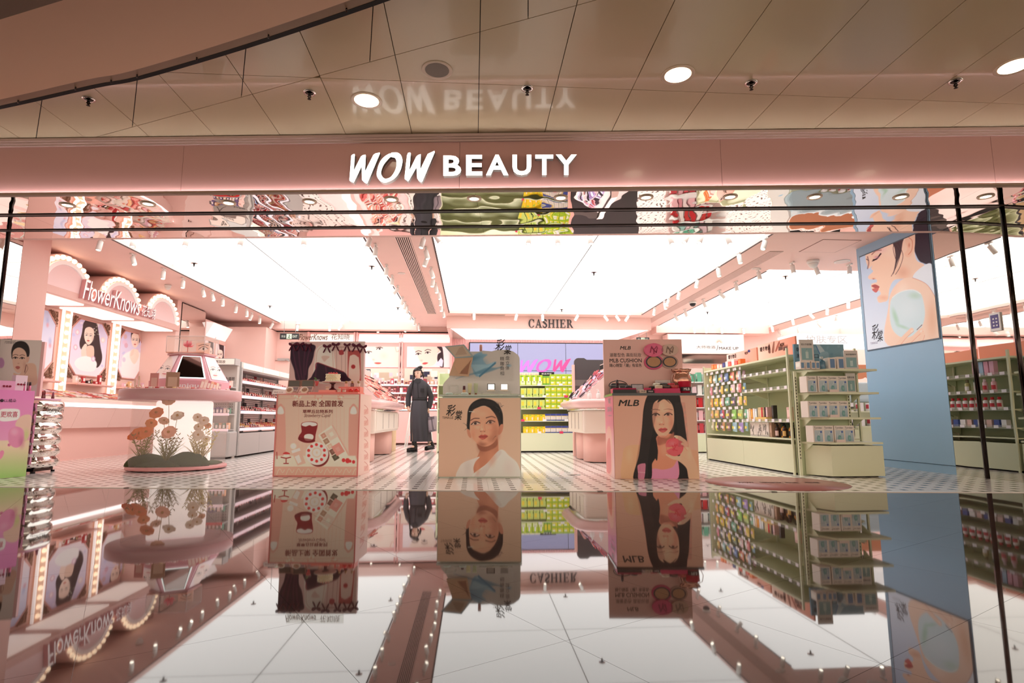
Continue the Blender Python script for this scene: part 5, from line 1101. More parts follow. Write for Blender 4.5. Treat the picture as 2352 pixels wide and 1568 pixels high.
for i, (u, col) in enumerate(((1508,(236,220,196)), (1525,(50,46,50)), (1542,(198,46,62)))):
    z0 = .095; cn = ('cream', 'black', 'red')[i]
    t_ = thing('cushion_compact', '%s patterned cushion compact on the upper tier of the pink stand' % cn, 'compact', onT2(u, .30, .0855), rz); b = B(); b.lathe([(.038,0),(.042,.006),(.042,.026),(.036,.036),(0,.038)], 22); o_ = obj('case', b, mat('pattern_'+cn, col, .3, noise=.5, nscale=60), t_); b = B(); b.lathe([(.0425,.012),(.0435,.014),(.0425,.016)], 22, cap=False); obj('band', b, GOLD, t_)
    t_ = thing('cushion_compact', '%s cushion compact on the lower tier of the pink stand' % cn, 'compact', onT2(u-(-8+4*i) if False else 1513+18*i, .08, .0505), rz); b = B(); b.lathe([(.038,0),(.042,.006),(.042,.026),(.038,.034),(0,.035)], 22); obj('case', b, cmat(col), t_); b = B(); b.lathe([(.0425,.016),(.0435,.018),(.0425,.02)], 22, cap=False); obj('band', b, GOLD, t_)
p_ = thing('display_step', 'two-tier magenta display step carrying six cushion compacts', 'display', onT2(1525, .2), rz); b = B(); b.box(-.145,.135,-.17,.15,0,.02); b.box(-.135,.13,-.17,-.05,.02,.05); obj('lower_tier', b, mat('magenta_card'), p_); b = B(); b.box(-.135,.13,.02,.15,.02,.085); obj('upper_tier', b, BLACK, p_)
for i, (u, y, lab, col) in enumerate(((1487,.12,'magenta MLB lipstick box',(206,36,90)), (1493,.05,'black MLB lipstick box',(36,32,34)), (1470,.10,'silver makeup box',(196,186,184)), (1476,.04,'beige makeup box',(214,188,170)))):
    t_ = thing('cosmetic_box', lab+' lying on the pink stand', 'box', onT2(u, y+.0, .0), rz); b = B(); b.box(-.035,.035,-.025,.025,0,(.06,.035,.045,.03)[i]); obj('carton', b, cmat(col), t_); text('MLB', cmat((230,200,205) if i < 2 else (120,100,100)), -.022, .022, .012, .024, t_, y=-.026, bold=.03)
t_ = thing('drawstring_pouch', 'shiny rose gold drawstring pouch on the pink stand', 'pouch', onT2(1566, .45, .0), rz); n = 28; rings = []
for z, r, f in ((0,.085,.0),(.02,.10,.004),(.08,.105,.006),(.125,.085,.012),(.15,.07,.016),(.165,.085,.02),(.195,.10,.022)):
    rings.append([((r+f*math.cos(7*a))*math.cos(a), (r+f*math.cos(7*a))*.62*math.sin(a), z+.10) for a in np.linspace(0, 2*PI, n, endpoint=False)])
b = B(); b.loft(rings); obj('bag', b, mat('rose_gold_foil', (206,150,128), .25, metal=.75), t_); b = B(); b.box(-.08,.08,-.05,.05,0,.10); obj('support_block', b, mat('board_rose'), t_)
for s_ in (-1, 1): b = B(); b.tube([(s_*.07,-.04,.25),(s_*.12,-.06,.22),(s_*.13,-.07,.15),(s_*.10,-.07,.08)], .004, 5); obj('cord', b, cmat((214,176,160)), t_)
t_ = thing('gift_bucket', 'small red metal bucket with a black label on the pink stand', 'bucket', onT2(1573, .09), rz); b = B(); b.lathe([(.058,0),(.07,.125),(.073,.128),(.068,.128),(.056,.004)], 22); obj('bucket', b, mat('red_tin', (206,40,66), .25), t_); b = B(); b.lathe([(.0612,.02),(.0655,.065)], 22, a0=PI*1.15, a1=PI*1.85, cap=False); obj('label', b, cmat((60,40,46)), t_); b = B(); b.tube([(.073*math.cos(a), .02, .12+.05*math.sin(a)) for a in np.linspace(0, PI, 9)], .0025, 5); obj('handle', b, GREY, t_)
text('MLB', cmat((230,220,220)), -.03, .03, .03, .055, t_, y=-.069, bold=.03)

# ======== strawberry stand (pale pink) with print front
P0, w, rz = stand_frame(627, 1094, 821, 1094); M = local(P0, rz); h = onplane(M, 720, 904, 0)[1]; dp = .50
ss = thing('promotion_stand', 'pale pink promotion stand printed with strawberry cake makeup', 'stand', P0, rz)
b = B(); b.box(0, w, .004, dp, 0, h); obj('body', b, mat('stand_blush', (246, 196, 190), .35), ss)
EDGE = mat('stand_rose_edge', (224, 130, 126), .35)
for x0, x1, z0, z1 in ((-.004, .010, 0, h), (w-.010, w+.004, 0, h), (.01, w-.01, 0, .012), (.01, w-.01, h-.01, h)): b = B(); b.box(x0, x1, -.006, .006, z0, z1); obj('edge_strip', b, EDGE, ss)
cs = full(M, w-.01, .006, h-.006, 0.0, .005); c = lpic(M, cs, (232, 188, 168), 1.2); A = lambda p: T(p, .2296, 610, 750)
c.shade((627, 1000), (822, 1000), (228, 176, 158), (236, 192, 176)); DR, RD, CRM = (136, 48, 44), (196, 44, 48), (248, 232, 218)
for x in list(range(330, 820, 38)): c.line(A([(x, 800), (x, 1290)]), .8, (214, 162, 146), .6)
for x in (150, 880): c.poly(A([(x-45,1290),(x-45,860),(x-30,800),(x,770),(x+30,800),(x+45,860),(x+45,1290)]), (222,150,136), 2); c.poly(A([(x-30,870),(x-25,820),(x,795),(x+25,820),(x+30,870)]), (236,216,206), 2)
for y0 in (690, 720): c.line(A([(130, y0), (520, y0-8), (900, y0)]), .9, (206,146,130), .7)
for x in (310, 520, 735): c.speckle(10, (610+.2296*(x-50), 750+.2296*685, 610+.2296*(x+50), 750+.2296*740), [(214,150,130), (246,214,196)], (1.5, 4), x)
c.poly(A([(90,1290),(900,1290),(930,1400),(75,1400)]), (244,206,190), 3, False); c.poly(A([(80,1400),(930,1400),(930,1500),(80,1500)]), (222,164,146), 1.5, False)
for i in range(9): c.line(A([(110+95*i,1480),(140+95*i,1420),(170+95*i,1460),(190+95*i,1430)]), 1.2, (244,206,188), .8)
c.poly(A([(355,985),(370,960),(430,948),(500,955),(520,985),(500,1080),(485,1150),(400,1160),(330,1130),(335,1090),(360,1050)]), (132,26,34), 1.3); c.poly(A([(362,985),(375,962),(430,952),(500,962),(512,985),(470,995),(440,985),(400,998)]), CRM, 1.2); c.poly(A([(385,1100),(400,1078),(440,1072),(475,1085),(478,1115),(450,1140),(400,1138)]), (240,222,206), 1.2); c.poly(A([(335,1100),(360,1110),(480,1130),(490,1150),(400,1160),(332,1132)]), (104,18,26), 1.2, alpha=.7)
c.poly(A([(525,1085),(660,985),(835,1280),(690,1365)]), (246,212,196), 1.4, False); c.poly(A([(660,985),(676,985),(838,1275),(828,1292)]), (216,168,152), 1, False)
for cx, cy, wd, hh, col in ((580,1090,24,24,(190,140,122)), (608,1145,26,26,(160,126,104)), (645,1195,24,22,(206,178,160)), (672,1248,28,28,(124,84,72)), (700,1305,30,28,(86,80,64)), (660,1075,48,52,(244,190,176)), (725,1225,46,54,(222,138,128))):
    a = -.55; ca, sa = math.cos(a), math.sin(a); c.poly(A([(cx+dx*ca-dy*sa, cy+dx*sa+dy*ca) for dx, dy in ((-wd,-hh),(wd,-hh),(wd,hh),(-wd,hh))]), col, 1.2, False); c.poly(A([(cx+dx*ca-dy*sa, cy+dx*sa+dy*ca) for dx, dy in ((-wd*.4,-hh*.4),(wd*.4,-hh*.4),(wd*.4,hh*.4),(-wd*.4,hh*.4))]), tuple(min(255, v+18) for v in col), 1.2, False)
c.poly(A([(228,1165),(315,1135),(402,1365),(320,1390)]), (240,176,160), 1.3, False); c.blob(*A([(278,1195)])[0], 9, 9, (250,226,214), .9, 0, .5); c.poly(A([(258,1240),(340,1212),(350,1238),(268,1266)]), (250,230,220), 1, False); c.poly(A([(290,1300),(335,1280),(360,1350),(325,1370)]), (226,210,206), 1, False)
c.blob(*A([(530,1285)])[0], 26, 28, (120,40,40), 1, 0, .9); c.blob(*A([(515,1270)])[0], 27, 27, (250,236,226), 1, 0, .92)
for i in range(10): a = 2*PI*i/10+.3; x, y = A([(510,1262)])[0]; c.blob(x+19*math.cos(a), y+19*math.sin(a), 4.6, 4.6, (206,36,40), 1, 0, .5); c.blob(x+19*math.cos(a)-1, y+19*math.sin(a)-3, 2, 1.2, (90,120,60), .8)
c.blob(*A([(512,1258)])[0], 13, 13, (226,190,176), 1, 0, .85); c.blob(*A([(512,1258)])[0], 10, 10, (250,226,216), 1, 0, .7); c.blob(*A([(512,1258)])[0], 5, 7, (216,168,152), .7)
for dx, dy, r in ((780,1335,5), (820,1340,6.5), (880,1352,4.5), (845,1345,4)): c.blob(*A([(dx,dy)])[0], r, r*1.1, (198,34,40), 1, 0, .6)
c.line(A([(155,1305),(205,1315),(250,1305)]), 2.4, (150,44,44)); c.poly(A([(180,1300),(180,1265),(235,1265),(235,1300)]), (246,214,200), 1, False); c.poly(A([(178,1275),(240,1275),(236,1262),(205,1252),(180,1262)]), RD, 1); c.line(A([(205,1315),(205,1360)]), 2.2, (150,44,44)); c.line(A([(182,1368),(228,1368)]), 2.2, (150,44,44)); c.line(A([(112,1255),(114,1320)]), 2, (150,50,50))
c.gain = 1.45; c.sheet('cake_print', cs, PRINT, ss)
INKR = mat('ink_dark_red', (132, 44, 42), .5)
labeltext(M, '新品上架 全国首发', INKR, 610+.2296*268, 610+.2296*778, 750+.2296*738, 750+.2296*800, -.001, ss, bold=.022); labeltext(M, '草莓丘比特系列', INKR, 610+.2296*372, 610+.2296*670, 750+.2296*830, 750+.2296*866, -.001, ss, bold=.022); labeltext(M, 'Strawberry Cupid', INKR, 610+.2296*384, 610+.2296*652, 750+.2296*870, 750+.2296*915, -.001, ss, shear=.35, bold=-.008)
cs = [(w+.003, .01, h-.01), (w+.003, dp-.01, h-.01), (w+.003, dp-.01, .01), (w+.003, .01, .01)]; c = lpic(M, cs, (246,206,196), 2.2); q = [proj(M @ Vector(p)) for p in cs]; um = (q[0][0]+q[1][0])/2
for y in range(930, 1070, 26): c.line([(um-4,y),(um+3,y+8),(um-3,y+18)], 1.1, (206,120,112)); c.poly([(um-5,y+10),(um+5,y+8),(um+5,y+20),(um-5,y+22)], (230,160,150), 1, False, .7)
c.sheet('side_print', cs, PRINT, ss)
yb = .42; x0, x1, z0, z1 = rectpx(M, 662, 838, 784, 905, yb); b = B(); b.box(x0, x1, yb, yb+.05, h, z1); obj('backboard', b, mat('board_blush', (226, 186, 182), .4), ss)
cs = [(x0+.004, yb-.001, z1-.004), (x1-.004, yb-.001, z1-.004), (x1-.004, yb-.001, h+.002), (x0+.004, yb-.001, h+.002)]; c = lpic(M, cs, (216, 190, 186), 1.2); VEL = (52, 26, 48)
c.shade((662, 790), (838, 800), (206, 170, 168), (222, 196, 190)); c.poly(A([(490,540),(500,280),(520,210),(580,180),(640,200),(680,260),(690,540)]), (232,216,210), 2); c.line(A([(500,540),(510,290),(540,215),(590,195),(640,215),(670,270),(680,540)]), 1.6, (206,176,168))
c.poly(A([(560,300),(590,290),(640,300),(610,330),(590,350),(570,330)]), (206,180,172), 2); c.poly(A([(820,540),(822,240),(950,235),(955,540)]), (176,70,70), 1.6, False); c.poly(A([(835,540),(838,320),(860,285),(890,280),(920,300),(935,330),(938,540)]), (226,196,188), 1.6); c.blob(*A([(877,400)])[0], 6, 6, (170,30,40), 1, 0, .6)
for x in (710, 760, 800, 965): c.line(A([(x,200),(x,540)]), 2.2, (190,156,150), .8)
c.line(A([(690,205),(990,200)]), 3, (188,150,146)); c.poly(A([(735,240),(775,235),(780,275),(740,280)]), (170,50,60), 1.4)
c.poly(A([(225,190),(480,180),(486,260),(465,350),(430,420),(410,540),(310,540),(285,430),(250,330)]), VEL, 1.6); c.poly(A([(460,500),(500,420),(515,360),(560,370),(640,400),(780,450),(820,500),(830,545),(450,545)]), VEL, 1.6)
for a_, e_ in (((270,200),(340,530)), ((330,195),(365,520)), ((400,190),(385,520)), ((450,190),(400,480)), ((520,380),(500,520)), ((600,400),(640,540)), ((690,425),(760,540))): c.line(A([a_, ((a_[0]+e_[0])/2-8, (a_[1]+e_[1])/2), e_]), 3, (96,40,72), .6, 2)
c.line(A([(500,420),(515,362),(640,402),(780,452)]), 2, (150,40,60), .8)
c.gain = 1.3; c.sheet('drapery_print', cs, PRINT, ss)
# velvet bows along the top edge
for i, (u, v) in enumerate(((672,792),(689,791),(708,793),(751,796),(771,792),(797,793),(818,794),(834,797))):
    cx, cz = onplane(M, u, v, yb-.02); s_ = 1.0+.12*math.sin(i*2.3); b = B()
    for sg in (-1, 1):
        b.loft([[(cx+sg*d*s_+0*a, yb-.018+e*math.cos(a)*.5, cz+.004+e*math.sin(a)*s_+d*.25) for a in np.linspace(0, 2*PI, 8, endpoint=False)] for d, e in ((.004,.006),(.02,.016),(.035,.02),(.046,.012),(.05,.003))])
        b.loft([[(cx+sg*(.006+d*.55)*s_+sg*e*math.cos(a), yb-.02+.004*math.sin(a), cz-d*1.25) for a in np.linspace(0, 2*PI, 6, endpoint=False)] for d, e in ((.0,.006),(.025,.009),(.045,.011),(.06,.006))])
    b.ball((cx, yb-.022, cz+.002), .0095, 8, 5); obj('bow', b, mat('velvet_burgundy', (96, 22, 46) if i % 2 else (88,20,44), .7), ss)
# clear acrylic name plate
x0, x1, z0, z1 = rectpx(M, 688, 812, 764, 786, yb+.02); b = B(); b.box(x0, x1, yb+.02, yb+.028, z0-.03, z1); np_ = obj('name_plate', b, glass('clear_acrylic'), ss)
INKO = mat('ink_gold', (150, 110, 90), .4); x0, x1, z0, z1 = rectpx(M, 686, 753, 767, 781, yb+.02); text('FlowerKnows', INKO, x0, x1, z0, z1, ss, y=yb+.018, shear=.3, bold=.012); x0, x1, z0, z1 = rectpx(M, 761, 804, 766, 780, yb+.02); text('花知晓', INKO, x0, x1, z0, z1, ss, y=yb+.018)
# goods on the strawberry stand
def onT3(u, y, dz=0.0): return M @ Vector((onplane(M, u, 890, y)[0], y, h+dz+.0015))
PKC = mat('coral_riser', (240, 128, 118), .35)
t_ = thing('display_riser', 'stepped coral pink riser on the strawberry stand', 'riser', onT3(765, .16), rz); b = B(); b.box(-.225,.33,-.13,.14,0,.018); obj('base', b, PKC, t_); b = B(); b.box(-.14,.05,-.08,.1,.018,.045); obj('low_step', b, mat('coral_light', (250,160,146), .35), t_); b = B(); b.box(.07,.32,-.02,.13,.018,.085); obj('high_step', b, PKC, t_)
t_ = thing('cake_stand', 'dark pedestal stand with a white glass plate on the strawberry stand', 'stand', onT3(764, .23, .046), rz); b = B(); b.lathe([(.05,0),(.045,.01),(.018,.03),(.016,.07),(.04,.09)], 18); obj('pedestal', b, mat('burgundy_wood', (80,24,30), .3), t_); b = B(); b.lathe([(.0,.09),(.11,.092),(.125,.1),(.123,.104),(.0,.098)], 30); obj('plate', b, mat('porcelain', (238,226,216), .15), t_)
t_ = thing('strawberry_cake', 'small cream cake topped with strawberries on the pedestal stand', 'cake', onT3(764, .23, .153), rz); b = B(); b.lathe([(.078,0),(.082,.006),(.08,.07),(.076,.078),(0,.08)], 28); obj('sponge', b, mat('cream_icing', (246,226,186), .5), t_)
b = B()
for i in range(22): a = 2*PI*i/22; b.ball((.081*math.cos(a), .081*math.sin(a), .008), .011, 6, 4); b.ball((.078*math.cos(a), .078*math.sin(a), .078), .009, 6, 4)
for i in range(9): a = 2*PI*i/9; b.tube([(.082*math.cos(a+d), .082*math.sin(a+d), .062-.022*math.cos(d*4.5)) for d in np.linspace(-.35, .35, 7)], .005, 5)
obj('icing', b, mat('icing_white', (252,240,210), .5), t_)
for i, (x, y) in enumerate(((-.04,-.02),(-.012,-.035),(.02,-.03),(.045,-.01),(.0,.0),(.03,.02),(-.03,.02))):
    b = B(); b.lathe([(0,-.002),(.014,.004),(.013,.014),(.006,.024),(0,.026)], 10, (x,y)); s_ = obj('strawberry', b, mat('strawberry_red', (220,52,52), .3), t_, (0,0,.08))
def palette(u, y, rot, label, kind):
    t_ = thing('makeup_palette', label, 'palette', onT3(u, y, .0), rz+rot)
    b = B(); b.prism([(x_*.085, y_*.06) for x_, y_ in ((-1,-.4),(-.5,-1),(.5,-1),(1,-.4),(1,.6),(.6,1),(-.6,1),(-1,.6))], 0, .02); obj('easel', b, mat('pale_rose', (246,200,194), .3), t_)
    b = B(); b.box(-.075,.075,-.05,.05,0,.012); o_ = obj('tray', b, cmat((206,160,140)), t_, (0,.0,.05)); o_.rotation_euler = (.75,0,0)
    for i in range(2):
        for j in range(2): b = B(); b.box(-.066+.068*i, -.006+.068*i, -.042+.044*j, -.004+.044*j, .012, .015); s_ = obj('pan', b, cmat(((232,176,160),(160,110,96),(206,140,126),(120,76,70))[i+2*j]), o_)
    b = B(); b.box(-.075,.075,-.006,.006,0,.085); l_ = obj('lid', b, cmat((150,110,96)), t_, (0,.045,.085)); l_.rotation_euler = (-.15,0,0); b = B(); b.box(-.062,.062,-.008,-.006,.008,.077); obj('mirror', b, MIRROR, l_)
    b = B(); b.lathe([(0,0),(.042,0),(.045,.008),(.04,.018),(0,.02)], 22); m_ = obj('medallion_compact', b, cmat((238,220,200)), t_, (-.0,-.075,.04)); m_.rotation_euler = (1.0,0,0); b = B(); b.lathe([(.03,.02),(.03,.024),(.018,.026),(0,.026)], 18); obj('cameo', b, mat('cameo_gold', (176,130,104), .35), m_)
    b = B(); b.box(-.03,.03,-.1,-.03,0,.012); obj('foot', b, mat('pale_rose'), t_); return t_
palette(672, .20, .0, 'open palette with mirrored lid near the cocktail glass riser edge', 0); palette(704, .17, .12, 'open palette tilted on its easel beside the cocktail glass', 1)
t_ = thing('cocktail_glass', 'stemmed glass of red drink with a green leaf on the strawberry stand', 'glass', onT3(727, .12, .019), rz); b = B(); b.lathe([(.032,0),(.03,.004),(.005,.01),(.004,.06),(.012,.07),(.034,.15),(.033,.152),(.01,.074)], 18, cap=False); obj('glass', b, glass('clear_acrylic'), t_); b = B(); b.lathe([(0,.073),(.011,.075),(.027,.13),(0,.13)], 16); obj('drink', b, mat('red_drink', (222,46,50), .15), t_); b = B(); b.tube([(.0,0,.13),(-.015,0,.16),(-.03,-.01,.175)], [.004,.01,.002], 6); obj('leaf', b, cmat((80,120,50)), t_)
for i, (u, y, z, lab) in enumerate(((752,.12,.046,'small blush jar on the low coral step'), (779,.06,.019,'cream jar before the low coral step'), (791,.06,.019,'cream jar with a pink lid before the coral riser'))):
    t_ = thing('cosmetic_jar', lab, 'jar', onT3(u, y, z), rz); b = B(); b.lathe([(.018,0),(.02,.004),(.02,.022)], 14); obj('jar', b, cmat((240,206,190)), t_); b = B(); b.lathe([(.021,.022),(.021,.036),(.018,.04),(0,.04)], 14); obj('lid', b, cmat((226,190,166) if i < 2 else (236,150,140)), t_)
for i, (u, lab) in enumerate(((795,'pink perfume bottle with gold cap on the high coral step'), (809,'dark red perfume bottle on the high coral step'), (823,'clear perfume bottle on the high coral step'))):
    t_ = thing('perfume_bottle', lab, 'bottle', onT3(u, .22, .086), rz); b = B(); b.box(-.018,.018,-.014,.014,0,.042); obj('flask', b, cmat(((240,170,160),(120,30,40),(230,206,196))[i], .15), t_, bevel=.004); b = B(); b.lathe([(.008,.042),(.013,.046),(.013,.066),(.011,.07),(0,.07)], 12); obj('cap', b, GOLD, t_)
for i, u in enumerate((806, 819)):
    t_ = thing('lip_balm', 'glossy red round lip balm on the coral riser beside the %s' % ('cream jars', 'shortcake card')[i], 'lip balm', onT3(u, .06, .019), rz); b = B(); b.lathe([(.018,0),(.024,.012),(.022,.03),(.012,.042),(0,.044)], 14); obj('ball', b, mat('red_gloss', (232,50,44), .1), t_); b = B(); b.lathe([(.019,0),(.02,.005),(.019,.01)], 14, cap=False); obj('ring', b, GOLD, t_)
t_ = thing('price_card', 'folded white price card at the corner of the strawberry stand', 'card', onT3(642, .06), rz); b = B(); b.prism([(-.03,0),(.03,0),(.0,.05)], -.07, .07, axis='x'); o_ = obj('card', b, cmat((246,226,222)), t_); text('新品 ¥129', INKR, -.05, .05, .012, .026, t_, y=-.026, frame=lambda x, y, z: (x, -.0315+z*.6, z))
# ------------------------------------------------------------------ pale green gondola with a beauty end unit (right)
GX = 3.62; GY0, GY1 = 6.40, 8.82
gd = thing('shelf_gondola', 'long pale green gondola with hooks and shelves of toiletries', 'shelf', (GX+.42, (GY0+GY1)/2, 0)); GO = Vector((GX+.42, (GY0+GY1)/2, 0))
def Wg(o): o.location = Vector(o.location)-GO; return o
zlv = {k: at(1720, v, 0, GX).z for k, v in ()}
# both long sides: left face at x=GX, right face at x=GX+.84; spine in the middle
SH = [1.19, .985, .77, .545]; TOP = 1.365
b = B(); b.box(GX+.40, GX+.44, GY0, GY1, .1, 1.37); Wg(obj('back_panel', b, GREEND, gd))
for sx, x0, x1 in ((0, GX+.005, GX+.41), (1, GX+.43, GX+.835)):
    for y0, y1 in ((GY0+.01, (GY0+GY1)/2-.002), ((GY0+GY1)/2+.002, GY1-.01)):
        b = B(); b.box(x0, x1, y0, y1, .02, .335); Wg(obj('base_panel', b, GREEN, gd))
    b = B(); b.box(x0+.02, x1-.02, GY0+.02, GY1-.02, 0, .02); Wg(obj('toe_kick', b, DARK, gd))
    b = B(); b.box(x0, x1, GY0, GY1, TOP-.022, TOP); Wg(obj('top_shelf', b, GREEN, gd))
    b = B(); b.box(x0, x1, GY0, GY1, .385, .40); Wg(obj('bottom_shelf', b, GREEN, gd))
    ys = [(GY0+.02, GY0+1.22)] if sx == 0 else [(GY0+.02, (GY0+GY1)/2), ((GY0+GY1)/2, GY1-.02)]
    for y0, y1 in ys:
        for z in ((SH[0]-.0, SH[1]-.0, .60) if sx == 0 else (1.16, .95, .74, .52)):
            b = B(); b.box(x0+.03 if sx == 0 else x0, x1 if sx == 0 else x1-.03, y0, y1, z-.014, z); s_ = Wg(obj('shelf', b, GREEN, gd))
            xe = x0+.02 if sx == 0 else x1-.03; b = B(); b.box(xe, xe+.01, y0, y1, z-.02, z+.028); e_ = Wg(obj('price_rail', b, glass('clear_acrylic'), gd))
            for k in range(7):
                y = y0+.08+k*.165; xx = xe-.002 if sx == 0 else xe+.010; b = B(); b.box(xx, xx+.002, y-.03, y+.03, z-.012, z+.024); Wg(obj('price_tag', b, cmat((246, 238, 242)), gd))
            for yy in (y0+.04, y1-.05): b = B(); b.prism([(x0+.36, z-.014), (x0+.36, z-.10), (x0+.33, z-.09), (x0+.1, z-.014)] if sx == 0 else [(x0+.05, z-.014), (x0+.3, z-.014), (x0+.08, z-.09), (x0+.05, z-.1)], yy, yy+.012, axis='y'); Wg(obj('bracket', b, GREEN, gd))
for y in (GY0-.012, (GY0+GY1)/2-.012, GY1-.012):
    for x in ((GX+.39, GX+.45) if GY0 < y < GY1-.1 else (GX+.0, GX+.84)):
        b = B(); b.box(x-.0 if x < GX+.5 else x-.02, x+.02 if x < GX+.5 else x, y, y+.024, 0, 1.44 if x < GX+.1 or x > GX+.8 else 1.38); u_ = Wg(obj('upright', b, GREEN, gd))
b = B(); b.box(GX+.0, GX+.84, GY1-.005, GY1+.02, 0, 1.42); Wg(obj('end_panel', b, GREEN, gd))
# top goods and header boards (orange) along the aisle edge
for (y0, y1, zh, cA, cB, tx) in ((GY0+.12, GY0+1.02, 1.60, (240,150,124), (250,206,190), '暖冬物语'), (GY0+1.06, GY0+1.98, 1.58, (244,160,136), (252,222,210), '暖冬物语')):
    hd = thing('header_board', 'orange header board with %s on the gondola top' % ('makeup brushes and jars' if y0 < GY0+.5 else 'small product print'), 'board', (GX+.2, y0, TOP+.0015))
    cs = [(GX+.19, y1, zh), (GX+.19, y0, zh), (GX+.19, y0, TOP+.01), (GX+.19, y1, TOP+.01)]; c = picture(cs, cA, 1.3); q = [proj(p) for p in cs]
    c.shade((q[0][0], q[0][1]), (q[1][0], q[1][1]), cB, cA)
    if y0 < GY0+.5:
        A = lambda p: T(p, .2551, 1580, 720); c.poly(A([(725,350),(725,290),(735,275),(745,350)]), (120,70,56), 1); c.poly(A([(755,345),(770,255),(780,255),(775,345)]), (150,90,70), 1); c.poly(A([(785,335),(815,255),(828,260),(800,335)]), (170,90,70), 1)
        for x in (835, 878): c.poly(A([(x-20,335),(x-20,290),(x+20,283),(x+20,325)]), (110,70,56), 1, False); c.poly(A([(x-20,300),(x-20,285),(x+20,278),(x+20,292)]), (190,120,96), 1, False)
    else: c.blob(*T([(550,337)], .2551, 1580, 720)[0], 3.4, 3.4, (40,50,120), 1, 0, .8)
    o_ = c.sheet('print', cs, PRINT, hd); o_.location -= Vector((GX+.2, y0, TOP+.0015)); b = B(); b.box(-.008, .01, 0, y1-y0, 0, zh-TOP); obj('board', b, cmat(cA), hd)
    text(tx, cmat((150,60,50)), 0, .26, .14, .2, hd, bold=.01, frame=lambda x, y, z, L=y1-y0: (-.012, L-.06-x, z)); text('WOW', cmat((150,60,50)), 0, .1, .15, .19, hd, bold=.02, frame=lambda x, y, z, L=y1-y0: (-.012, .34-x, z))
# price tags and pouches on hooks (far half of the aisle side)
rn = random.Random(21)
PAL = [[(240,180,90),(236,214,190),(150,196,196),(130,190,190),(196,160,206),(90,120,170),(70,110,180),(206,60,70),(240,130,90),(240,150,110),(200,200,230),(120,80,90)],
       [(230,120,140),(60,70,110),(210,200,180),(50,60,90),(230,180,60),(70,90,60),(80,100,70),(240,210,220),(246,200,200),(246,220,214),(216,90,90),(90,140,170)],
       [(240,150,60),(240,190,20),(244,196,30),(240,180,20),(220,180,200),(90,170,140),(100,176,146),(50,46,60),(54,48,64),(240,190,190),(244,200,70),(240,196,60)],
       [(246,180,90),(246,200,140),(240,170,80),(70,90,170),(200,50,60),(236,236,240),(110,70,60),(120,190,50),(126,200,60),(190,216,110),(180,210,100),(110,190,150)],
       [(220,200,160),(240,220,60),(60,46,40),(90,60,40),(206,130,60),(110,70,50),(100,60,46),(140,190,216),(150,196,220),(140,110,190),(150,120,200),(130,180,190)]]
ROWN = ('top', 'second', 'third', 'fourth', 'bottom')
for r, ztop in enumerate((1.292, 1.113, .934, .755, .576)):
    for k in range(12):
        y = GY1-.09-k*.097; x = GX+.075+.02*(k % 2); col = tuple(int(v*.72+70) for v in PAL[r][k]); hh = rn.uniform(.115, .134)
        t_ = thing('hanging_pouch', '%s pouch hanging in the %s hook row of the gondola' % (cname(col), ROWN[r]), 'pouch', (x, y, ztop), 0, 'pouches on the gondola hooks')
        ww = .040; b = B(); rings = []
        for zz, f, d in ((0, .95, .001), (-.018, 1, .002), (-hh*.3, 1, .010), (-hh*.75, 1, .013), (-hh*.95, 1, .006), (-hh, 1, .001)): rings.append([(sx_*d, sy_*ww*f, zz) for sx_, sy_ in ((-1,0),(-.8,-.7),(-.2,-1),(.2,-1),(.8,-.7),(1,0),(.8,.7),(.2,1),(-.2,1),(-.8,.7))])
        b.loft(rings); o_ = obj('pouch', b, cmat(col, .25), t_); b = B(); b.box(-.0145, -.0125, -.026, .026, -hh*.72, -hh*.42); obj('label', b, cmat(rn.choice([(250,244,240), (250,230,120), (240,200,210), tuple(min(255, v+50) for v in col)])), t_)
        b = B(); b.tube([(.30, 0, .012), (-.03, 0, .012), (-.05, 0, .02)], .0025, 5); obj('hook', b, CHROME, t_)
        b = B(); b.box(-.055, -.053, -.024, .024, .004, .042); obj('price_tag', b, cmat((246,238,242)), t_)
# shelf goods on the near half: cartons, tubes in trays, pump bottles, gift boxes
def gcart(x, y, z, dx, dy, h, col, label, name='carton', cat='box', lab=None, group=None):
    t_ = thing(name, label, cat, (x, y, z+.0015), 0, group); b = B(); b.box(-dx/2, dx/2, -dy/2, dy/2, 0, h); obj('carton', b, cmat(col), t_); b = B(); b.box(-dx/2-.0012, -dx/2, -dy*.36, dy*.36, h*.3, h*.8); obj('label', b, cmat(lab or tuple(min(255, v+30) for v in col)), t_); return t_
for k, col in enumerate([(246,236,226), (240,200,160), (236,160,70), (246,240,236), (220,230,236)]): gcart(GX+.1, GY0+1.16-.055*k, .60, .06, .045, .15+.01*(k % 2), col, '%s tube carton in the white tray of the gondola' % cname(col), group='tube cartons')
for k in range(6): gcart(GX+.1, GY0+.86-.04*k, .60, .06, .034, .17, [(226,196,150),(232,206,160),(206,60,60),(180,150,110),(60,40,40),(236,190,190)][k], '%s carton in the yellow tray of the gondola' % ['tan','beige','red','olive','dark brown','pale pink'][k], group='tray cartons')
t_ = thing('display_tray', 'low yellow display tray on the gondola shelf', 'tray', (GX+.05, GY0+.76, .6015)); b = B(); b.box(-.012,-.006,-.13,.13,0,.045); b.box(-.012,.09,-.14,-.13,0,.045); b.box(-.012,.09,.13,.14,0,.045); obj('tray', b, cmat((246,206,120)), t_)
gcart(GX+.1, GY0+.14, .60, .08, .07, .16, (226,186,176), 'pink striped carton at the end of the gondola shelf'); gcart(GX+.12, GY0+.56, .60, .05, .04, .19, (56,50,48), 'tall charcoal carton beside the yellow tray')
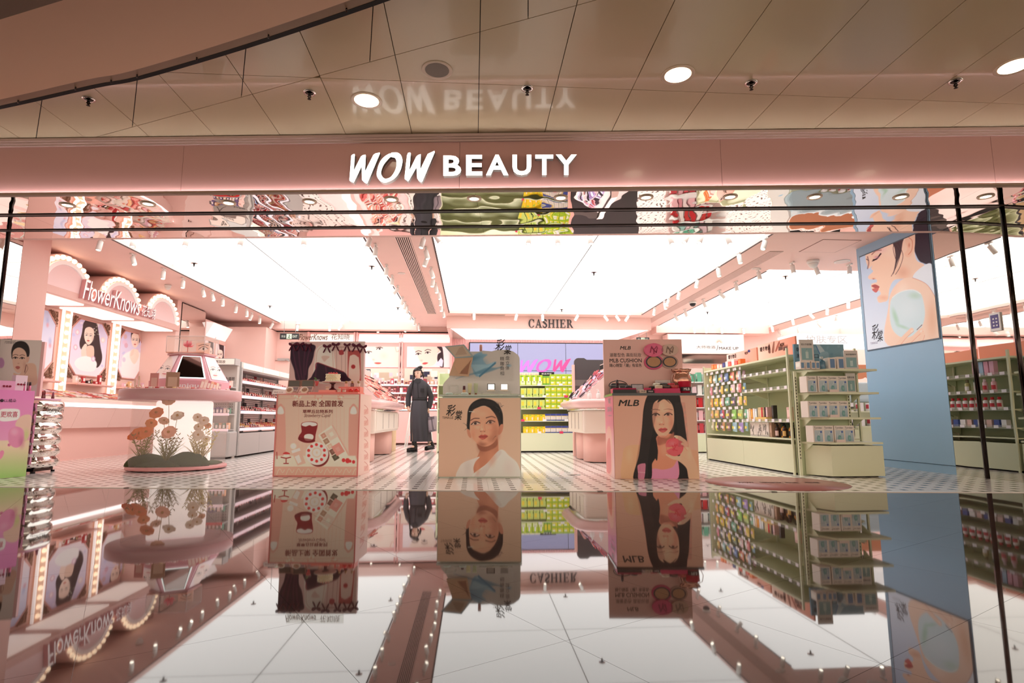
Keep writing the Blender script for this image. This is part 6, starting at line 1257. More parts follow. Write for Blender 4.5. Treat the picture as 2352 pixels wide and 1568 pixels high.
for k in range(3):
    t_ = thing('gift_box', 'grey illustrated gift box standing on the lowest gondola shelf', 'box', (GX+.12, GY0+1.06-.165*k, .4015), 0, 'grey gift boxes'); b = B(); b.box(-.04,.04,-.08,.08,0,.18); o_ = obj('box', b, cmat((232,220,212)), t_); b = B(); rn2 = random.Random(k)
    for j in range(9): y, z = rn2.uniform(-.06,.06), rn2.uniform(.06,.16); b.tube([(-.041,y,z),(-.041,y+rn2.uniform(-.03,.03),z-rn2.uniform(.03,.07))], .005, 4)
    obj('sketch', b, cmat((150,142,140)), t_); b = B(); b.box(-.0415,-.04,-.075,.075,.005,.02); obj('caption', b, cmat((180,172,168)), t_)
gcart(GX+.14, GY0+.605, .40, .12, .05, .18, (176,140,118), 'tall brown carton beside the grey gift boxes')
for k, (col, lc) in enumerate((((70,46,40),(236,200,196)), ((226,150,50),(60,40,36)), ((70,46,40),(236,190,120)), ((226,150,50),(70,50,40)), ((60,50,50),(80,70,70)), ((160,150,80),(60,60,50)))):
    y = GY0+.515-.085*k; t_ = thing('pump_bottle', '%s pump bottle on the lowest gondola shelf' % ('dark brown', 'amber', 'dark brown pale-labelled', 'golden amber', 'charcoal', 'olive')[k], 'bottle', (GX+.12+.03*(k % 2), y, .4015)); b = B(); b.lathe([(.026,0),(.028,.005),(.028,.10),(.02,.118),(.011,.126),(.011,.133)], 14); obj('body', b, cmat(col, .2), t_); b = B(); b.lathe([(.0283,.02),(.0283,.08)], 14, a0=PI*.55, a1=PI*1.45, cap=False); obj('label', b, cmat(lc), t_)
    b = B(); b.lathe([(.015,.133),(.015,.147),(.006,.149),(.005,.168)], 10); b.tube([(.0,0,.168),(-.03,0,.168),(-.034,0,.161)], .006, 6); obj('pump', b, BLACK, t_)
for k in range(10): col = rn.choice([(236,90,80),(250,236,230),(240,120,60),(246,200,190),(60,60,120)]); gcart(GX+.1, GY1-.2-.1*k, TOP, .07, .08, rn.uniform(.05,.1), col, 'low %s carton on the gondola top before the header boards' % cname(col), group='cartons on the gondola top')
# goods on the far side of the gondola (seen in the mirror)
def tubeB(x, y, z, r, h, col, capc, label, name='lotion_bottle', cat='bottle', group=None):
    t_ = thing(name, label, cat, (x, y, z+.0015), 0, group); b = B(); b.lathe([(r*.9,0),(r,.006),(r,h*.7),(r*.6,h*.78)], 12); obj('body', b, cmat(col, .3), t_); b = B(); b.lathe([(r*.62,h*.78),(r*.6,h),(0,h*1.005)], 12); obj('cap', b, cmat(capc), t_); b = B(); b.lathe([(r*1.01,h*.2),(r*1.01,h*.5)], 12, a0=-PI*.4, a1=PI*.4, cap=False); obj('label', b, cmat((206,60,70) if capc[0] > 190 else (250,240,235)), t_); return t_
RX = GX+.74
for k in range(8): tubeB(RX, GY0+.25+.1*k, .74, .032, .15, (246,236,232), (206,40,46), 'white lotion bottle with red cap on the mirror side of the gondola', group='red capped bottles')
for k in range(4): tubeB(RX, GY0+1.1+.11*k, .74, .04, .08, (236,120,120), (206,40,46), 'low red cream jar on the mirror side of the gondola', 'cream_jar', 'jar', 'red jars')
for k in range(4): tubeB(RX, GY0+.3+.13*k, .95, .03, .17, [(246,190,200),(240,200,206),(230,240,230),(190,180,120)][k], [(250,220,224),(246,214,220),(80,110,90),(120,110,80)][k], '%s toiletry tube on the mirror side of the gondola' % ('pink','pale pink','green','olive')[k])
for k in range(4): gcart(RX, GY0+.28+.075*k, 1.16, .06, .06, .17, [(236,180,200),(240,170,190),(170,200,226),(236,186,200)][k], '%s tall carton on the highest mirror-side shelf' % ('pink','rose','pale blue','blush')[k])
for k in range(12): gcart(RX, GY0+.2+.1*k, .52, .06, .07, .09, [(240,236,236),(70,90,160),(230,190,180)][k % 3], '%s small carton on the lower mirror-side shelf' % ('white','blue','pink')[k % 3], group='small mirror-side cartons')
for k in range(3): tubeB(RX, GY0+1.5+.2*k, .95, .045, .14, (246,230,200), (246,200,60), 'cream bottle with yellow cap on the mirror side of the gondola', group='yellow capped bottles')

# end unit facing the entrance
EX0, EX1, EYF, EYB = 3.655, 4.44, 6.05, 6.38
eu = thing('end_shelf', 'sage green end shelf unit stocked with pale blue mask boxes', 'shelf', (4.05, 6.2, 0)); EO = Vector((4.05, 6.2, 0))
def We(o): o.location = Vector(o.location)-EO; return o
b = B(); b.box(EX0, 4.30, EYB-.03, EYB, 0, 1.165); We(obj('back_panel', b, GREEND, eu))
b = B(); b.add([(3.86,6.06,0.012),(4.45,6.06,.012),(4.45,6.34,.012),(3.73,6.34,.012),(3.86,6.06,.335),(4.45,6.06,.335),(4.45,6.34,.335),(3.73,6.34,.335)], [(3,2,1,0),(4,5,6,7),(0,1,5,4),(1,2,6,5),(2,3,7,6),(3,0,4,7)]); We(obj('base', b, GREEN, eu))
b = B(); b.box(3.9, 4.4, 6.1, 6.3, 0, .012); We(obj('toe_kick', b, DARK, eu))
for x in (EX0, 4.27):
    b = B(); b.box(x, x+.03, EYB-.055, EYB-.02, 0, 1.165); up = We(obj('upright', b, GREEN, eu)); b = B()
    for k in range(26): b.box(x+.010, x+.018, EYB-.0565, EYB-.055, .18+.036*k, .20+.036*k)
    obj('slots', b, DARK, up)
EZ = [1.17, .915, .64, .372]
for i, z in enumerate(EZ):
    b = B(); b.prism(ccw([(3.86, EYF), (EX1+.01, EYF), (EX1+.01, EYB-.03), (3.70, EYB-.03)]), z-.022, z); We(obj('shelf', b, GREEN, eu))
    for x in (3.73, 4.33): b = B(); b.prism([(EYB-.03, z-.022), (EYB-.03, z-.11), (EYB-.06, z-.10), (EYB-.2, z-.022)][::-1], x, x+.008, axis='x'); We(obj('bracket', b, GREEN, eu))
# header board
cs = [(EX0+.02, EYB-.058, 1.475), (4.27, EYB-.058, 1.475), (4.27, EYB-.058, 1.185), (EX0+.02, EYB-.058, 1.185)]; c = picture(cs, (126, 164, 182), 1.3); A = lambda p: T(p, .2167, 1800, 770)
c.shade((1813, 787), (1940, 845), (112, 152, 172), (136, 172, 188)); c.speckle(30, (1815, 790, 1938, 845), [(146,184,200), (104,146,168), (170,200,214)], (3, 9), 4, .35)
c.poly(A([(345,110),(375,95),(440,180),(400,205)]), (190,210,220), 1.2); c.line(A([(345,112),(385,200)]), 1.6, (60,110,170)); c.poly(A([(385,190),(470,180),(475,300),(390,300)]), (150,184,200), 1.4)
hb_ = thing('header_board', 'blue header board reading 韩国原装进口 above the end shelf', 'board', (4.0, EYB-.05, 1.19)); o_ = c.sheet('print', cs, PRINT, hb_); o_.location -= Vector((4.0, EYB-.05, 1.19)); b = B(); b.box(EX0+.02-4.0, .27, -.007, .02, -.0, .287); obj('board', b, cmat((110,150,170)), hb_)
for i, s_ in enumerate(('韩国', '原装进口')): text(s_, cmat((40,56,70)), -.30, -.17 if i == 0 else -.04, .20-.075*i, .25-.075*i, hb_, y=-.0095, bold=.012)
# mask boxes: white cartons with a blue product picture and the name on top
mb = None
def maskbox(x, y, z, label, group):
    global mb
    if mb is None:
        t_ = thing('mask_box', label, 'box', (x, y, z+.0015), 0, group); b = B(); b.box(-.058,.058,0,.14,0,.178); obj('carton', b, cmat((238,226,216)), t_)
        cs = [(-.046, -.001, .128), (.046, -.001, .128), (.046, -.001, .006), (-.046, -.001, .006)]; c = Canvas([(0,0),(92,0),(92,122),(0,122)], 34, 44, (186, 200, 206)); c.shade((0,0),(92,122),(196,206,210),(164,188,200))
        c.poly([(30,110),(26,70),(40,52),(50,56),(62,66),(60,112)], (124,170,172), 3); c.line([(44,54),(60,20)], 4, (226,232,232)); c.poly([(40,100),(40,74),(56,74),(56,100)], (150,190,188), 2, False); c.line([(62,96),(88,30)], 2, (206,214,218)); c.blob(76, 18, 11, 11, (70, 96, 176), 1, 0, .85); c.blob(20, 60, 16, 30, (206,216,220), .5)
        c.sheet('picture', cs, PRINT, t_); text('Torriden', cmat((70,64,70)), -.045, .042, .146, .166, t_, y=-.001, bold=.006); text('DIVE-IN', cmat((120,110,112)), -.045, -.022, .134, .140, t_, y=-.001); mb = t_
    else: dup(mb, (x, y, z+.0015), None, label, group)
for r, (z, us) in enumerate(((EZ[1], (1866, 1892, 1914, 1937)), (EZ[2], (1865, 1888, 1911, 1934)), (EZ[3], (1873, 1896, 1921, 1943)))):
    for k, u in enumerate(us):
        x = at(u, 900, 1, EYF+.05).x; lab = 'white mask box with blue picture on the %s shelf of the end unit' % ('upper', 'middle', 'lower')[r]; maskbox(x, EYF+.05, z, lab, 'mask boxes on the end unit')
    b = B(); x = at(us[2]-2, 900, 1, EYF+.04).x; b.box(x-.05, x+.05, EYF+.008, EYF+.010, z+.0, z+.03); We(obj('price_tag', b, cmat((236,214,206)), eu))
def easel(u, v0, v1, u0, u1, z, y, label, tx):
    x0, x1 = at(u0, v1, 1, y).x, at(u1, v1, 1, y).x; hh = at(u0, v0, 1, y).z-z; t_ = thing('easel_card', label, 'card', ((x0+x1)/2, y, z+.0015)); ww = x1-x0; b = B(); b.box(-ww/2, ww/2, 0, .012, 0, hh); obj('card', b, cmat((220,210,204)), t_)
    b = B(); b.box(-ww*.38, ww*.38, -.001, 0, hh*.08, hh*.62); p_ = obj('picture', b, cmat((140,178,182)), t_); b = B(); b.box(-ww*.1, ww*.1, -.002, -.001, hh*.15, hh*.45); b.tube([(0,-.002,hh*.45),(0,-.002,hh*.56)], ww*.03, 5); obj('bottle_print', b, cmat((196,216,214)), p_)
    text(tx, cmat((80,74,76)), -ww*.38, ww*.38, hh*.74, hh*.83, t_, y=-.001, bold=.01); b = B(); b.prism([(.012, hh*.7), (.012, hh*.66), (.08, 0), (.09, 0)], -.01, .01, axis='x'); obj('strut', b, cmat((220,210,204)), t_); return t_
easel(0, 780, 820, 1838, 1870, EZ[0]+.085, EYF+.09, 'tall easel card with bottle picture on top of the small cartons', '低分子玻尿酸'); easel(0, 805, 843, 1941, 1972, EZ[0], EYF+.02, 'easel card with a dropper bottle at the edge of the top end shelf', '玻尿酸精华'); easel(0, 857, 897, 1945, 1967, EZ[1], EYF+.16, 'easel card behind the upper row of mask boxes', '面膜安瓶')
for k, (u, n_) in enumerate(((1841, 0), (1854, 0), (1866, 1), (1876, 1))):
    t_ = gcart(at(u, 840, 1, EYF+.06).x, EYF+.09, EZ[0], .045, .1, .085, (236,222,212), 'small serum carton with blue panel on the top end shelf', group='serum cartons'); b = B(); b.box(-.015,.017,-.0515,-.05,.01,.07); obj('panel', b, cmat((110,146,180)), t_)
for k, u in enumerate((1909, 1929)):
    t_ = gcart(at(u, 840, 1, EYF+.05).x, EYF+.08, EZ[0], .085, .1, (.125, .135)[k], (234,220,210), '%s serum carton with a large blue panel on the top end shelf' % ('shorter', 'taller')[k]); b = B(); b.box(-.022,.03,-.0515,-.05,.012,.11); obj('panel', b, cmat((104,136,176)), t_)
t_ = thing('serum_bottle', 'clear blue serum bottle between the cartons of the top end shelf', 'bottle', (at(1889, 840, 1, EYF+.07).x, EYF+.08, EZ[0]+.0015)); b = B(); b.lathe([(.034,0),(.036,.005),(.036,.08),(.03,.095),(.014,.10),(.014,.108)], 18); obj('flask', b, mat('blue_glass', (130,176,200), .05, trans=.6), t_); b = B(); b.lathe([(.018,.108),(.018,.135),(.015,.14),(0,.14)], 14); obj('cap', b, cmat((206,214,214)), t_)

# lightbox portrait on the blue column: a shoulder view with a pale green disc
cs = [(5.386, 7.47, 2.86), (5.386, 6.25, 2.86), (5.386, 6.25, 1.555), (5.386, 7.47, 1.555)]
lb = thing('portrait_lightbox', 'backlit portrait of a woman in profile with a pale green disc', 'lightbox', (5.39, 6.86, 1.54))
b = B(); b.box(0.0, .02, -.625, .625, 0, 1.335); obj('frame', b, mat('blue_frame', (92, 112, 130), .4), lb)
c = picture(cs, (196, 216, 238), 1.15, 300); A = lambda p: T(p, .4464, 1940, 420)
c.shade(A([(60,300)])[0], A([(200,860)])[0], (176,200,232), (226,232,246)); SKN, SHD = (240, 206, 186), (214, 160, 136)
c.poly(A([(250,150),(420,150),(470,300),(470,420),(440,422),(405,412),(380,395),(352,330),(330,250)]), (56,44,56), 1.6)
c.poly(A([(110,360),(130,330),(160,315),(250,268),(340,232),(362,262),(360,350),(372,400),(410,425),(350,485),(300,492),(255,500),(232,540),(222,600),(200,612),(175,614),(168,590),(185,572),(178,555),(160,560),(140,545),(138,520),(165,510),(160,495),(128,495),(122,480),(146,455),(136,440),(142,425),(125,440),(115,420),(108,390)]), SKN, 1.4)
c.blob(*A([(230,340)])[0], 42, 30, (250,224,210), .5); c.blob(*A([(300,460)])[0], 26, 24, SHD, .6); c.blob(*A([(200,590)])[0], 18, 9, SHD, .5); c.blob(*A([(170,340)])[0], 28, 16, (226,180,200), .5)
c.poly(A([(318,265),(345,262),(361,285),(360,330),(345,370),(325,383),(308,365),(322,340),(312,300)]), (238,196,174), 1.2); c.line(A([(330,280),(348,300),(345,345),(328,368)]), 2.2, (206,140,116), .8); c.blob(*A([(332,320)])[0], 4, 9, (196,126,104), .7)
c.poly(A([(250,290),(330,232),(350,260),(320,270),(300,300),(290,360),(270,410),(250,470),(262,400),(258,340)]), (64,48,56), 1.5, alpha=.9)
for p in ([(262,320),(285,360),(270,420),(240,480)], [(275,310),(300,370),(285,430),(262,470)], [(258,300),(250,340),(262,390)]): c.line(A(p), 1.3, (70,50,54), .8)
c.line(A([(148,396),(165,390),(186,364)]), 3.2, (50,34,42)); c.line(A([(152,399),(142,402)]), 1.6, (50,34,42)); c.line(A([(140,368),(160,350),(188,345)]), 2.6, (150,104,96), .7); c.blob(*A([(165,382)])[0], 11, 6, (196,140,160), .7); c.line(A([(118,380),(124,410),(118,440)]), 3, (120,86,90), .6); c.line(A([(112,392),(122,398)]), 2, (80,56,60), .7)
c.poly(A([(138,530),(158,522),(180,535),(162,543)]), (176,84,84), 1); c.poly(A([(142,546),(175,540),(165,562),(152,560)]), (200,104,100), 1); c.blob(*A([(150,492)])[0], 7, 3.5, SHD, .8); c.blob(*A([(148,494)])[0], 2.4, 1.4, (130,70,64), .8)
c.poly(A([(352,486),(410,424),(450,420),(470,500),(478,600),(440,540)]), (226,234,250), 1.6)
c.poly(A([(222,835),(225,640),(240,560),(290,500),(350,488),(420,520),(462,580),(480,620),(495,800)]), (240,208,190), 1.8); c.blob(*A([(300,560)])[0], 24, 34, (250,230,218), .6); c.blob(*A([(450,700)])[0], 20, 70, (222,170,140), .6); c.line(A([(350,488),(420,520),(462,580),(482,630)]), 1.8, (200,146,124), .6)
c.poly(A([(232,640),(245,590),(290,558),(350,548),(392,570),(410,630),(412,690),(392,750),(350,785),(300,795),(258,770),(236,720)]), (206, 224, 232), 2); c.blob(*A([(360,580)])[0], 24, 14, (176,210,190), .6); c.blob(*A([(262,690)])[0], 9, 34, (150,196,164), .6, -.3); c.blob(*A([(300,740)])[0], 24, 6, (160,200,176), .6, .35); c.blob(*A([(330,650)])[0], 40, 40, (218,232,242), .6); c.line(A([(245,590),(290,560),(350,550),(390,570)]), 1.6, (240,248,250), .8)
for f in ([(262,850),(300,800),(345,755)], [(300,850),(350,800),(395,755)], [(345,850),(385,815),(402,775)]): c.line(A(f), 9, (240,204,184), 1, 1.6); c.line(A([(f[0][0]+14,f[0][1]),(f[1][0]+14,f[1][1]),(f[2][0]+10,f[2][1]+8)]), 1.3, (206,150,128), .7)
c.blob(*A([(345,762)])[0], 5, 3.4, (250,226,218), .9, -.7); c.blob(*A([(393,762)])[0], 5, 3.4, (250,226,218), .9, -.7); c.line(A([(372,755),(398,730)]), 1.6, (120,90,90))
o_ = c.sheet('portrait_print', cs, print_mat('column_backlit', .3, emit=.25), lb); o_.location -= Vector((5.39, 6.86, 1.54))
fr = lambda x, y, z: (-.006+y, -x, z)
o_ = text('彩', INK, -.50, -.36, .14, .34, lb, bold=.006, shear=.2, frame=fr); text('棠', INK, -.40, -.29, .10, .25, lb, bold=.006, shear=.2, frame=fr); text('TIMAGE', cmat((170,160,170)), -.54, -.40, .08, .11, lb, frame=fr)
# floor mat disc
t_ = thing('floor_decal', 'round dusty red floor decal reading WOW at the entrance', 'decal', (2.98, 5.62, .0008)); b = B(); b.lathe([(0.0,0),(.655,0),(.655,.0012),(0,.0012)], 72); obj('disc', b, mat('decal_red', (176,112,108), .35, noise=.06, nscale=12), t_)
for s_, x0, x1, z0, z1 in (('WOW', -.36, -.2, -.04, .06), ('blank me', -.13, .22, -.04, .07), ('悦享', .3, .44, -.05, .06)): text(s_, cmat((240,214,206)), x0, x1, z0, z1, t_, bold=.01, shear=.2 if s_ == 'WOW' else 0, frame=lambda x, y, z: (x*math.cos(-.09)-z*math.sin(-.09), z*math.cos(-.09)+x*math.sin(-.09), .002))
# flat metal floor outlet before the cashier
P = Zp(1318, 1090); t_ = thing('floor_outlet', 'small square metal floor outlet cover among the tiles', 'outlet', (P.x, P.y, .0008)); b = B(); b.box(-.07,.07,-.05,.05,0,.004); obj('cover', b, GREY, t_); b = B(); b.box(-.04,.04,-.02,.02,.004,.0055); obj('flap', b, CHROME, t_)
# ------------------------------------------------------------------ round table with a flower case
RC = (-3.81, 7.86); RR = .555
rt = thing('round_display_table', 'round pink display table with a clear drum of dried flowers', 'table', (RC[0], RC[1], 0))
ROSEM = mat('dusty_rose_lacquer', (206, 158, 160), .3)
b = B(); b.lathe([(RR+.015,.012),(RR+.02,.02),(RR+.02,.045),(RR,.052),(0,.052)], 56); obj('base', b, mat('base_pink', (222,156,156), .3), rt)
for k in range(8): b = B(); a = 2*PI*k/8; b.lathe([(.025,0),(.025,.012)], 10, (.5*math.cos(a), .5*math.sin(a))); obj('foot', b, DARK, rt)
b = B(); b.lathe([(RR-.005,.052),(RR-.005,.87)], 64, cap=False); obj('clear_drum', b, glass('drum_acrylic', (250,246,244), .86), rt)
b = B(); b.lathe([(.30,.87),(.70,.87),(.705,.88),(.705,.995),(.695,1.003),(0,1.003)], 72); obj('tabletop', b, ROSEM, rt)
b = B(); b.box(-.33, .33, -.05, .05, .052, .87); o_ = obj('light_core', b, mat('core_glow', (255,246,242), .5, emit=.8), rt, bevel=.03); o_.rotation_euler = (0, 0, .42); o_.location = (.02, .05, 0)
# moss hills
def hill(cx, cy, rx, ry, hh, seed, par):
    rn = random.Random(seed); n, m = 22, 7; rings = []
    for i in range(m+1):
        f = i/m; r = math.cos(f*PI/2); rings.append([(cx+rx*r*math.cos(a)*(1+.06*math.sin(5*a+seed)), cy+ry*r*math.sin(a), .053+hh*math.sin(f*PI/2)*(1+.05*rn.uniform(-1,1))) for a in np.linspace(0, 2*PI, n, endpoint=False)])
    b = B(); b.loft(rings); return obj('moss_mound', b, mat('moss', (74, 84, 44), .9, noise=.4, nscale=40, bump=1.0, bscale=150), par)
for a in ((-.27,-.2,.26,.2,.15,1), (.22,-.22,.26,.18,.17,2), (0,-.30,.22,.14,.08,3), (.0,.1,.5,.4,.06,4), (-.05,-.36,.3,.1,.06,5)): hill(*a, rt)
# plants inside the drum
def stem_pts(x0, y0, x1, y1, h0, h1, bend): return [(x0+(x1-x0)*t+bend*math.sin(t*PI), y0+(y1-y0)*t, h0+(h1-h0)*t) for t in np.linspace(0, 1, 6)]
BRN = random.Random(12)
def blossom(b, c, r, n, lift, mi=0):            # petals around an axis leaning out of the case
    c = Vector(c); N = Vector((.3+BRN.uniform(-.35,.35), -.75, .45+BRN.uniform(-.3,.4))).normalized(); e1 = N.cross(Vector((0,0,1))).normalized(); e2 = N.cross(e1); r *= 1.15
    for k in range(n):
        a = 2*PI*k/n; p = e2*math.cos(a)-e1*math.sin(a); d = e1*math.cos(a)+e2*math.sin(a)+N*lift*.6; vs = []
        for t, w_ in ((.05,.12),(.5,.40),(.85,.36),(1.0,.12)):
            q = c+d*(r*t)-N*(.2*r*t*t); vs += [q-p*(r*w_), q+p*(r*w_)]
        b.add(vs, [(0,1,3,2),(2,3,5,4),(4,5,7,6)], mi, True)
    b.ball(c+N*.012, r*.2, 8, 5, mi+1)
    return b
def bush(cx, cy, flowers, label, seed, leaf=(112,132,70), grass=28, hgrass=.3, gc=(150,142,80), feather=0, fc=(150,130,80)):
    t = thing('flower_bush', label, 'plant', (RC[0]+cx, RC[1]+cy, .054)); rn = random.Random(seed); b = B(); lv = B()
    for k in range(grass):
        a = rn.uniform(0, 2*PI); l = hgrass*rn.uniform(.5,1); s_ = rn.uniform(.25,.85); p = [(s_*l*math.cos(a)*f*1.0, s_*l*.6*math.sin(a)*f, .06+l*(f-.35*f*f*s_)) for f in (0,.35,.7,1)]
        b.tube(p, [.0035,.003,.002,.0006], 4)
    for k in range(feather):
        a = rn.uniform(0, 2*PI); l = rn.uniform(.22,.38); dx, dy = .32*math.cos(a)*l, .3*math.sin(a)*l; base = (rn.uniform(-.05,.05), rn.uniform(-.03,.03), .06)
        pts = [Vector((base[0]+dx*f*1.4, base[1]+dy*f, base[2]+l*f)) for f in np.linspace(0,1,8)]; b.tube(pts, [.003]*7+[.001], 4)
        for q in pts[2:]:
            for sg in (-1,1): lv.tube([q, q+Vector((sg*.022, .004, .018)), q+Vector((sg*.03, .004, .034))], [.002,.006,.001], 4)
    fl = {}
    for (x, y, z, r, col, n) in flowers:
        b.tube(stem_pts(rn.uniform(-.02,.02), 0, x, y, .05, z-.01, rn.uniform(-.02,.02)), .003, 5)
        for k in range(3): f = rn.uniform(.3,.8); q = Vector((x*f, y*f, .05+(z-.05)*f)); sg = rn.choice((-1,1)); lv.add([q, q+Vector((sg*.03,.0,.012)), q+Vector((sg*.055,.0,.03)), q+Vector((sg*.028,0,.035))], [(0,1,2,3)], 0)
        bb = B(); blossom(bb, (x, y, z), r, n, .35); blossom(bb, (x, y, z+.004), r*.7, n, .8); o_ = obj('blossom', bb, [cmat(col, .6), cmat((190,140,60), .7)], t)
    obj('stem', b, cmat(gc, .7), t); obj('foliage', lv, cmat(leaf if not feather else fc, .7), t)
OR, PEA, CRW = (250,150,76), (252,204,170), (255,242,224)
bush(-.33, -.24, [(-.04,0,.40,.085,OR,8),(.06,-.04,.42,.075,(250,156,90),8),(.09,0,.53,.06,(250,170,100),9),(.13,.02,.66,.075,(250,160,96),8),(-.10,-.03,.37,.06,(240,130,70),8)], 'orange dried flower bunch in the clear drum', 3, feather=5, fc=(160,150,80), hgrass=.26)
bush(.02, -.34, [(-.02,0,.82,.07,PEA,9),(.10,.0,.62,.07,CRW,8),(-.06,0,.56,.055,(252,206,176),9),(.03,-.04,.42,.075,(250,184,156),10)], 'peach cosmos flowers on tall stems at the middle of the drum', 5, grass=44, hgrass=.36, feather=6, fc=(150,124,70))
bush(.37, -.22, [(-.06,0,.60,.05,CRW,8),(.03,-.02,.56,.055,(246,226,206),8),(-.02,-.04,.38,.06,(248,232,214),10),(.08,-.02,.50,.04,(232,170,120),8),(.08,-.04,.33,.045,(248,236,220),10),(-.04,0,.48,.05,(246,230,210),9)], 'cream dried flower bunch in the clear drum', 8, grass=36, hgrass=.34, feather=9, fc=(220,204,146), gc=(196,176,116))
# truncated pyramid with slanted screens on the tabletop
pyr = thing('slanted_screen_display', 'pink truncated pyramid display with a slanted mirror screen', 'display', (RC[0]+.06, RC[1]+.05, 1.0045))
def hexr(r, z, ph=.42): return [(r*math.cos(PI/3*k+ph-PI/2-PI/6), r*math.sin(PI/3*k+ph-PI/2-PI/6), z) for k in range(6)]
PH = .42
b = B(); b.loft([hexr(.47,0,PH), hexr(.47,.12,PH)], smooth=False); obj('plinth', b, mat('pyramid_pink', (232,170,182), .35), pyr)
b = B(); b.loft([hexr(.46,.12,PH), hexr(.26,.46,PH)], smooth=False); obj('pyramid', b, mat('pyramid_pink'), pyr)
b = B(); b.loft([hexr(.285,.46,PH), hexr(.285,.485,PH)], smooth=False); obj('cap', b, ROSEM, pyr)
def facequad(k, s0, s1, t0, t1, off):
    A_, B_ = hexr(.46,.12,PH), hexr(.26,.46,PH); a0, a1, c0, c1 = [Vector(p) for p in (A_[k], A_[(k+1) % 6], B_[k], B_[(k+1) % 6])]
    n = (a1-a0).cross(c0-a0).normalized(); P = lambda s, t: ((a0*(1-s)+a1*s)*(1-t)+(c0*(1-s)+c1*s)*t)+n*off
    return [P(s0,t0), P(s1,t0), P(s1,t1), P(s0,t1)]
b = B(); b.add(facequad(0,.10,.90,.06,.94,.006), [(0,1,2,3)]); obj('screen_glow_frame', b, mat('glow_frame', (240,250,244), .4, emit=1.2), pyr)
b = B(); b.add(facequad(0,.14,.86,.10,.91,.008), [(0,1,2,3)]); obj('black_rim', b, BLACK, pyr); b = B(); b.add(facequad(0,.155,.845,.115,.895,.0095), [(0,1,2,3)]); obj('mirror_screen', b, mat('dusk_mirror', (150,136,132), .05, metal=1.0), pyr)
for k in (1, 5):
    q = facequad(k,.08,.92,.05,.95,.006); cs = [q[3], q[2], q[1], q[0]]; c = lpic(local((RC[0]+.06, RC[1]+.05, 1.0045)), cs, (248, 226, 230), 1.4); p = [proj(Vector(z_)+Vector((RC[0]+.06, RC[1]+.05, 1.0045))) for z_ in cs]; cx = sum(a[0] for a in p)/4; cy = sum(a[1] for a in p)/4
    face(c, cx, cy-4, 17, 0.1, .2*(1 if k == 1 else -1), (250,222,214), (120,90,90), (226,130,130), hs=1.1); c.sheet('face_print', cs, PRINTL, pyr)
def pf(x, y, z): a_ = hexr(.475,0,PH); p0, p1 = Vector(a_[0]), Vector(a_[1]); d = (p1-p0).normalized(); n = Vector((d.y, -d.x, 0)); return p0+d*x+n*(.004-y)+Vector((0,0,z))
text('unique', cmat((250,246,248)), .10, .40, .015, .075, pyr, bold=.02, frame=pf)
# acrylic box with a pink flower on the cap
t_ = thing('acrylic_case', 'clear acrylic case on top of the pyramid display', 'case', (RC[0]+.06, RC[1]+.05, 1.491)); b = B(); b.box(-.24,.24,-.2,.2,0,.012); obj('floor_plate', b, mat('case_base', (240,170,150), .3), t_)
b = B(); x, y, z = .24, .2, .22
b.quad((-x,-y,.012),(x,-y,.012),(x,-y,z),(-x,-y,z)); b.quad((x,-y,.012),(x,y,.012),(x,y,z),(x,-y,z)); b.quad((x,y,.012),(-x,y,.012),(-x,y,z),(x,y,z)); b.quad((-x,y,.012),(-x,-y,.012),(-x,-y,z),(-x,y,z)); b.quad((-x,-y,z),(x,-y,z),(x,y,z),(-x,y,z)); obj('walls', b, glass('clear_acrylic'), t_)
b = B()
for e in (((-x,-y),(-x,-y)),((x,-y),(x,-y)),((x,y),(x,y)),((-x,y),(-x,y))): b.tube([(e[0][0],e[0][1],.012),(e[0][0],e[0][1],z)], .003, 4)
for p, q in (((-x,-y),(x,-y)),((x,-y),(x,y)),((x,y),(-x,y)),((-x,y),(-x,-y))): b.tube([(*p,z),(*q,z)], .003, 4)
obj('edges', b, mat('acrylic_edge', (214,200,200), .2), t_)
t_ = thing('silk_flower', 'pink spidery silk flower inside the acrylic case', 'flower', (RC[0]+.02, RC[1]+.0, 1.505)); b = B(); rn = random.Random(2)
for k in range(46):
    a, e = rn.uniform(0,2*PI), rn.uniform(-.1,1.3); d = Vector((math.cos(a)*math.cos(e), math.sin(a)*math.cos(e), math.sin(e))); l = rn.uniform(.055,.09); c0 = Vector((0,0,.085)); b.tube([c0, c0+d*l*.6, c0+d*l+Vector((0,0,.01))], [.004,.004,.001], 4)
obj('petals', b, cmat((236,110,130), .6), t_); b = B(); b.tube([(0,0,.002),(0,0,.085)], .006, 6); obj('stem', b, cmat((200,120,120)), t_)
t_ = thing('face_card', 'small standing print of an eye inside the acrylic case', 'card', (RC[0]+.17, RC[1]+.10, 1.505)); b = B(); b.box(-.09,.09,0,.01,0,.15); obj('card', b, cmat((250,214,204)), t_); cs = [(-.088,-.001,.148),(.088,-.001,.148),(.088,-.001,.002),(-.088,-.001,.002)]; c = Canvas([(0,0),(100,0),(100,84),(0,84)], 40, 34, (248,210,196)); c.poly([(22,50),(42,34),(66,34),(84,48),(62,58),(40,58)], (240,230,226)); c.blob(54,46,9,10,(60,40,38),1,0,.6); c.line([(18,50),(42,31),(68,31),(88,46)],4,(70,44,40)); c.line([(16,22),(50,12),(88,20)],5,(120,80,66)); c.sheet('print', cs, PRINT, t_)
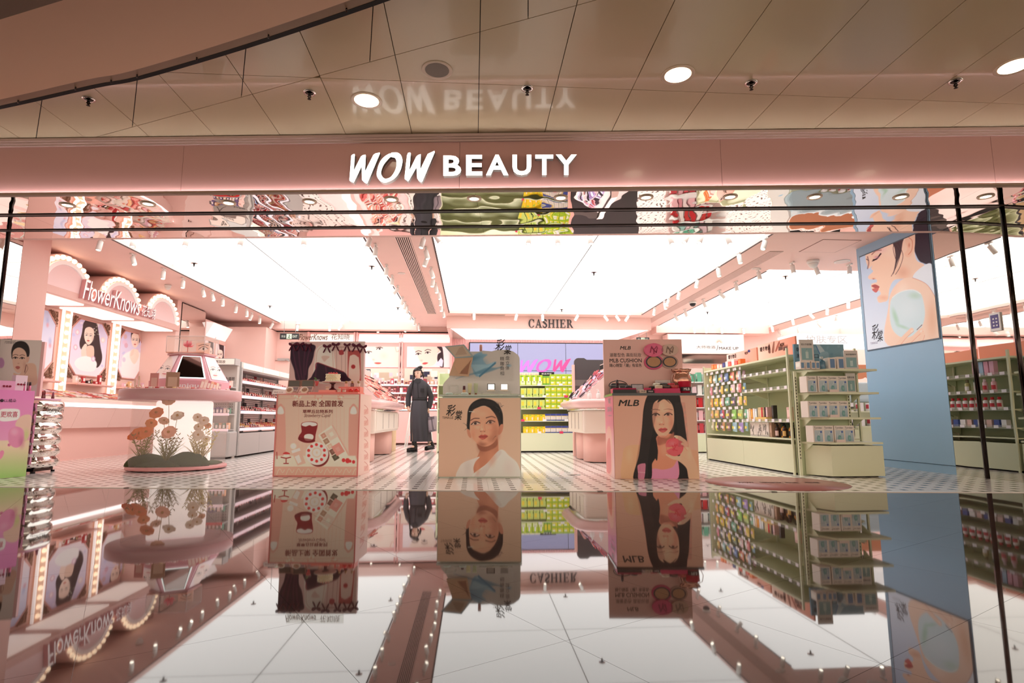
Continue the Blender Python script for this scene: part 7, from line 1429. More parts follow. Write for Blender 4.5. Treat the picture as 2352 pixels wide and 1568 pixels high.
# palettes, cards and pens around the rim of the tabletop
rn = random.Random(31)
for k, an in enumerate(np.linspace(-2.75, -.25, 26)):
    r = .635+.02*(k % 2); col = PC[k % len(PC)]; x, y = RC[0]+r*math.cos(an), RC[1]+r*math.sin(an)
    if k in (4, 6, 9, 14, 19, 20, 21, 23, 24): continue
    t_ = thing('lip_tint', 'short %s lip tint lying at the rim of the round table' % cname(col), 'lip tint', (x, y, 1.0045), an+PI/2, 'lip tints around the table rim'); b = B(); b.tube([(-.03,0,.009),(.012,0,.009)], .009, 8); obj('tube', b, cmat(col, .2), t_); b = B(); b.tube([(.012,0,.009),(.034,0,.009)], .0085, 8); obj('cap', b, cmat((236,190,180)), t_)
def tcard(an, r, ww, hh, col, pic, label, lean=.12, yaw=0):
    t_ = thing('display_card', label, 'card', (RC[0]+r*math.cos(an), RC[1]+r*math.sin(an), 1.0045), an+PI/2+yaw); b = B(); b.box(-ww/2,ww/2,0,.008,0,hh); obj('card', b, cmat(col), t_); b = B(); b.box(-ww*.34,ww*.34,-.0012,0,hh*.12,hh*.7); obj('picture', b, cmat(pic), t_); b = B(); b.prism([(.008,hh*.5),(.008,hh*.42),(.05,0),(.058,0)], -.008,.008, axis='x'); obj('strut', b, cmat(col), t_)
tcard(-1.72, .56, .11, .19, (226,150,146), (240,190,180), 'rosy swatch card standing on the round table'); tcard(-1.32, .60, .145, .20, (176,132,110), (214,176,156), 'brown palette picture card standing on the round table'); tcard(-2.45, .55, .07, .13, (232,196,180), (250,230,220), 'small clear-framed card on the round table'); tcard(-2.2, .55, .04, .16, (250,214,190), (255,240,226), 'narrow glowing card on the round table')
for k in range(7):
    an = -.78+.075*k; r = .56; t_ = thing('compact_palette', 'slim %s palette standing tilted in a row on the round table' % ['pink','blush','rose','peach','coral','cream','mauve'][k], 'palette', (RC[0]+r*math.cos(an), RC[1]+r*math.sin(an), 1.0045), an+PI/2); b = B(); b.box(-.02,.02,-.006,.006,0,.13-.008*k); o_ = obj('case', b, cmat([(236,176,176),(246,206,196),(216,130,140),(246,190,160),(232,140,120),(246,226,206),(206,150,160)][k]), t_); o_.rotation_euler = (0,.25,0); b = B(); b.box(-.015,.015,-.008,-.006,.02,.1-.008*k); p_ = obj('pans', b, cmat((250,226,216)), t_); p_.rotation_euler = (0,.25,0)

# ------------------------------------------------------------------ grey cosmetics gondola (left, behind the round table)
NX, NY0, NY1 = -3.90, 10.0, 12.75
gg = thing('cosmetics_gondola', 'grey gondola with lit headers and tilted cosmetics trays', 'shelf', (NX-.3, (NY0+NY1)/2, 0)); GGO = Vector((NX-.3, (NY0+NY1)/2, 0))
def Wn(o): o.location = Vector(o.location)-GGO; return o
for y0, y1 in ((NY0+.02, NY0+.95), (NY0+.955, NY0+1.88), (NY0+1.885, NY1)):
    b = B(); b.box(NX-.55, NX, y0, y1, .03, .40); Wn(obj('base_panel', b, GREY, gg)); b = B(); b.box(NX-.03, NX+.0, y0+.02, y1-.02, 1.49, 1.585); Wn(obj('header_light', b, mat('header_glow', (244,230,220), .5, emit=.15), gg))
    b = B(); b.box(NX-.33, NX-.03, y0, y1, 1.46, 1.60); Wn(obj('header_box', b, GREY, gg))
b = B(); b.box(NX-.50, NX-.05, NY0+.04, NY1-.02, 0, .03); Wn(obj('toe_kick', b, DARK, gg))
for k in range(30): b = B(); z = .42+.035*k; b.box(NX-.34, NX-.325, NY0+.02, NY1, z, z+.03); Wn(obj('slat', b, mat('slat_grey', (150,146,144), .4), gg))
for y in (NY0-.01, NY0+.94, NY0+1.87, NY1-.02): b = B(); b.box(NX-.36, NX-.30, y, y+.03, 0, 1.6); Wn(obj('upright', b, GREY, gg))
b = B(); b.box(NX-.55, NX+.0, NY0-.02, NY0+.01, 0.03, .40); b.box(NX-.04, NX, NY0-.02, NY0+.02, .4, 1.5); Wn(obj('end_post', b, GREY, gg))
GZ = [1.27, 1.02, .76, .47]; rn = random.Random(77)
for i, z in enumerate(GZ):
    b = B(); b.box(NX-.32, NX-.01, NY0+.02, NY1, z-.02, z); Wn(obj('shelf', b, GREY, gg)); 
    for y0, y1 in ((NY0+.03, NY0+.94), (NY0+.96, NY0+1.87), (NY0+1.89, NY1-.02)): b = B(); b.box(NX-.012, NX+.002, y0, y1, z-.032, z+.016); Wn(obj('price_strip', b, mat('pink_strip', (250,226,236), .4, emit=.25), gg))
    y = NY0+.06; k = 0
    while y < NY1-.3:
        wd = rn.choice((.22,.3,.42)); col = rn.choice([(246,200,190),(250,226,216),(236,170,170),(120,100,100),(160,176,216),(214,150,140)])
        t_ = thing('tester_tray', '%s tester tray on the %s shelf of the grey gondola' % (cname(col), ('top','second','third','lowest')[i]), 'tray', (NX-.16, y+wd/2, z+.0015), 0, 'tester trays on the grey gondola')
        b = B(); b.prism([(-.13,0),(.12,0),(.12,.02),(-.13,.10)], -wd/2+.006, wd/2-.006, axis='y'); obj('wedge', b, cmat(col), t_); b = B(); b.box(.118,.123,-wd/2+.006,wd/2-.006,0,.022); obj('front_edge', b, BLACK if k % 2 == 0 else GREY, t_)
        items = B(); its = [B(), B(), B()]
        for p in range(int(wd/.035)):
            for q in range(3):
                x_ = .09-.075*q; zz = .02+(.12-x_)*.32; yy = -wd/2+.025+.034*p; its[(p+q) % 3].box(x_-.028, x_+.02, yy-.011, yy+.011, zz+.0, zz+.016+.01*rn.random())
        for q in range(3): o_ = obj('tester_row', its[q], cmat(rn.choice([(206,80,80),(246,214,200),(230,150,140),(60,50,54),(250,240,236),(214,170,140),(240,190,90) if i == 3 else (226,120,126)])), t_); o_['kind'] = 'stuff'
        if rn.random() < .6:
            bb = B()
            for q in range(4): bb.tube([(-.11, -wd*.3+.03*q, .1), (-.115, -wd*.3+.03*q, .17)], .009, 6)
            obj('standing_pens', bb, cmat(rn.choice([(50,40,44),(150,50,56),(226,180,170)])), t_)
        y += wd+.01; k += 1
# end unit of the grey gondola with header and red-trimmed shelves
ge = thing('brow_makeup_stand', 'grey end stand headed 色彩玩妆 with red-trimmed shelves', 'shelf', (NX-.3, 9.8, 0)); xe0, xe1 = -.29, .27
b = B(); b.box(xe0, xe1, .06, .16, .0, 1.52); obj('back', b, mat('pegboard', (196,190,184), .4), ge); b = B(); b.box(xe0-.02, xe1+.01, -.06, .14, 1.52, 1.63); obj('header_box', b, GREY, ge); b = B(); b.box(xe0, xe1-.01, -.064, -.06, 1.53, 1.62); obj('header_light', b, mat('header_glow'), ge); text('色彩玩妆', cmat((70,62,60)), -.08, .12, 1.548, 1.60, ge, y=-.066, bold=.012)
cs = [(xe0, .055, 1.515), (xe1, .055, 1.515), (xe1, .055, 1.23), (xe0, .055, 1.23)]; c = lpic(local((NX-.3, 9.8, 0)), cs, (190,182,176), 1.3); q = [proj(Vector(p)+Vector((NX-.3, 9.8, 0))) for p in cs]; ux, uy = q[0]
c.line([(ux+8,uy+14),(ux+20,uy+5),(ux+26,uy+12),(ux+14,uy+22),(ux+24,uy+30)], 1.5, (70,66,66)); c.line([(ux+8,uy+34),(ux+22,uy+12)], 2, (90,84,82)); c.sheet('sketch_print', cs, PRINT, ge); text('专业眉眼', cmat((80,74,72)), .03, .24, 1.27, 1.33, ge, y=.052, bold=.008)
b = B()
for i in range(14):
    for j in range(8): b.box(xe0+.03+.037*i, xe0+.042+.037*i, .057, .061, .74+.045*j, .752+.045*j)
obj('peg_holes', b, mat('seam_grey', (120,114,112), .6), ge)
for i, z in enumerate((1.16, 1.00, .72, .47)):
    b = B(); b.box(xe0, xe1, -.16, .06, z-.02, z); obj('shelf', b, GREY, ge); b = B(); b.box(xe0, xe1, -.165, -.16, z-.03, z+.012); obj('price_strip', b, mat('pink_strip') if i > 1 else cmat((206,46,46)), ge)
    for k in range(9):
        col = rn.choice([(246,200,190),(236,226,216),(120,100,140),(206,160,120),(110,150,130),(240,190,160)]); t_ = thing('cosmetic_box', '%s slim carton on the %s shelf of the brow stand' % (cname(col), ('top','second','third','lowest')[i]), 'box', (NX-.3+xe0+.05+.058*k, 9.8-.05, z+.0015), 0, 'slim cartons on the brow stand'); b = B(); b.box(-.022,.022,-.03,.03,0,.085+.03*rn.random()); obj('carton', b, cmat(col), t_); b = B(); b.box(-.016,.016,-.0315,-.03,.02,.07); obj('label', b, cmat((250,240,236)), t_)
b = B(); b.box(xe0, xe1+.03, -.18, .16, .03, .44); obj('base', b, GREY, ge, bevel=.03); b = B(); b.box(xe0+.03, xe1-.02, -.15, .14, 0, .03); obj('toe_kick', b, DARK, ge)

# ------------------------------------------------------------------ two long pink counters in the middle of the shop
MARB = mat('pink_marble_resin', (240, 196, 194), .18, noise=.12, nscale=5)
def counter(x0, x1, y0, y1, label, pal, seed, dark=False, flip=1):
    cx, cy = (x0+x1)/2, (y0+y1)/2; t = thing('makeup_counter', label, 'counter', (cx, cy, 0)); hx, hy = (x1-x0)/2, (y1-y0)/2
    # curved resin top: a rounded-edge oval slab
    prof = [(-.16,.78),(-.05,.80),(0.0,.85),(.0,.88),(-.03,.905),(-.10,.915)]; n = 40; rings = []
    for off, z in prof:
        rings.append([((hx+off)*math.copysign(abs(math.cos(a))**.45, math.cos(a)), (hy+off)*math.copysign(abs(math.sin(a))**.35, math.sin(a)), z) for a in np.linspace(0, 2*PI, n, endpoint=False)])
    b = B(); b.loft(rings); obj('countertop', b, MARB, t)
    b = B(); b.loft([[((hx-.10)*math.copysign(abs(math.cos(a))**.45, math.cos(a)), (hy-.12)*math.copysign(abs(math.sin(a))**.35, math.sin(a)), z) for a in np.linspace(0, 2*PI, n, endpoint=False)] for z in (.755, .79)]); obj('steel_band', b, CHROME, t)
    b = B(); b.box(-hx+.16, hx-.16, -hy+.2, hy-.2, .42, .76); obj('drawer_case', b, CREAM, t, bevel=.04, seg=3)
    for s_ in (-1, 1):
        m_ = 4
        for k in range(m_):
            a0 = -hy+.24+(2*hy-.48)*k/m_; a1 = -hy+.24+(2*hy-.48)*(k+1)/m_; b = B(); b.box(s_*(hx-.16)-.006, s_*(hx-.16)+.006, a0+.006, a1-.006, .46, .74); d_ = obj('drawer', b, CREAM, t); b = B(); b.box(s_*(hx-.155)-.004, s_*(hx-.155)+.004, a1-.03, a1-.018, .48, .72); obj('finger_pull', b, mat('pull_grey', (120,104,100), .5), d_)
    for yy in (-hy+.55, hy-.55):
        b = B(); b.loft([[((hx-.24)*math.copysign(abs(math.cos(a))**.5, math.cos(a)), yy+.28*math.copysign(abs(math.sin(a))**.5, math.sin(a)), z) for a in np.linspace(0, 2*PI, 28, endpoint=False)] for z in (.012, .43)]); obj('pedestal', b, PINKS, t)
        b = B(); b.box(-hx+.3, hx-.3, yy-.2, yy+.2, 0, .012); obj('foot', b, DARK, t)
    # A-shaped tester slope
    b = B(); b.prism([(-hx+.14,.915),(hx-.14,.915),(.05,1.42),(-.05,1.42)], -hy+.3, hy-.3, axis='y'); obj('tester_slope', b, mat('slope_white', (246,222,220), .4), t)
    b = B(); b.box(-.06,.06,-hy+.3,hy-.3,1.42,1.52); obj('ridge_box', b, PINKL, t); 
    if dark:
        b = B(); b.box(-.065,.065,-hy+.32,hy-.32,1.435,1.505); obj('ridge_panel', b, BLACK, t)
    rn = random.Random(seed)
    for s_ in (-1, 1):
        if s_ != flip: continue
        th = math.atan2(.505, hx-.19)
        for r in range(5):
            f = .10+.17*r; x_ = s_*((hx-.14)*(1-f)+.05*f); z_ = .915+.505*f
            m_ = int((2*hy-.7)/.14)
            for k in range(m_):
                col = rn.choice(pal); y_ = -hy+.38+.14*k+rn.uniform(-.01,.01)
                q = thing('tester_card', '%s tester in row %s up the slope of the %s counter' % (cname(col), ('one','two','three','four','five')[r], 'left' if flip > 0 else 'right'), 'tester', (cx+x_+s_*.006, cy+y_, z_+.012), 0, 'testers on the %s counter' % ('left' if flip > 0 else 'right')); q['label'] = q['label'].replace('left counter', 'long pale counter').replace('right counter', 'dark-ridged counter'); q['group'] = q['group'].replace('left', 'long pale').replace('right', 'dark-ridged')
                ww = rn.uniform(.035,.06); b = B(); b.box(-.05,.05,-ww,ww,0,.012+.02*rn.random()); p_ = obj('case', b, cmat(col), q); p_.rotation_euler = (0, s_*th, 0); b = B(); b.box(-.035,.035,-ww*.6,ww*.6,.03,.034); p_ = obj('print', b, cmat(rn.choice(pal)), q); p_.rotation_euler = (0, s_*th, 0)
                if rn.random() < .35:
                    b = B(); b.tube([(-.05,0,.03),(.05,0,.06)], .01, 6); p_ = obj('pen', b, cmat(rn.choice([(60,40,44),(206,90,96),(240,170,160)])), q); p_.rotation_euler = (0, s_*th, rn.uniform(-.5,.5))
    return t
counter(-2.75, -1.25, 8.35, 11.35, 'long pale pink counter with coral testers behind the strawberry stand', [(246,190,180),(236,140,126),(250,226,216),(206,90,84),(246,214,190),(250,240,232),(240,170,150)], 4, flip=1)
counter(1.42, 2.92, 8.05, 9.75, 'pink resin counter with a dark ridge behind the pink MLB stand', [(214,206,236),(250,240,244),(190,160,210),(70,56,66),(240,180,190),(226,216,230),(206,120,130)], 9, True, -1)
for k, (x, y) in enumerate(((1.68, 8.24), (1.80, 8.20))):
    t_ = thing('pump_bottle', 'small white pump bottle on the edge of the %s counter' % ('dark-ridged',)[0] if k == 0 else 'white sanitizer pump bottle beside the other on the dark-ridged counter', 'bottle', (x, y, .9165)); b = B(); b.lathe([(.03,0),(.032,.005),(.032,.07),(.014,.085),(.014,.09)], 14); obj('body', b, cmat((240,236,236), .2), t_); b = B(); b.lathe([(.016,.09),(.016,.105),(.005,.107),(.005,.13)], 10); b.tube([(0,0,.13),(-.03,0,.128)], .005, 6); obj('pump', b, cmat((246,246,246)), t_)
# charcoal display panel at the end of the right counter
a = at(1324, 1054, 1, 9.9); t_ = thing('charcoal_panel', 'tall charcoal display panel with rounded top behind the right-hand counter', 'panel', (0, 9.92, 0)); t_['label'] = 'tall charcoal display panel with rounded top behind the dark-ridged counter'
x0, x1 = at(1322, 1000, 1, 9.92).x, at(1322, 1000, 1, 9.92).x+1.2; zt = at(1340, 822, 1, 9.92).z; r = .07
pts = [(x0, 0), (x1, 0), (x1, zt-.04), (x0+.6, zt-.03), (x0+.22, zt-.03), (x0+.17, zt)]+[(x0+r-r*math.sin(a_), zt-r+r*math.cos(a_)) for a_ in np.linspace(0, PI/2, 6)]
b = B(); b.prism(ccw(pts)[::-1], 0, .06, axis='y'); obj('panel', b, mat('charcoal_laminate', (76,70,72), .45), t_); b = B(); b.box(x0, x0+.5, -.004, 0, at(1340, 886, 1, 9.92).z, at(1340, 872, 1, 9.92).z); obj('band', b, mat('taupe_band', (112,102,100), .5), t_)
b = B(); b.box(x0-.035, x0, -.02, .08, 0, zt-.12); obj('edge_post', b, PINKS, t_)
# white folding A-frame rack and pale wood box by the left counter
t_ = thing('white_rack', 'white A-frame rack standing before the pink back cabinet', 'rack', (-1.2, 13.2, 0)); b = B()
for y in (-.2,.2):
    for s_ in (-1,1): b.tube([(s_*.30, y, 0), (s_*.16, y, .98)], .016, 8)
obj('legs', b, WHITE, t_); b = B(); b.box(-.32,.32,-.25,.25,.98,1.01); obj('shelf_top', b, WHITE, t_); b = B(); b.tube([(-.26,-.2,.28),(.26,-.2,.28)], .012, 6); b.tube([(-.26,.2,.28),(.26,.2,.28)], .012, 6); obj('rail', b, WHITE, t_)
t_ = thing('wooden_box', 'pale wooden storage box beside the long pale counter', 'box', (-1.72, 11.85, 0)); b = B(); b.box(-.18,.14,-.25,.3,.0,.78); obj('body', b, mat('pale_wood', (236,206,160), .5, noise=.08, nscale=8, stretch=(1,1,6)), t_); b = B(); b.box(-.17,.13,-.256,-.25,.02,.76); obj('front', b, mat('pale_wood'), t_)
# ------------------------------------------------------------------ woman walking through the shop
PW = thing('person', 'woman in black shirt and long black skirt carrying a grey tote', 'person', (at(960.8, 1035.5, 2, 0).x*.985, at(960.8, 1035.5, 2, 0).y*.985, 0.001), -.08)
HS = .985
def cw(cx, cy, y=0.0): return ((cx-690)*.001825*HS, y, (1446-cy)*.001825*HS)
SKIN = mat('skin', (236, 196, 176), .5); CLO = mat('black_cotton', (62, 60, 66), .75, noise=.1, nscale=30); SKM = mat('black_skirt_twill', (70, 68, 76), .7); BOOT = mat('black_leather_boot', (24, 23, 25), .3); HAIRM = mat('black_hair', (34, 28, 30), .45)
def skin_body(chains, mats, name, parent, lev=2):
    bm = bmesh.new(); lay = bm.verts.layers.skin.verify(); cache = {}
    def V(p, r):
        k = tuple(round(c, 4) for c in p)
        if k not in cache:
            v = bm.verts.new(p); v[lay].radius = (r, r) if not isinstance(r, tuple) else r; v[lay].use_loose = False; cache[k] = v
            if len(cache) == 1: v[lay].use_root = True
        return cache[k]
    for ch in chains:
        for (p, r), (q, s) in zip(ch[:-1], ch[1:]):
            a, c = V(p, r), V(q, s)
            if bm.edges.get((a, c)) is None: bm.edges.new((a, c))
    me = bpy.data.meshes.new(name); bm.to_mesh(me); bm.free(); me.materials.append(mats)
    o = link(name, me, parent); sk = o.modifiers.new('skin', 'SKIN'); sk.use_smooth_shade = True; sb = o.modifiers.new('smooth', 'SUBSURF'); sb.levels = lev; sb.render_levels = lev
    return o
P = cw
pel, chest, neckb, neckt, hd = P(700, 960), P(682, 760, .0), P(678, 680, .01), P(672, 645, 0), P(664, 600, -.005)
ch = [[(pel, .10), (P(690, 860), .085), (chest, .105), (neckb, .05), (neckt, .042), (hd, (.072, .085)), (P(668, 555, .005), (.068, .082)), (P(670, 530, .01), .04)]]
sl, sr = P(598, 720), P(768, 720)
for sgn, sh, el, wr, pa in ((-1, sl, P(568, 845, .02), P(572, 955, -.03), P(582, 985, -.04)), (1, sr, P(815, 850, .05), P(798, 975, .0), P(790, 1000, -.01))):
    ch.append([(chest, .105), (sh, .05), (el, .036), (wr, .022), (pa, (.026, .016))])
    for k, (dx, L) in enumerate(((-14, 30), (-5, 36), (5, 38), (14, 33))):
        b0 = ((582 if sgn < 0 else 790)+dx*.9, (985 if sgn < 0 else 1000)+16); y0 = -.04 if sgn < 0 else -.01
        tip = (b0[0]+(8 if sgn < 0 else -4), b0[1]+L*.5); ch.append([(pa, (.026, .016)), (P(b0[0], b0[1], y0-.006), .0095), (P((b0[0]+tip[0])/2+2, (b0[1]+tip[1])/2, y0-.014), .0085), (P(tip[0], tip[1], y0-.004), .0065)])
    ch.append([(pa, (.026, .016)), (P((582 if sgn < 0 else 790)-18*sgn*-1, (990 if sgn < 0 else 1005), (-.04 if sgn < 0 else -.01)-.018), .0095), (P((582 if sgn < 0 else 790)+22*(1 if sgn < 0 else -1), (1005 if sgn < 0 else 1020), (-.04 if sgn < 0 else -.01)-.024), .007)])
for hip, kn, an_, toe in ((P(672, 1010), P(655, 1180, -.08), P(655, 1385, -.12), P(620, 1428, -.22)), (P(730, 1010), P(770, 1190, .08), P(800, 1370, .24), P(775, 1412, .14))):
    ch.append([(pel, .10), (hip, .085), (kn, .055), (an_, .036), (toe, (.032, .025))])
skin_body(ch, SKIN, 'body', PW)
# face details
hx, _, hz = P(662, 605)
for dx in (-.034, .026):
    b = B(); b.ball((hx+dx, -.083, hz+.018), .011, 8, 5, sc=(1.2, .5, .5)); b.ball((hx+dx-.003, -.088, hz+.018), .006, 6, 4, sc=(1, .5, .8)); obj('eye', b, cmat((46,32,32)), PW)
    b = B(); b.tube([(hx+dx-.017, -.084, hz+.04), (hx+dx, -.088, hz+.046), (hx+dx+.017, -.084, hz+.041)], .003, 5); obj('eyebrow', b, HAIRM, PW)
b = B(); b.tube([(hx-.006, -.084, hz+.02), (hx-.008, -.094, hz-.005), (hx-.008, -.102, hz-.02), (hx-.008, -.09, hz-.03)], [.006, .008, .011, .004], 6); obj('nose', b, SKIN, PW)
b = B(); b.ball((hx-.008, -.086, hz-.048), .017, 8, 5, sc=(1, .45, .38)); obj('lips', b, cmat((190,92,90)), PW)
b = B(); b.ball((hx+.086, -.0, hz), .02, 8, 5, sc=(.5, .8, 1.3)); obj('ear', b, SKIN, PW)
# hair: cap, top knot, loose lock over the shoulder
b = B(); rings = []
for ph in np.linspace(-.75, PI/2, 13):
    r = math.cos(ph); fr_ = .112 if ph > .28 else .03
    rings.append([(hx+.004+.098*r*math.cos(a), .014+(.112 if math.sin(a) > 0 else fr_)*r*math.sin(a), hz+.024+.122*math.sin(ph)) for a in np.linspace(0, 2*PI, 20, endpoint=False)])
b.loft(rings); obj('hair', b, HAIRM, PW)
b = B(); rn = random.Random(4)
for k in range(9): b.ball((hx+.045+rn.uniform(-.03,.03), .02+rn.uniform(-.02,.02), hz+.135+rn.uniform(-.015,.02)), .028, 8, 5)
obj('top_knot', b, HAIRM, PW)
b = B(); b.tube([P(625, 585, -.02), P(622, 650, -.05), P(618, 720, -.10), P(612, 790, -.115), P(608, 830, -.11)], [.022,.024,.024,.016,.004], 8, flat=.6); b.tube([P(722, 580, -.0), P(732, 620, -.01), P(730, 650, -.01)], [.018,.02,.006], 8); obj('loose_lock', b, HAIRM, PW)
# shirt
def ring(cx, cy, rx, ry, y=0.0, n=24, ripple=0.0, ph=0.0, m=9):
    c0 = P(cx, cy, y); return [(c0[0]+(rx+ripple*math.sin(m*a+ph))*math.cos(a), c0[1]+(ry+ripple*math.sin(m*a+ph))*math.sin(a), c0[2]) for a in np.linspace(0, 2*PI, n, endpoint=False)]
b = B(); b.loft([ring(692,880,.140,.105), ring(694,850,.152,.115,ripple=.004), ring(690,800,.165,.12,ripple=.005,ph=1), ring(684,740,.182,.122,ripple=.003), ring(682,700,.165,.105), ring(680,676,.11,.085), ring(678,655,.062,.062)])
for sh, el, wr in ((P(608, 715), P(566, 848, .02), P(571, 958, -.028)), (P(760, 715), P(818, 852, .05), P(799, 980, .0))):
    sh, el, wr = Vector(sh), Vector(el), Vector(wr); ctr = Vector(P(684, 725)); b.tube([sh.lerp(ctr,.55)+Vector((0,0,-.02)), sh.lerp(ctr,.12)+Vector((0,0,-.012)), sh.lerp(el,.25), sh.lerp(el,.7), el, el.lerp(wr,.45), el.lerp(wr,.8), wr], [.05,.064,.062,.057,.055,.054,.05,.036], 12)
    b.tube([wr.lerp(el,.10), wr], [.044,.042], 12)
obj('shirt', b, CLO, PW); b = B()
for s_ in (-1, 1): b.add([P(678-6*s_*-1, 650, -.07), P(678+28*s_, 655, -.05), P(678+36*s_, 690, -.10), P(678+6*s_, 708, -.125)], [(0,1,2,3)])
b.tube([P(678, 700, -.122), P(684, 790, -.125), P(690, 870, -.11)], .004, 5); obj('collar', b, mat('collar_black', (36,34,38), .7), PW)
b = B(); b.box(*[v for v in (P(712,775)[0], P(752,775)[0])], -.128, -.112, P(0,805)[2], P(0,765)[2]); obj('pocket', b, mat('collar_black'), PW)
# skirt with soft pleats
b = B(); R_ = []
for cx, cy, rx, ry, rp in ((694,868,.138,.105,.0),(694,900,.150,.12,.002),(696,980,.172,.15,.006),(700,1080,.182,.165,.010),(706,1180,.186,.18,.013),(714,1270,.19,.19,.016),(718,1338,.192,.195,.018)): R_.append(ring(cx, cy, rx, ry, .01, 54, rp, .6, 8))
b.loft(R_, cap=False); obj('skirt', b, SKM, PW); b = B(); b.loft([ring(694,892,.146,.113), ring(694,868,.144,.111)]); obj('waistband', b, mat('collar_black'), PW)
# boots
for an_, toe, heel in (((655, 1350, -.12), (610, 1436, -.26), (672, 1436, -.10)), ((795, 1345, .24), (768, 1428, .10), (828, 1418, .26))):
    A_, T_, H_ = Vector(P(*an_)), Vector(P(*toe)), Vector(P(*heel)); b = B(); b.tube([A_+Vector((0,0,.03)), A_, A_.lerp(H_,.6)+Vector((0,0,.02)), H_.lerp(T_,.15)+Vector((0,0,.03))], [.052,.05,.05,.05], 12); b.tube([H_+Vector((0,.01,.035)), H_.lerp(T_,.5)+Vector((0,0,.035)), T_+Vector((0,0,.03)), T_+Vector((0,-.03,.02))], [.045,.045,.046,.03], 12, flat=.8)
    obj('boot', b, BOOT, PW); b = B(); zz = min(H_.z, T_.z); b.tube([H_+Vector((0,.02,-.004)), H_.lerp(T_,.5)+Vector((0,0,-.004)), T_+Vector((0,-.02,-.004))], [.045,.04,.044], 12, flat=.42); obj('sole', b, BLACK, PW)
# tote bag held in her hand
MP = local(PW.location, -.08); bo = MP @ Vector(P(835, 1235, -.02)); bag = thing('tote_bag', 'grey translucent tote bag with dark straps held by the woman', 'bag', bo, -.45)
b = B(); q = [(-.125,0),(.125,.02),(.14,.30),(-.125,.30)]; b.loft([[(q[0][0]*.9,-.05,0),(q[1][0]*.9,-.05,0),(q[1][0]*.9,.05,0),(q[0][0]*.9,.05,0)], [(-.125,-.06,.14),(.125,-.06,.14),(.125,.06,.14),(-.125,.06,.14)], [(-.13,-.055,.29),(.13,-.055,.29),(.13,.055,.29),(-.13,.055,.29)]], smooth=False); o_ = obj('body', b, mat('tote_grey', (186, 172, 184), .4), bag); o_.rotation_euler = (0, -.18, 0)
b = B()
for x in (-.07, .07): b.box(x-.014, x+.014, -.066, -.055, 0.0, .29)
b.box(-.13,.13,-.066,-.055,.24,.285); b.box(-.12,.12,-.064,-.05,.0,.03); o_ = obj('straps', b, mat('tote_dark', (128,118,128), .5), bag); o_.rotation_euler = (0, -.18, 0)
b = B(); hp = Vector(P(788, 1030, -.02))-Vector(P(835, 1235, -.02)); b.tube([(-.115,-.055,.27), (hp.x*.9-.02,-.045,hp.z-.07), (hp.x,-.01,hp.z), (hp.x*.6+.02,-.045,hp.z-.07), (.0,-.055,.29)], .011, 6, flat=.6); obj('handle', b, mat('tote_dark'), bag)

# ------------------------------------------------------------------ track spotlights
b = B(); b.box(-.055,.055,-.016,.016,-.022,.0); ad = b.mesh('adapter', WHITE); b = B(); b.tube([(0,0,-.022),(0,0,-.055)], .009, 8); stm = b.mesh('stem', WHITE)
b = B(); b.lathe([(0,0),(.031,0),(.033,-.004),(.033,-.135),(.029,-.137),(.027,-.128)][::-1], 18, cap=False); bar = b.mesh('barrel', WHITE); b = B(); b.lathe([(0,-.126),(.027,-.126)][::-1], 16, cap=False); le = b.mesh('lens', SPOTL)
SP = []
def spots(lst, where, z=2.985, along='y'):
    for u, v, ln in lst:
        Pp = Zp(u, v, z); t = thing('track_spotlight', 'white cylinder track spotlight %s' % where, 'spotlight', (Pp.x, Pp.y, ZC-.001 if z < 3.0 else z), 0, 'spotlights '+where)
        a_ = link('adapter', ad, t); a_.rotation_euler = (0, 0, PI/2 if along == 'y' else 0); link('stem', stm, t)
        o_ = link('barrel', bar, t, (0, 0, -.05)); o_.rotation_euler = (math.radians(-14), math.radians(-ln), 0); l_ = link('lens', le, o_)
def trk(x0, x1, y0, y1, z): b = B(); b.box(x0, x1, y0, y1, z-.004, z+.003); obj('light_track', b, mat('track_dark', (70,50,50), .5), sc)
spots([(232,548,0),(305,585,25),(376,618,8),(421,640,8),(466,662,22),(487,672,25),(512,684,10),(543,700,3),(567,710,10),(579,719,-12),(597,727,5),(627,739,-20)], 'along the beam beside the arches')
spots([(308,540,6),(430,538,0),(558,537,-8),(699,536,4)], 'behind the soffit in the bay beside the arches', along='x')
spots([(850,542,-12),(863,563,0),(888,610,0),(901,634,0),(914,658,-35),(925,683,-10),(931,694,-8),(936,704,-5),(944,720,-10),(953,732,-8),(962,744,5)], 'on the arch side of the vented beam')
spots([(973,543,-12),(978,570,15),(981,588,-15),(990,616,18),(995,637,-5),(1001,652,10),(1007,668,15),(1011,683,5),(1013,697,5),(1018,712,10)], 'on the cashier side of the vented beam')
spots([(1000,533,30),(1215,533,-5),(1280,533,0),(1355,533,0),(1536,533,12),(1580,533,-30),(1612,533,-25),(1668,533,12)], 'behind the soffit in the cashier bay', along='x')
spots([(1089,717,0),(1187,719,-15),(1246,720,0),(1327,721,-30),(1388,722,30),(1415,722,30),(1443,723,-35)], 'on the beam above the cashier sign', along='x')
spots([(684,744,0),(758,745,0),(785,744,-30),(869,749,0),(935,748,-20)], 'on the back beam above the portraits', 2.985, 'x')
spots([(1757,548,-25),(1697,580,0),(1649,612,0),(1602,640,-20),(1560,668,-18),(1536,685,-25),(1527,692,0),(1504,707,-18)], 'on the cashier side of the grille beam')
spots([(1819,604,0),(1872,608,12),(1951,608,-15),(1742,620,0),(1690,648,0),(1652,668,40),(1615,688,15),(1573,711,15),(1550,722,30)], 'on the gondola side of the grille beam')
spots([(1594,750,0),(1621,750,0),(1657,751,0),(1707,752,0)], 'above the makeup sign', along='x')
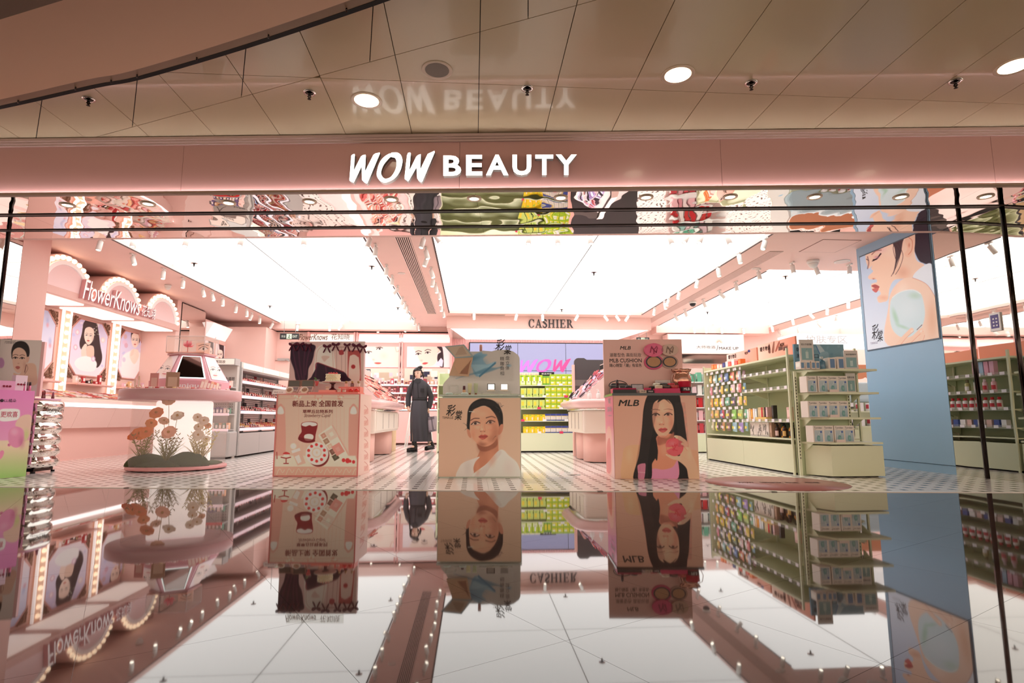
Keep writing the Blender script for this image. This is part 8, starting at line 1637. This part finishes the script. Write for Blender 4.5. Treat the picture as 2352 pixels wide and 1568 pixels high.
spots([(1773,747,0),(1820,730,0),(1860,717,30),(1878,738,30),(1900,706,-15),(1948,690,-12),(1922,724,-25),(1833,751,0),(1788,757,25)], 'on the beam beyond the gondola')
for x, y0, y1 in ((XL-.01, 6.9, 14.4), (X1a-.02, 6.9, 14.3), (X1b+.01, 6.7, 12.8), (X2a-.02, 6.6, 12.8), (X2b+.01, 8.8, 14.3), (X3a-.02, 8.8, 14.2)): trk(x-.012, x+.012, y0, y1, ZC-.0005)
# domes, detector, round speakers
def dome(u, v, r, label, m, name='ceiling_camera', cat='camera'):
    Pp = Zp(u, v, ZC); t = thing(name, label, cat, (Pp.x, Pp.y, ZC-.001)); b = B(); b.lathe([(r*1.1,-.0),(r*1.1,-.03),(r*.95,-.045)][::-1], 20); obj('collar', b, WHITE, t); b = B(); b.lathe([(r*.9*math.cos(a), -.045-r*.9*math.sin(a)) for a in np.linspace(0, PI/2, 7)][::-1], 20); obj('dome', b, m, t)
dome(1591, 692, .07, 'white dome camera with dark lens on the grille beam', mat('dark_dome', (40,40,44), .1)); dome(1867, 598, .08, 'white eyeball camera under the pink ceiling near the column', WHITE); dome(386, 654, .05, 'small smoke detector on the pink ceiling beside the arches', WHITE, 'smoke_detector', 'detector')
for u, v, lab in ((1934, 600, 'round white ceiling speaker before the blue column'), (1735, 616, 'small round white speaker on the grille beam'), (922, 627, 'small flush round speaker on the vented beam')):
    Pp = Zp(u, v, ZC); t = thing('flush_speaker', lab, 'speaker', (Pp.x, Pp.y, ZC-.001)); r = .11 if u == 1934 else .06; b = B(); b.lathe([(r,-.0),(r,-.006),(r*.9,-.009),(0,-.007)][::-1], 28); obj('rim', b, WHITE, t); b = B(); b.lathe([(r*.85,-.009),(0,-.009)][::-1], 24, cap=False); obj('mesh_cover', b, cmat((222,204,198)), t)

# ------------------------------------------------------------------ stands at the left edge of the entrance
P1 = Zp(59, 1094); dv = Vector((.37, .93, 0)).normalized(); Wd = .95; P0 = P1-dv*Wd; rz = math.atan2(dv.y, dv.x); M = local(P0, rz); h = at(70, 897, 2, 0) if False else None
h = onplane(M, 62, 897, 0)[1]
st = thing('promotion_stand', 'pink and green promotion stand printed with balloons and 更欢喜', 'stand', P0, rz)
b = B(); b.box(0, Wd, .004, .16, 0, h); obj('body', b, mat('stand_orchid', (226,150,190), .35), st)
cs = full(M, Wd, .002, h-.002, 0.0); c = lpic(M, cs, (226,130,190), 1.1); A = lambda p: T(p, .236, 0, 760)
c.shade((40, 897), (40, 1100), (222,120,186), (232,170,200)); c.poly(A([(-600,1070),(300,1062),(250,1480),(-600,1480)]), (234,206,176), 3, False, grad=((60,1020),(60,1098),(150,200,104)))
c.poly(A([(150,920),(180,850),(240,815),(300,820),(310,880),(300,970),(260,1060),(230,1070),(240,1000),(215,950)]), (226,190,170), 2.5); c.blob(*A([(255,1010)])[0], 12, 22, (190,206,120), .7)
c.poly(A([(80,1030),(85,980),(110,945),(160,930),(205,945),(228,990),(225,1060),(200,1115),(160,1135),(115,1120),(85,1080)]), (222,134,176), 2); c.blob(*A([(140,980)])[0], 14, 14, (240,170,200), .7); c.blob(*A([(210,1080)])[0], 12, 22, (190,100,140), .6); c.blob(*A([(88,1108)])[0], 4.5, 4.5, (216,120,160), 1, 0, .6); c.blob(*A([(85,1108)])[0], 2, 2, (150,70,100), .9)
c.poly(A([(-10,1190),(20,1160),(40,1180),(20,1230),(-10,1250)]), (226,130,170), 2); c.poly(A([(0,770),(90,755),(180,762),(195,800),(185,845),(140,870),(0,872)]), (246,230,226), 1.6)
c.gain = 1.2; c.sheet('balloon_print', cs, PRINTG, st); labeltext(M, '更欢喜', cmat((206,110,130)), 1, .236*175, 760+.236*782, 760+.236*838, -.001, st, bold=.012); labeltext(M, 'LL橘朵', cmat((60,40,56)), .236*42, .236*160, 760+.236*662, 760+.236*692, -.001, st)
b = B(); x_, z_ = onplane(M, 4, 919.5, 0)
for k in range(5): a = 2*PI*k/5+.3; b.tube([(x_, -.003, z_), (x_+.016*math.cos(a), -.003, z_+.016*math.sin(a))], .008, 6)
obj('flower_mark', b, cmat((60,40,56)), st)
# portrait board behind
yb = .10; x0, x1, z0, z1 = rectpx(M, -60, 92, 776, 896, .22); 
pb = thing('portrait_board', 'standing portrait board of a woman resting her chin on her shoulder', 'board', (0,0,0)); PB0, PB1 = at(-20, 890, 1, 7.02), at(85, 890, 1, 7.10); pb.location = (PB0.x, PB0.y, .902)
rzb = math.atan2(PB1.y-PB0.y, PB1.x-PB0.x); pb.rotation_euler = (0,0,rzb); Mb = local(pb.location, rzb); wB = (PB1-PB0).length; x0, x1, z0, z1 = rectpx(Mb, -20, 86, 778, 895, 0)
b = B(); b.box(-.02, wB+.03, .002, .05, 0, onplane(Mb, 60, 786, 0)[1]+.012); obj('board', b, mat('board_shell_pink', (240,190,190), .35), pb)
cs = [(0, 0, onplane(Mb, 40, 780, 0)[1]), (wB, 0, onplane(Mb, 40, 780, 0)[1]), (wB, 0, .004), (0, 0, .004)]; c = lpic(Mb, cs, (226,212,206), 1.2); A = lambda p: T(p, .236, 0, 760)
c.poly(A([(110,230),(115,170),(140,120),(190,98),(245,108),(280,150),(288,210),(275,265),(250,290),(130,280)]), (46,38,40), 1.6); c.poly(A([(120,240),(135,185),(180,160),(225,175),(255,215),(262,280),(245,340),(210,390),(180,408),(150,390),(128,340)]), (232,192,170), 1.4)
c.poly(A([(255,260),(285,250),(280,290),(262,310)]), (226,180,158)); c.poly(A([(130,410),(190,420),(240,330),(300,312),(345,330),(358,400),(350,520),(180,520)]), (228,186,162), 1.8); c.line(A([(240,420),(270,370),(262,330)]), 1.6, (170,120,104), .7); c.line(A([(255,330),(240,400)]), 2, (120,60,64), .8)
for ex, ey in ((150,262), (215,265)): c.poly(A([(ex-22,ey+4),(ex-5,ey-9),(ex+16,ey-8),(ex+24,ey+4),(ex,ey+9)]), (206,180,166), .9); c.blob(*A([(ex,ey)])[0], 2.6, 2.4, (36,26,26), 1, 0, .5); c.line(A([(ex-24,ey+2),(ex-4,ey-11),(ex+26,ey)]), 1.3, (50,34,34)); c.line(A([(ex-24,ey-26),(ex+2,ey-34),(ex+26,ey-26)]), 1.6, (120,86,76), .8)
c.blob(*A([(180,315)])[0], 4, 2.4, (196,140,120), .7); c.poly(A([(150,350),(172,340),(195,350),(185,368),(165,370)]), (186,100,94)); c.blob(*A([(240,330)])[0], 7, 14, (206,156,134), .5); c.blob(*A([(10,310)])[0], 9, 14, (196,140,190), 1, 0, .7)
c.gain = 1.15; c.sheet('portrait_print', cs, PRINT, pb); labeltext(Mb, 'rom&nd', cmat((150,140,140)), .236*48, .236*150, 760+.236*88, 760+.236*122, -.002, pb)
# chrome ribbed pedestal with lipsticks
cpd = thing('chrome_pedestal', 'polished chrome ribbed pedestal with WOW BEAUTY lettering', 'pedestal', (-5.30, 7.46, 0)); b = B(); prof = []
for k in range(6):
    z0 = .06+.135*k; prof += [(.0, z0), (.022, z0+.025), (.03, z0+.065), (.022, z0+.105), (.0, z0+.13)]
b.loft([[((.17+o_)*math.copysign(abs(math.cos(a))**.6, math.cos(a)), (.22+o_)*math.copysign(abs(math.sin(a))**.6, math.sin(a)), z) for a in np.linspace(0, 2*PI, 40, endpoint=False)] for o_, z in prof]); obj('ribbed_body', b, CHROME, cpd)
b = B(); b.box(-.12,.12,-.16,.16,.02,.06); obj('base', b, DCHROME, cpd); 
for x, y in ((-.12,-.16),(.12,-.16),(.12,.16),(-.12,.16)): b = B(); b.lathe([(.02,0),(.02,.02)], 10, (x,y)); obj('foot', b, BLACK, cpd)
b = B(); b.loft([[((.16)*math.copysign(abs(math.cos(a))**.6, math.cos(a)), .21*math.copysign(abs(math.sin(a))**.6, math.sin(a)), z) for a in np.linspace(0, 2*PI, 40, endpoint=False)] for z in (.868, .885)]); obj('pink_top', b, mat('top_orchid', (232,170,200), .3), cpd)
pr = lambda x, y, z: (.20-.0+y*0+.003, -.17+x, z)
text('WOW BEAUTY', cmat((110,100,100)), .0, .3, .715, .755, cpd, bold=.02, frame=pr)
for k, (x, y, hh) in enumerate(((.0,-.12,.10),(.06,-.05,.09),(.02,.03,.10),(.09,.08,.085),(.05,.13,.07))):
    t_ = thing('lipstick', '%s lipstick standing on the chrome pedestal' % ('tall brown','short brown','tall dark red','slim mauve','small rose')[k], 'lipstick', (-5.30+x, 7.46+y, .8865)); b = B(); b.lathe([(.014,0),(.014,hh*.4),(.012,hh*.42)], 10); obj('base', b, cmat((120,70,64)), t_); b = B(); b.lathe([(.011,hh*.42),(.011,hh*.85),(.006,hh)], 10); obj('bullet', b, cmat(((110,50,46),(130,60,56),(120,30,36),(150,90,110),(206,110,120))[k], .3), t_)
# loose goods on the balloon stand
def onS(u, y): return M @ Vector((onplane(M, u, 885, y)[0], y, h+.0015))
for k, (u, y, w_, hh, col, lab) in enumerate(((44,.04,.12,.17,(236,206,222),'white and pink carton with cherries on the balloon stand'), (12,.02,.16,.10,(232,160,200),'low pink display block on the balloon stand'))):
    t_ = thing('cosmetic_box', lab, 'box', onS(u, y+.04), rz); b = B(); b.box(-w_/2,w_/2,-.03,.03,0,hh); obj('carton', b, cmat(col), t_); b = B()
    for q in range(3): b.ball((-.03+.03*q,-.034,hh*.4), .012, 8, 5)
    obj('cherry_print', b, cmat((150,30,60)), t_)
for k, u in enumerate((55, 62, 69)):
    t_ = thing('lip_gloss', '%s lip gloss tube on the balloon stand' % ('magenta','plum','pink')[k], 'lip gloss', onS(u, .06), rz); b = B(); b.lathe([(.012,0),(.012,.06)], 10); obj('tube', b, cmat(((216,60,130),(120,40,70),(240,130,170))[k], .15), t_); b = B(); b.lathe([(.011,.06),(.011,.10),(0,.10)], 10); obj('cap', b, cmat((60,30,40)), t_)

# ------------------------------------------------------------------ things deeper on the right
xb = at(1588, 900, 1, 10.2).x
bg2 = thing('back_gondola', 'white gondola of red and green cartons beyond the pale green gondola', 'shelf', (xb+.55, 10.6, 0))
b = B(); b.box(-.6,.6,.3,.36,0,1.6); obj('back', b, PINKL, bg2); b = B(); b.box(-.6,.6,-.02,.3,.02,.34); obj('base', b, GREEN, bg2)
for i, z in enumerate((.36,.60,.84,1.08,1.32)):
    b = B(); b.box(-.6,.6,.0,.3,z-.018,z); obj('shelf', b, WHITE, bg2)
    for k in range(7):
        col = [[(206,70,80),(240,180,190),(230,90,100)],[(246,190,196),(226,150,160),(250,226,226)],[(206,40,46),(250,240,236),(210,60,56)],[(240,236,230),(160,200,190),(230,200,206)],[(110,180,150),(226,240,230),(90,160,130)]][i][k % 3]
        gcart(xb+.55-.53+.11*k, 10.72, z, .08, .1, .15+.03*(k % 2), col, '%s carton on shelf %s of the white back gondola' % (cname(col), ('one','two','three','four','five')[i]), lab=(250,244,240), group='cartons on the white back gondola')
# booth with a blue panel, white counter and signs between gondola and column
bt = thing('skincare_booth', 'white and blue skincare booth with an orange scalloped canopy', 'booth', (6.55, 9.8, 0))
b = B(); b.box(-.9,.9,-.3,.4,.9,1.25); obj('counter_band', b, mat('booth_pale_blue', (196,216,222), .3), bt, bevel=.06, seg=3); b = B(); b.box(-.9,.9,-.25,.4,.0,.9); obj('counter_base', b, GREEN, bt)
b = B(); b.box(-.95,.95,-.2,.35,1.9,2.1); obj('sign_box', b, mat('booth_sign', (255,252,250), .4, emit=.9), bt); text('护肤专区', cmat((250,250,252)), -.75, .0, 1.93, 2.07, bt, y=-.21, bold=.02)
b = B(); b.box(-.9,.0,-.26,-.22,1.62,1.74); obj('black_sign', b, BLACK, bt); text('Spés 诗裴丝', cmat((240,240,240)), -.72, -.25, 1.645, 1.715, bt, y=-.262, bold=.012)
b = B(); n = 8
for k in range(n): x = -.9+1.8*k/n; b.prism([(x,1.55),(x,1.36)]+[(x+1.8/n*(.5-.5*math.cos(a)), 1.36-.06*math.sin(a)) for a in np.linspace(0,PI,7)][1:-1]+[(x+1.8/n,1.36),(x+1.8/n,1.55)], -.3,-.27, axis='y')
obj('scalloped_canopy', b, mat('canopy_orange', (240,160,120), .5), bt)
for x in (-.92,.88): b = B(); b.box(x,x+.04,-.2,.35,0,2.1); obj('post', b, WHITE, bt)
b = B(); b.box(-1.5,-.95,-.6,-.56,.35,.98); obj('blue_panel', b, mat('blue_glass_panel', (150,184,204), .25), bt); b = B(); b.box(-1.5,-1.46,-.6,-.56,0,.35); b.box(-.99,-.95,-.6,-.56,0,.35); obj('panel_leg', b, GREY, bt)
for z in (.5,.75): b = B(); b.box(-.6,.6,-.42,-.25,z-.02,z); obj('front_shelf', b, GREEN, bt)
for k in range(6):
    for z in (.5,.75): gcart(6.55-.5+.18*k, 9.8-.34, z, .08, .1, .14, (244,240,240), 'white carton with red flower on the booth front shelf', lab=(216,80,100), group='white cartons on the booth')
t_ = thing('hose_reel', 'black hose loop on a red reel beside the blue column', 'reel', (5.75, 8.6, 0)); b = B(); b.tube([(.0,.17*math.cos(a),.42+.24*math.sin(a)) for a in np.linspace(0,2*PI,22)], .014, 8); obj('hose', b, BLACK, t_); b = B(); b.tube([(.03,.0,.0),(.03,.0,.60)], .04, 12); obj('reel_post', b, cmat((196,40,40)), t_)
# small service sign on the jamb mirror
t_ = thing('notice_card', 'small white and purple notice card fixed to the jamb mirror', 'sign', (5.396, 5.52, 1.52)); b = B(); b.box(-.012,.0,-.06,.06,0,.19); obj('plate', b, cmat((246,244,246)), t_); b = B(); b.box(-.0135,-.012,-.045,.045,.03,.17); obj('print', b, cmat((96,84,150)), t_); b = B()
for i in range(3):
    for j in range(2): b.box(-.0145,-.0135,-.03+.035*j,-.012+.035*j,.05+.035*i,.066+.035*i)
obj('icons', b, cmat((240,238,244)), t_)
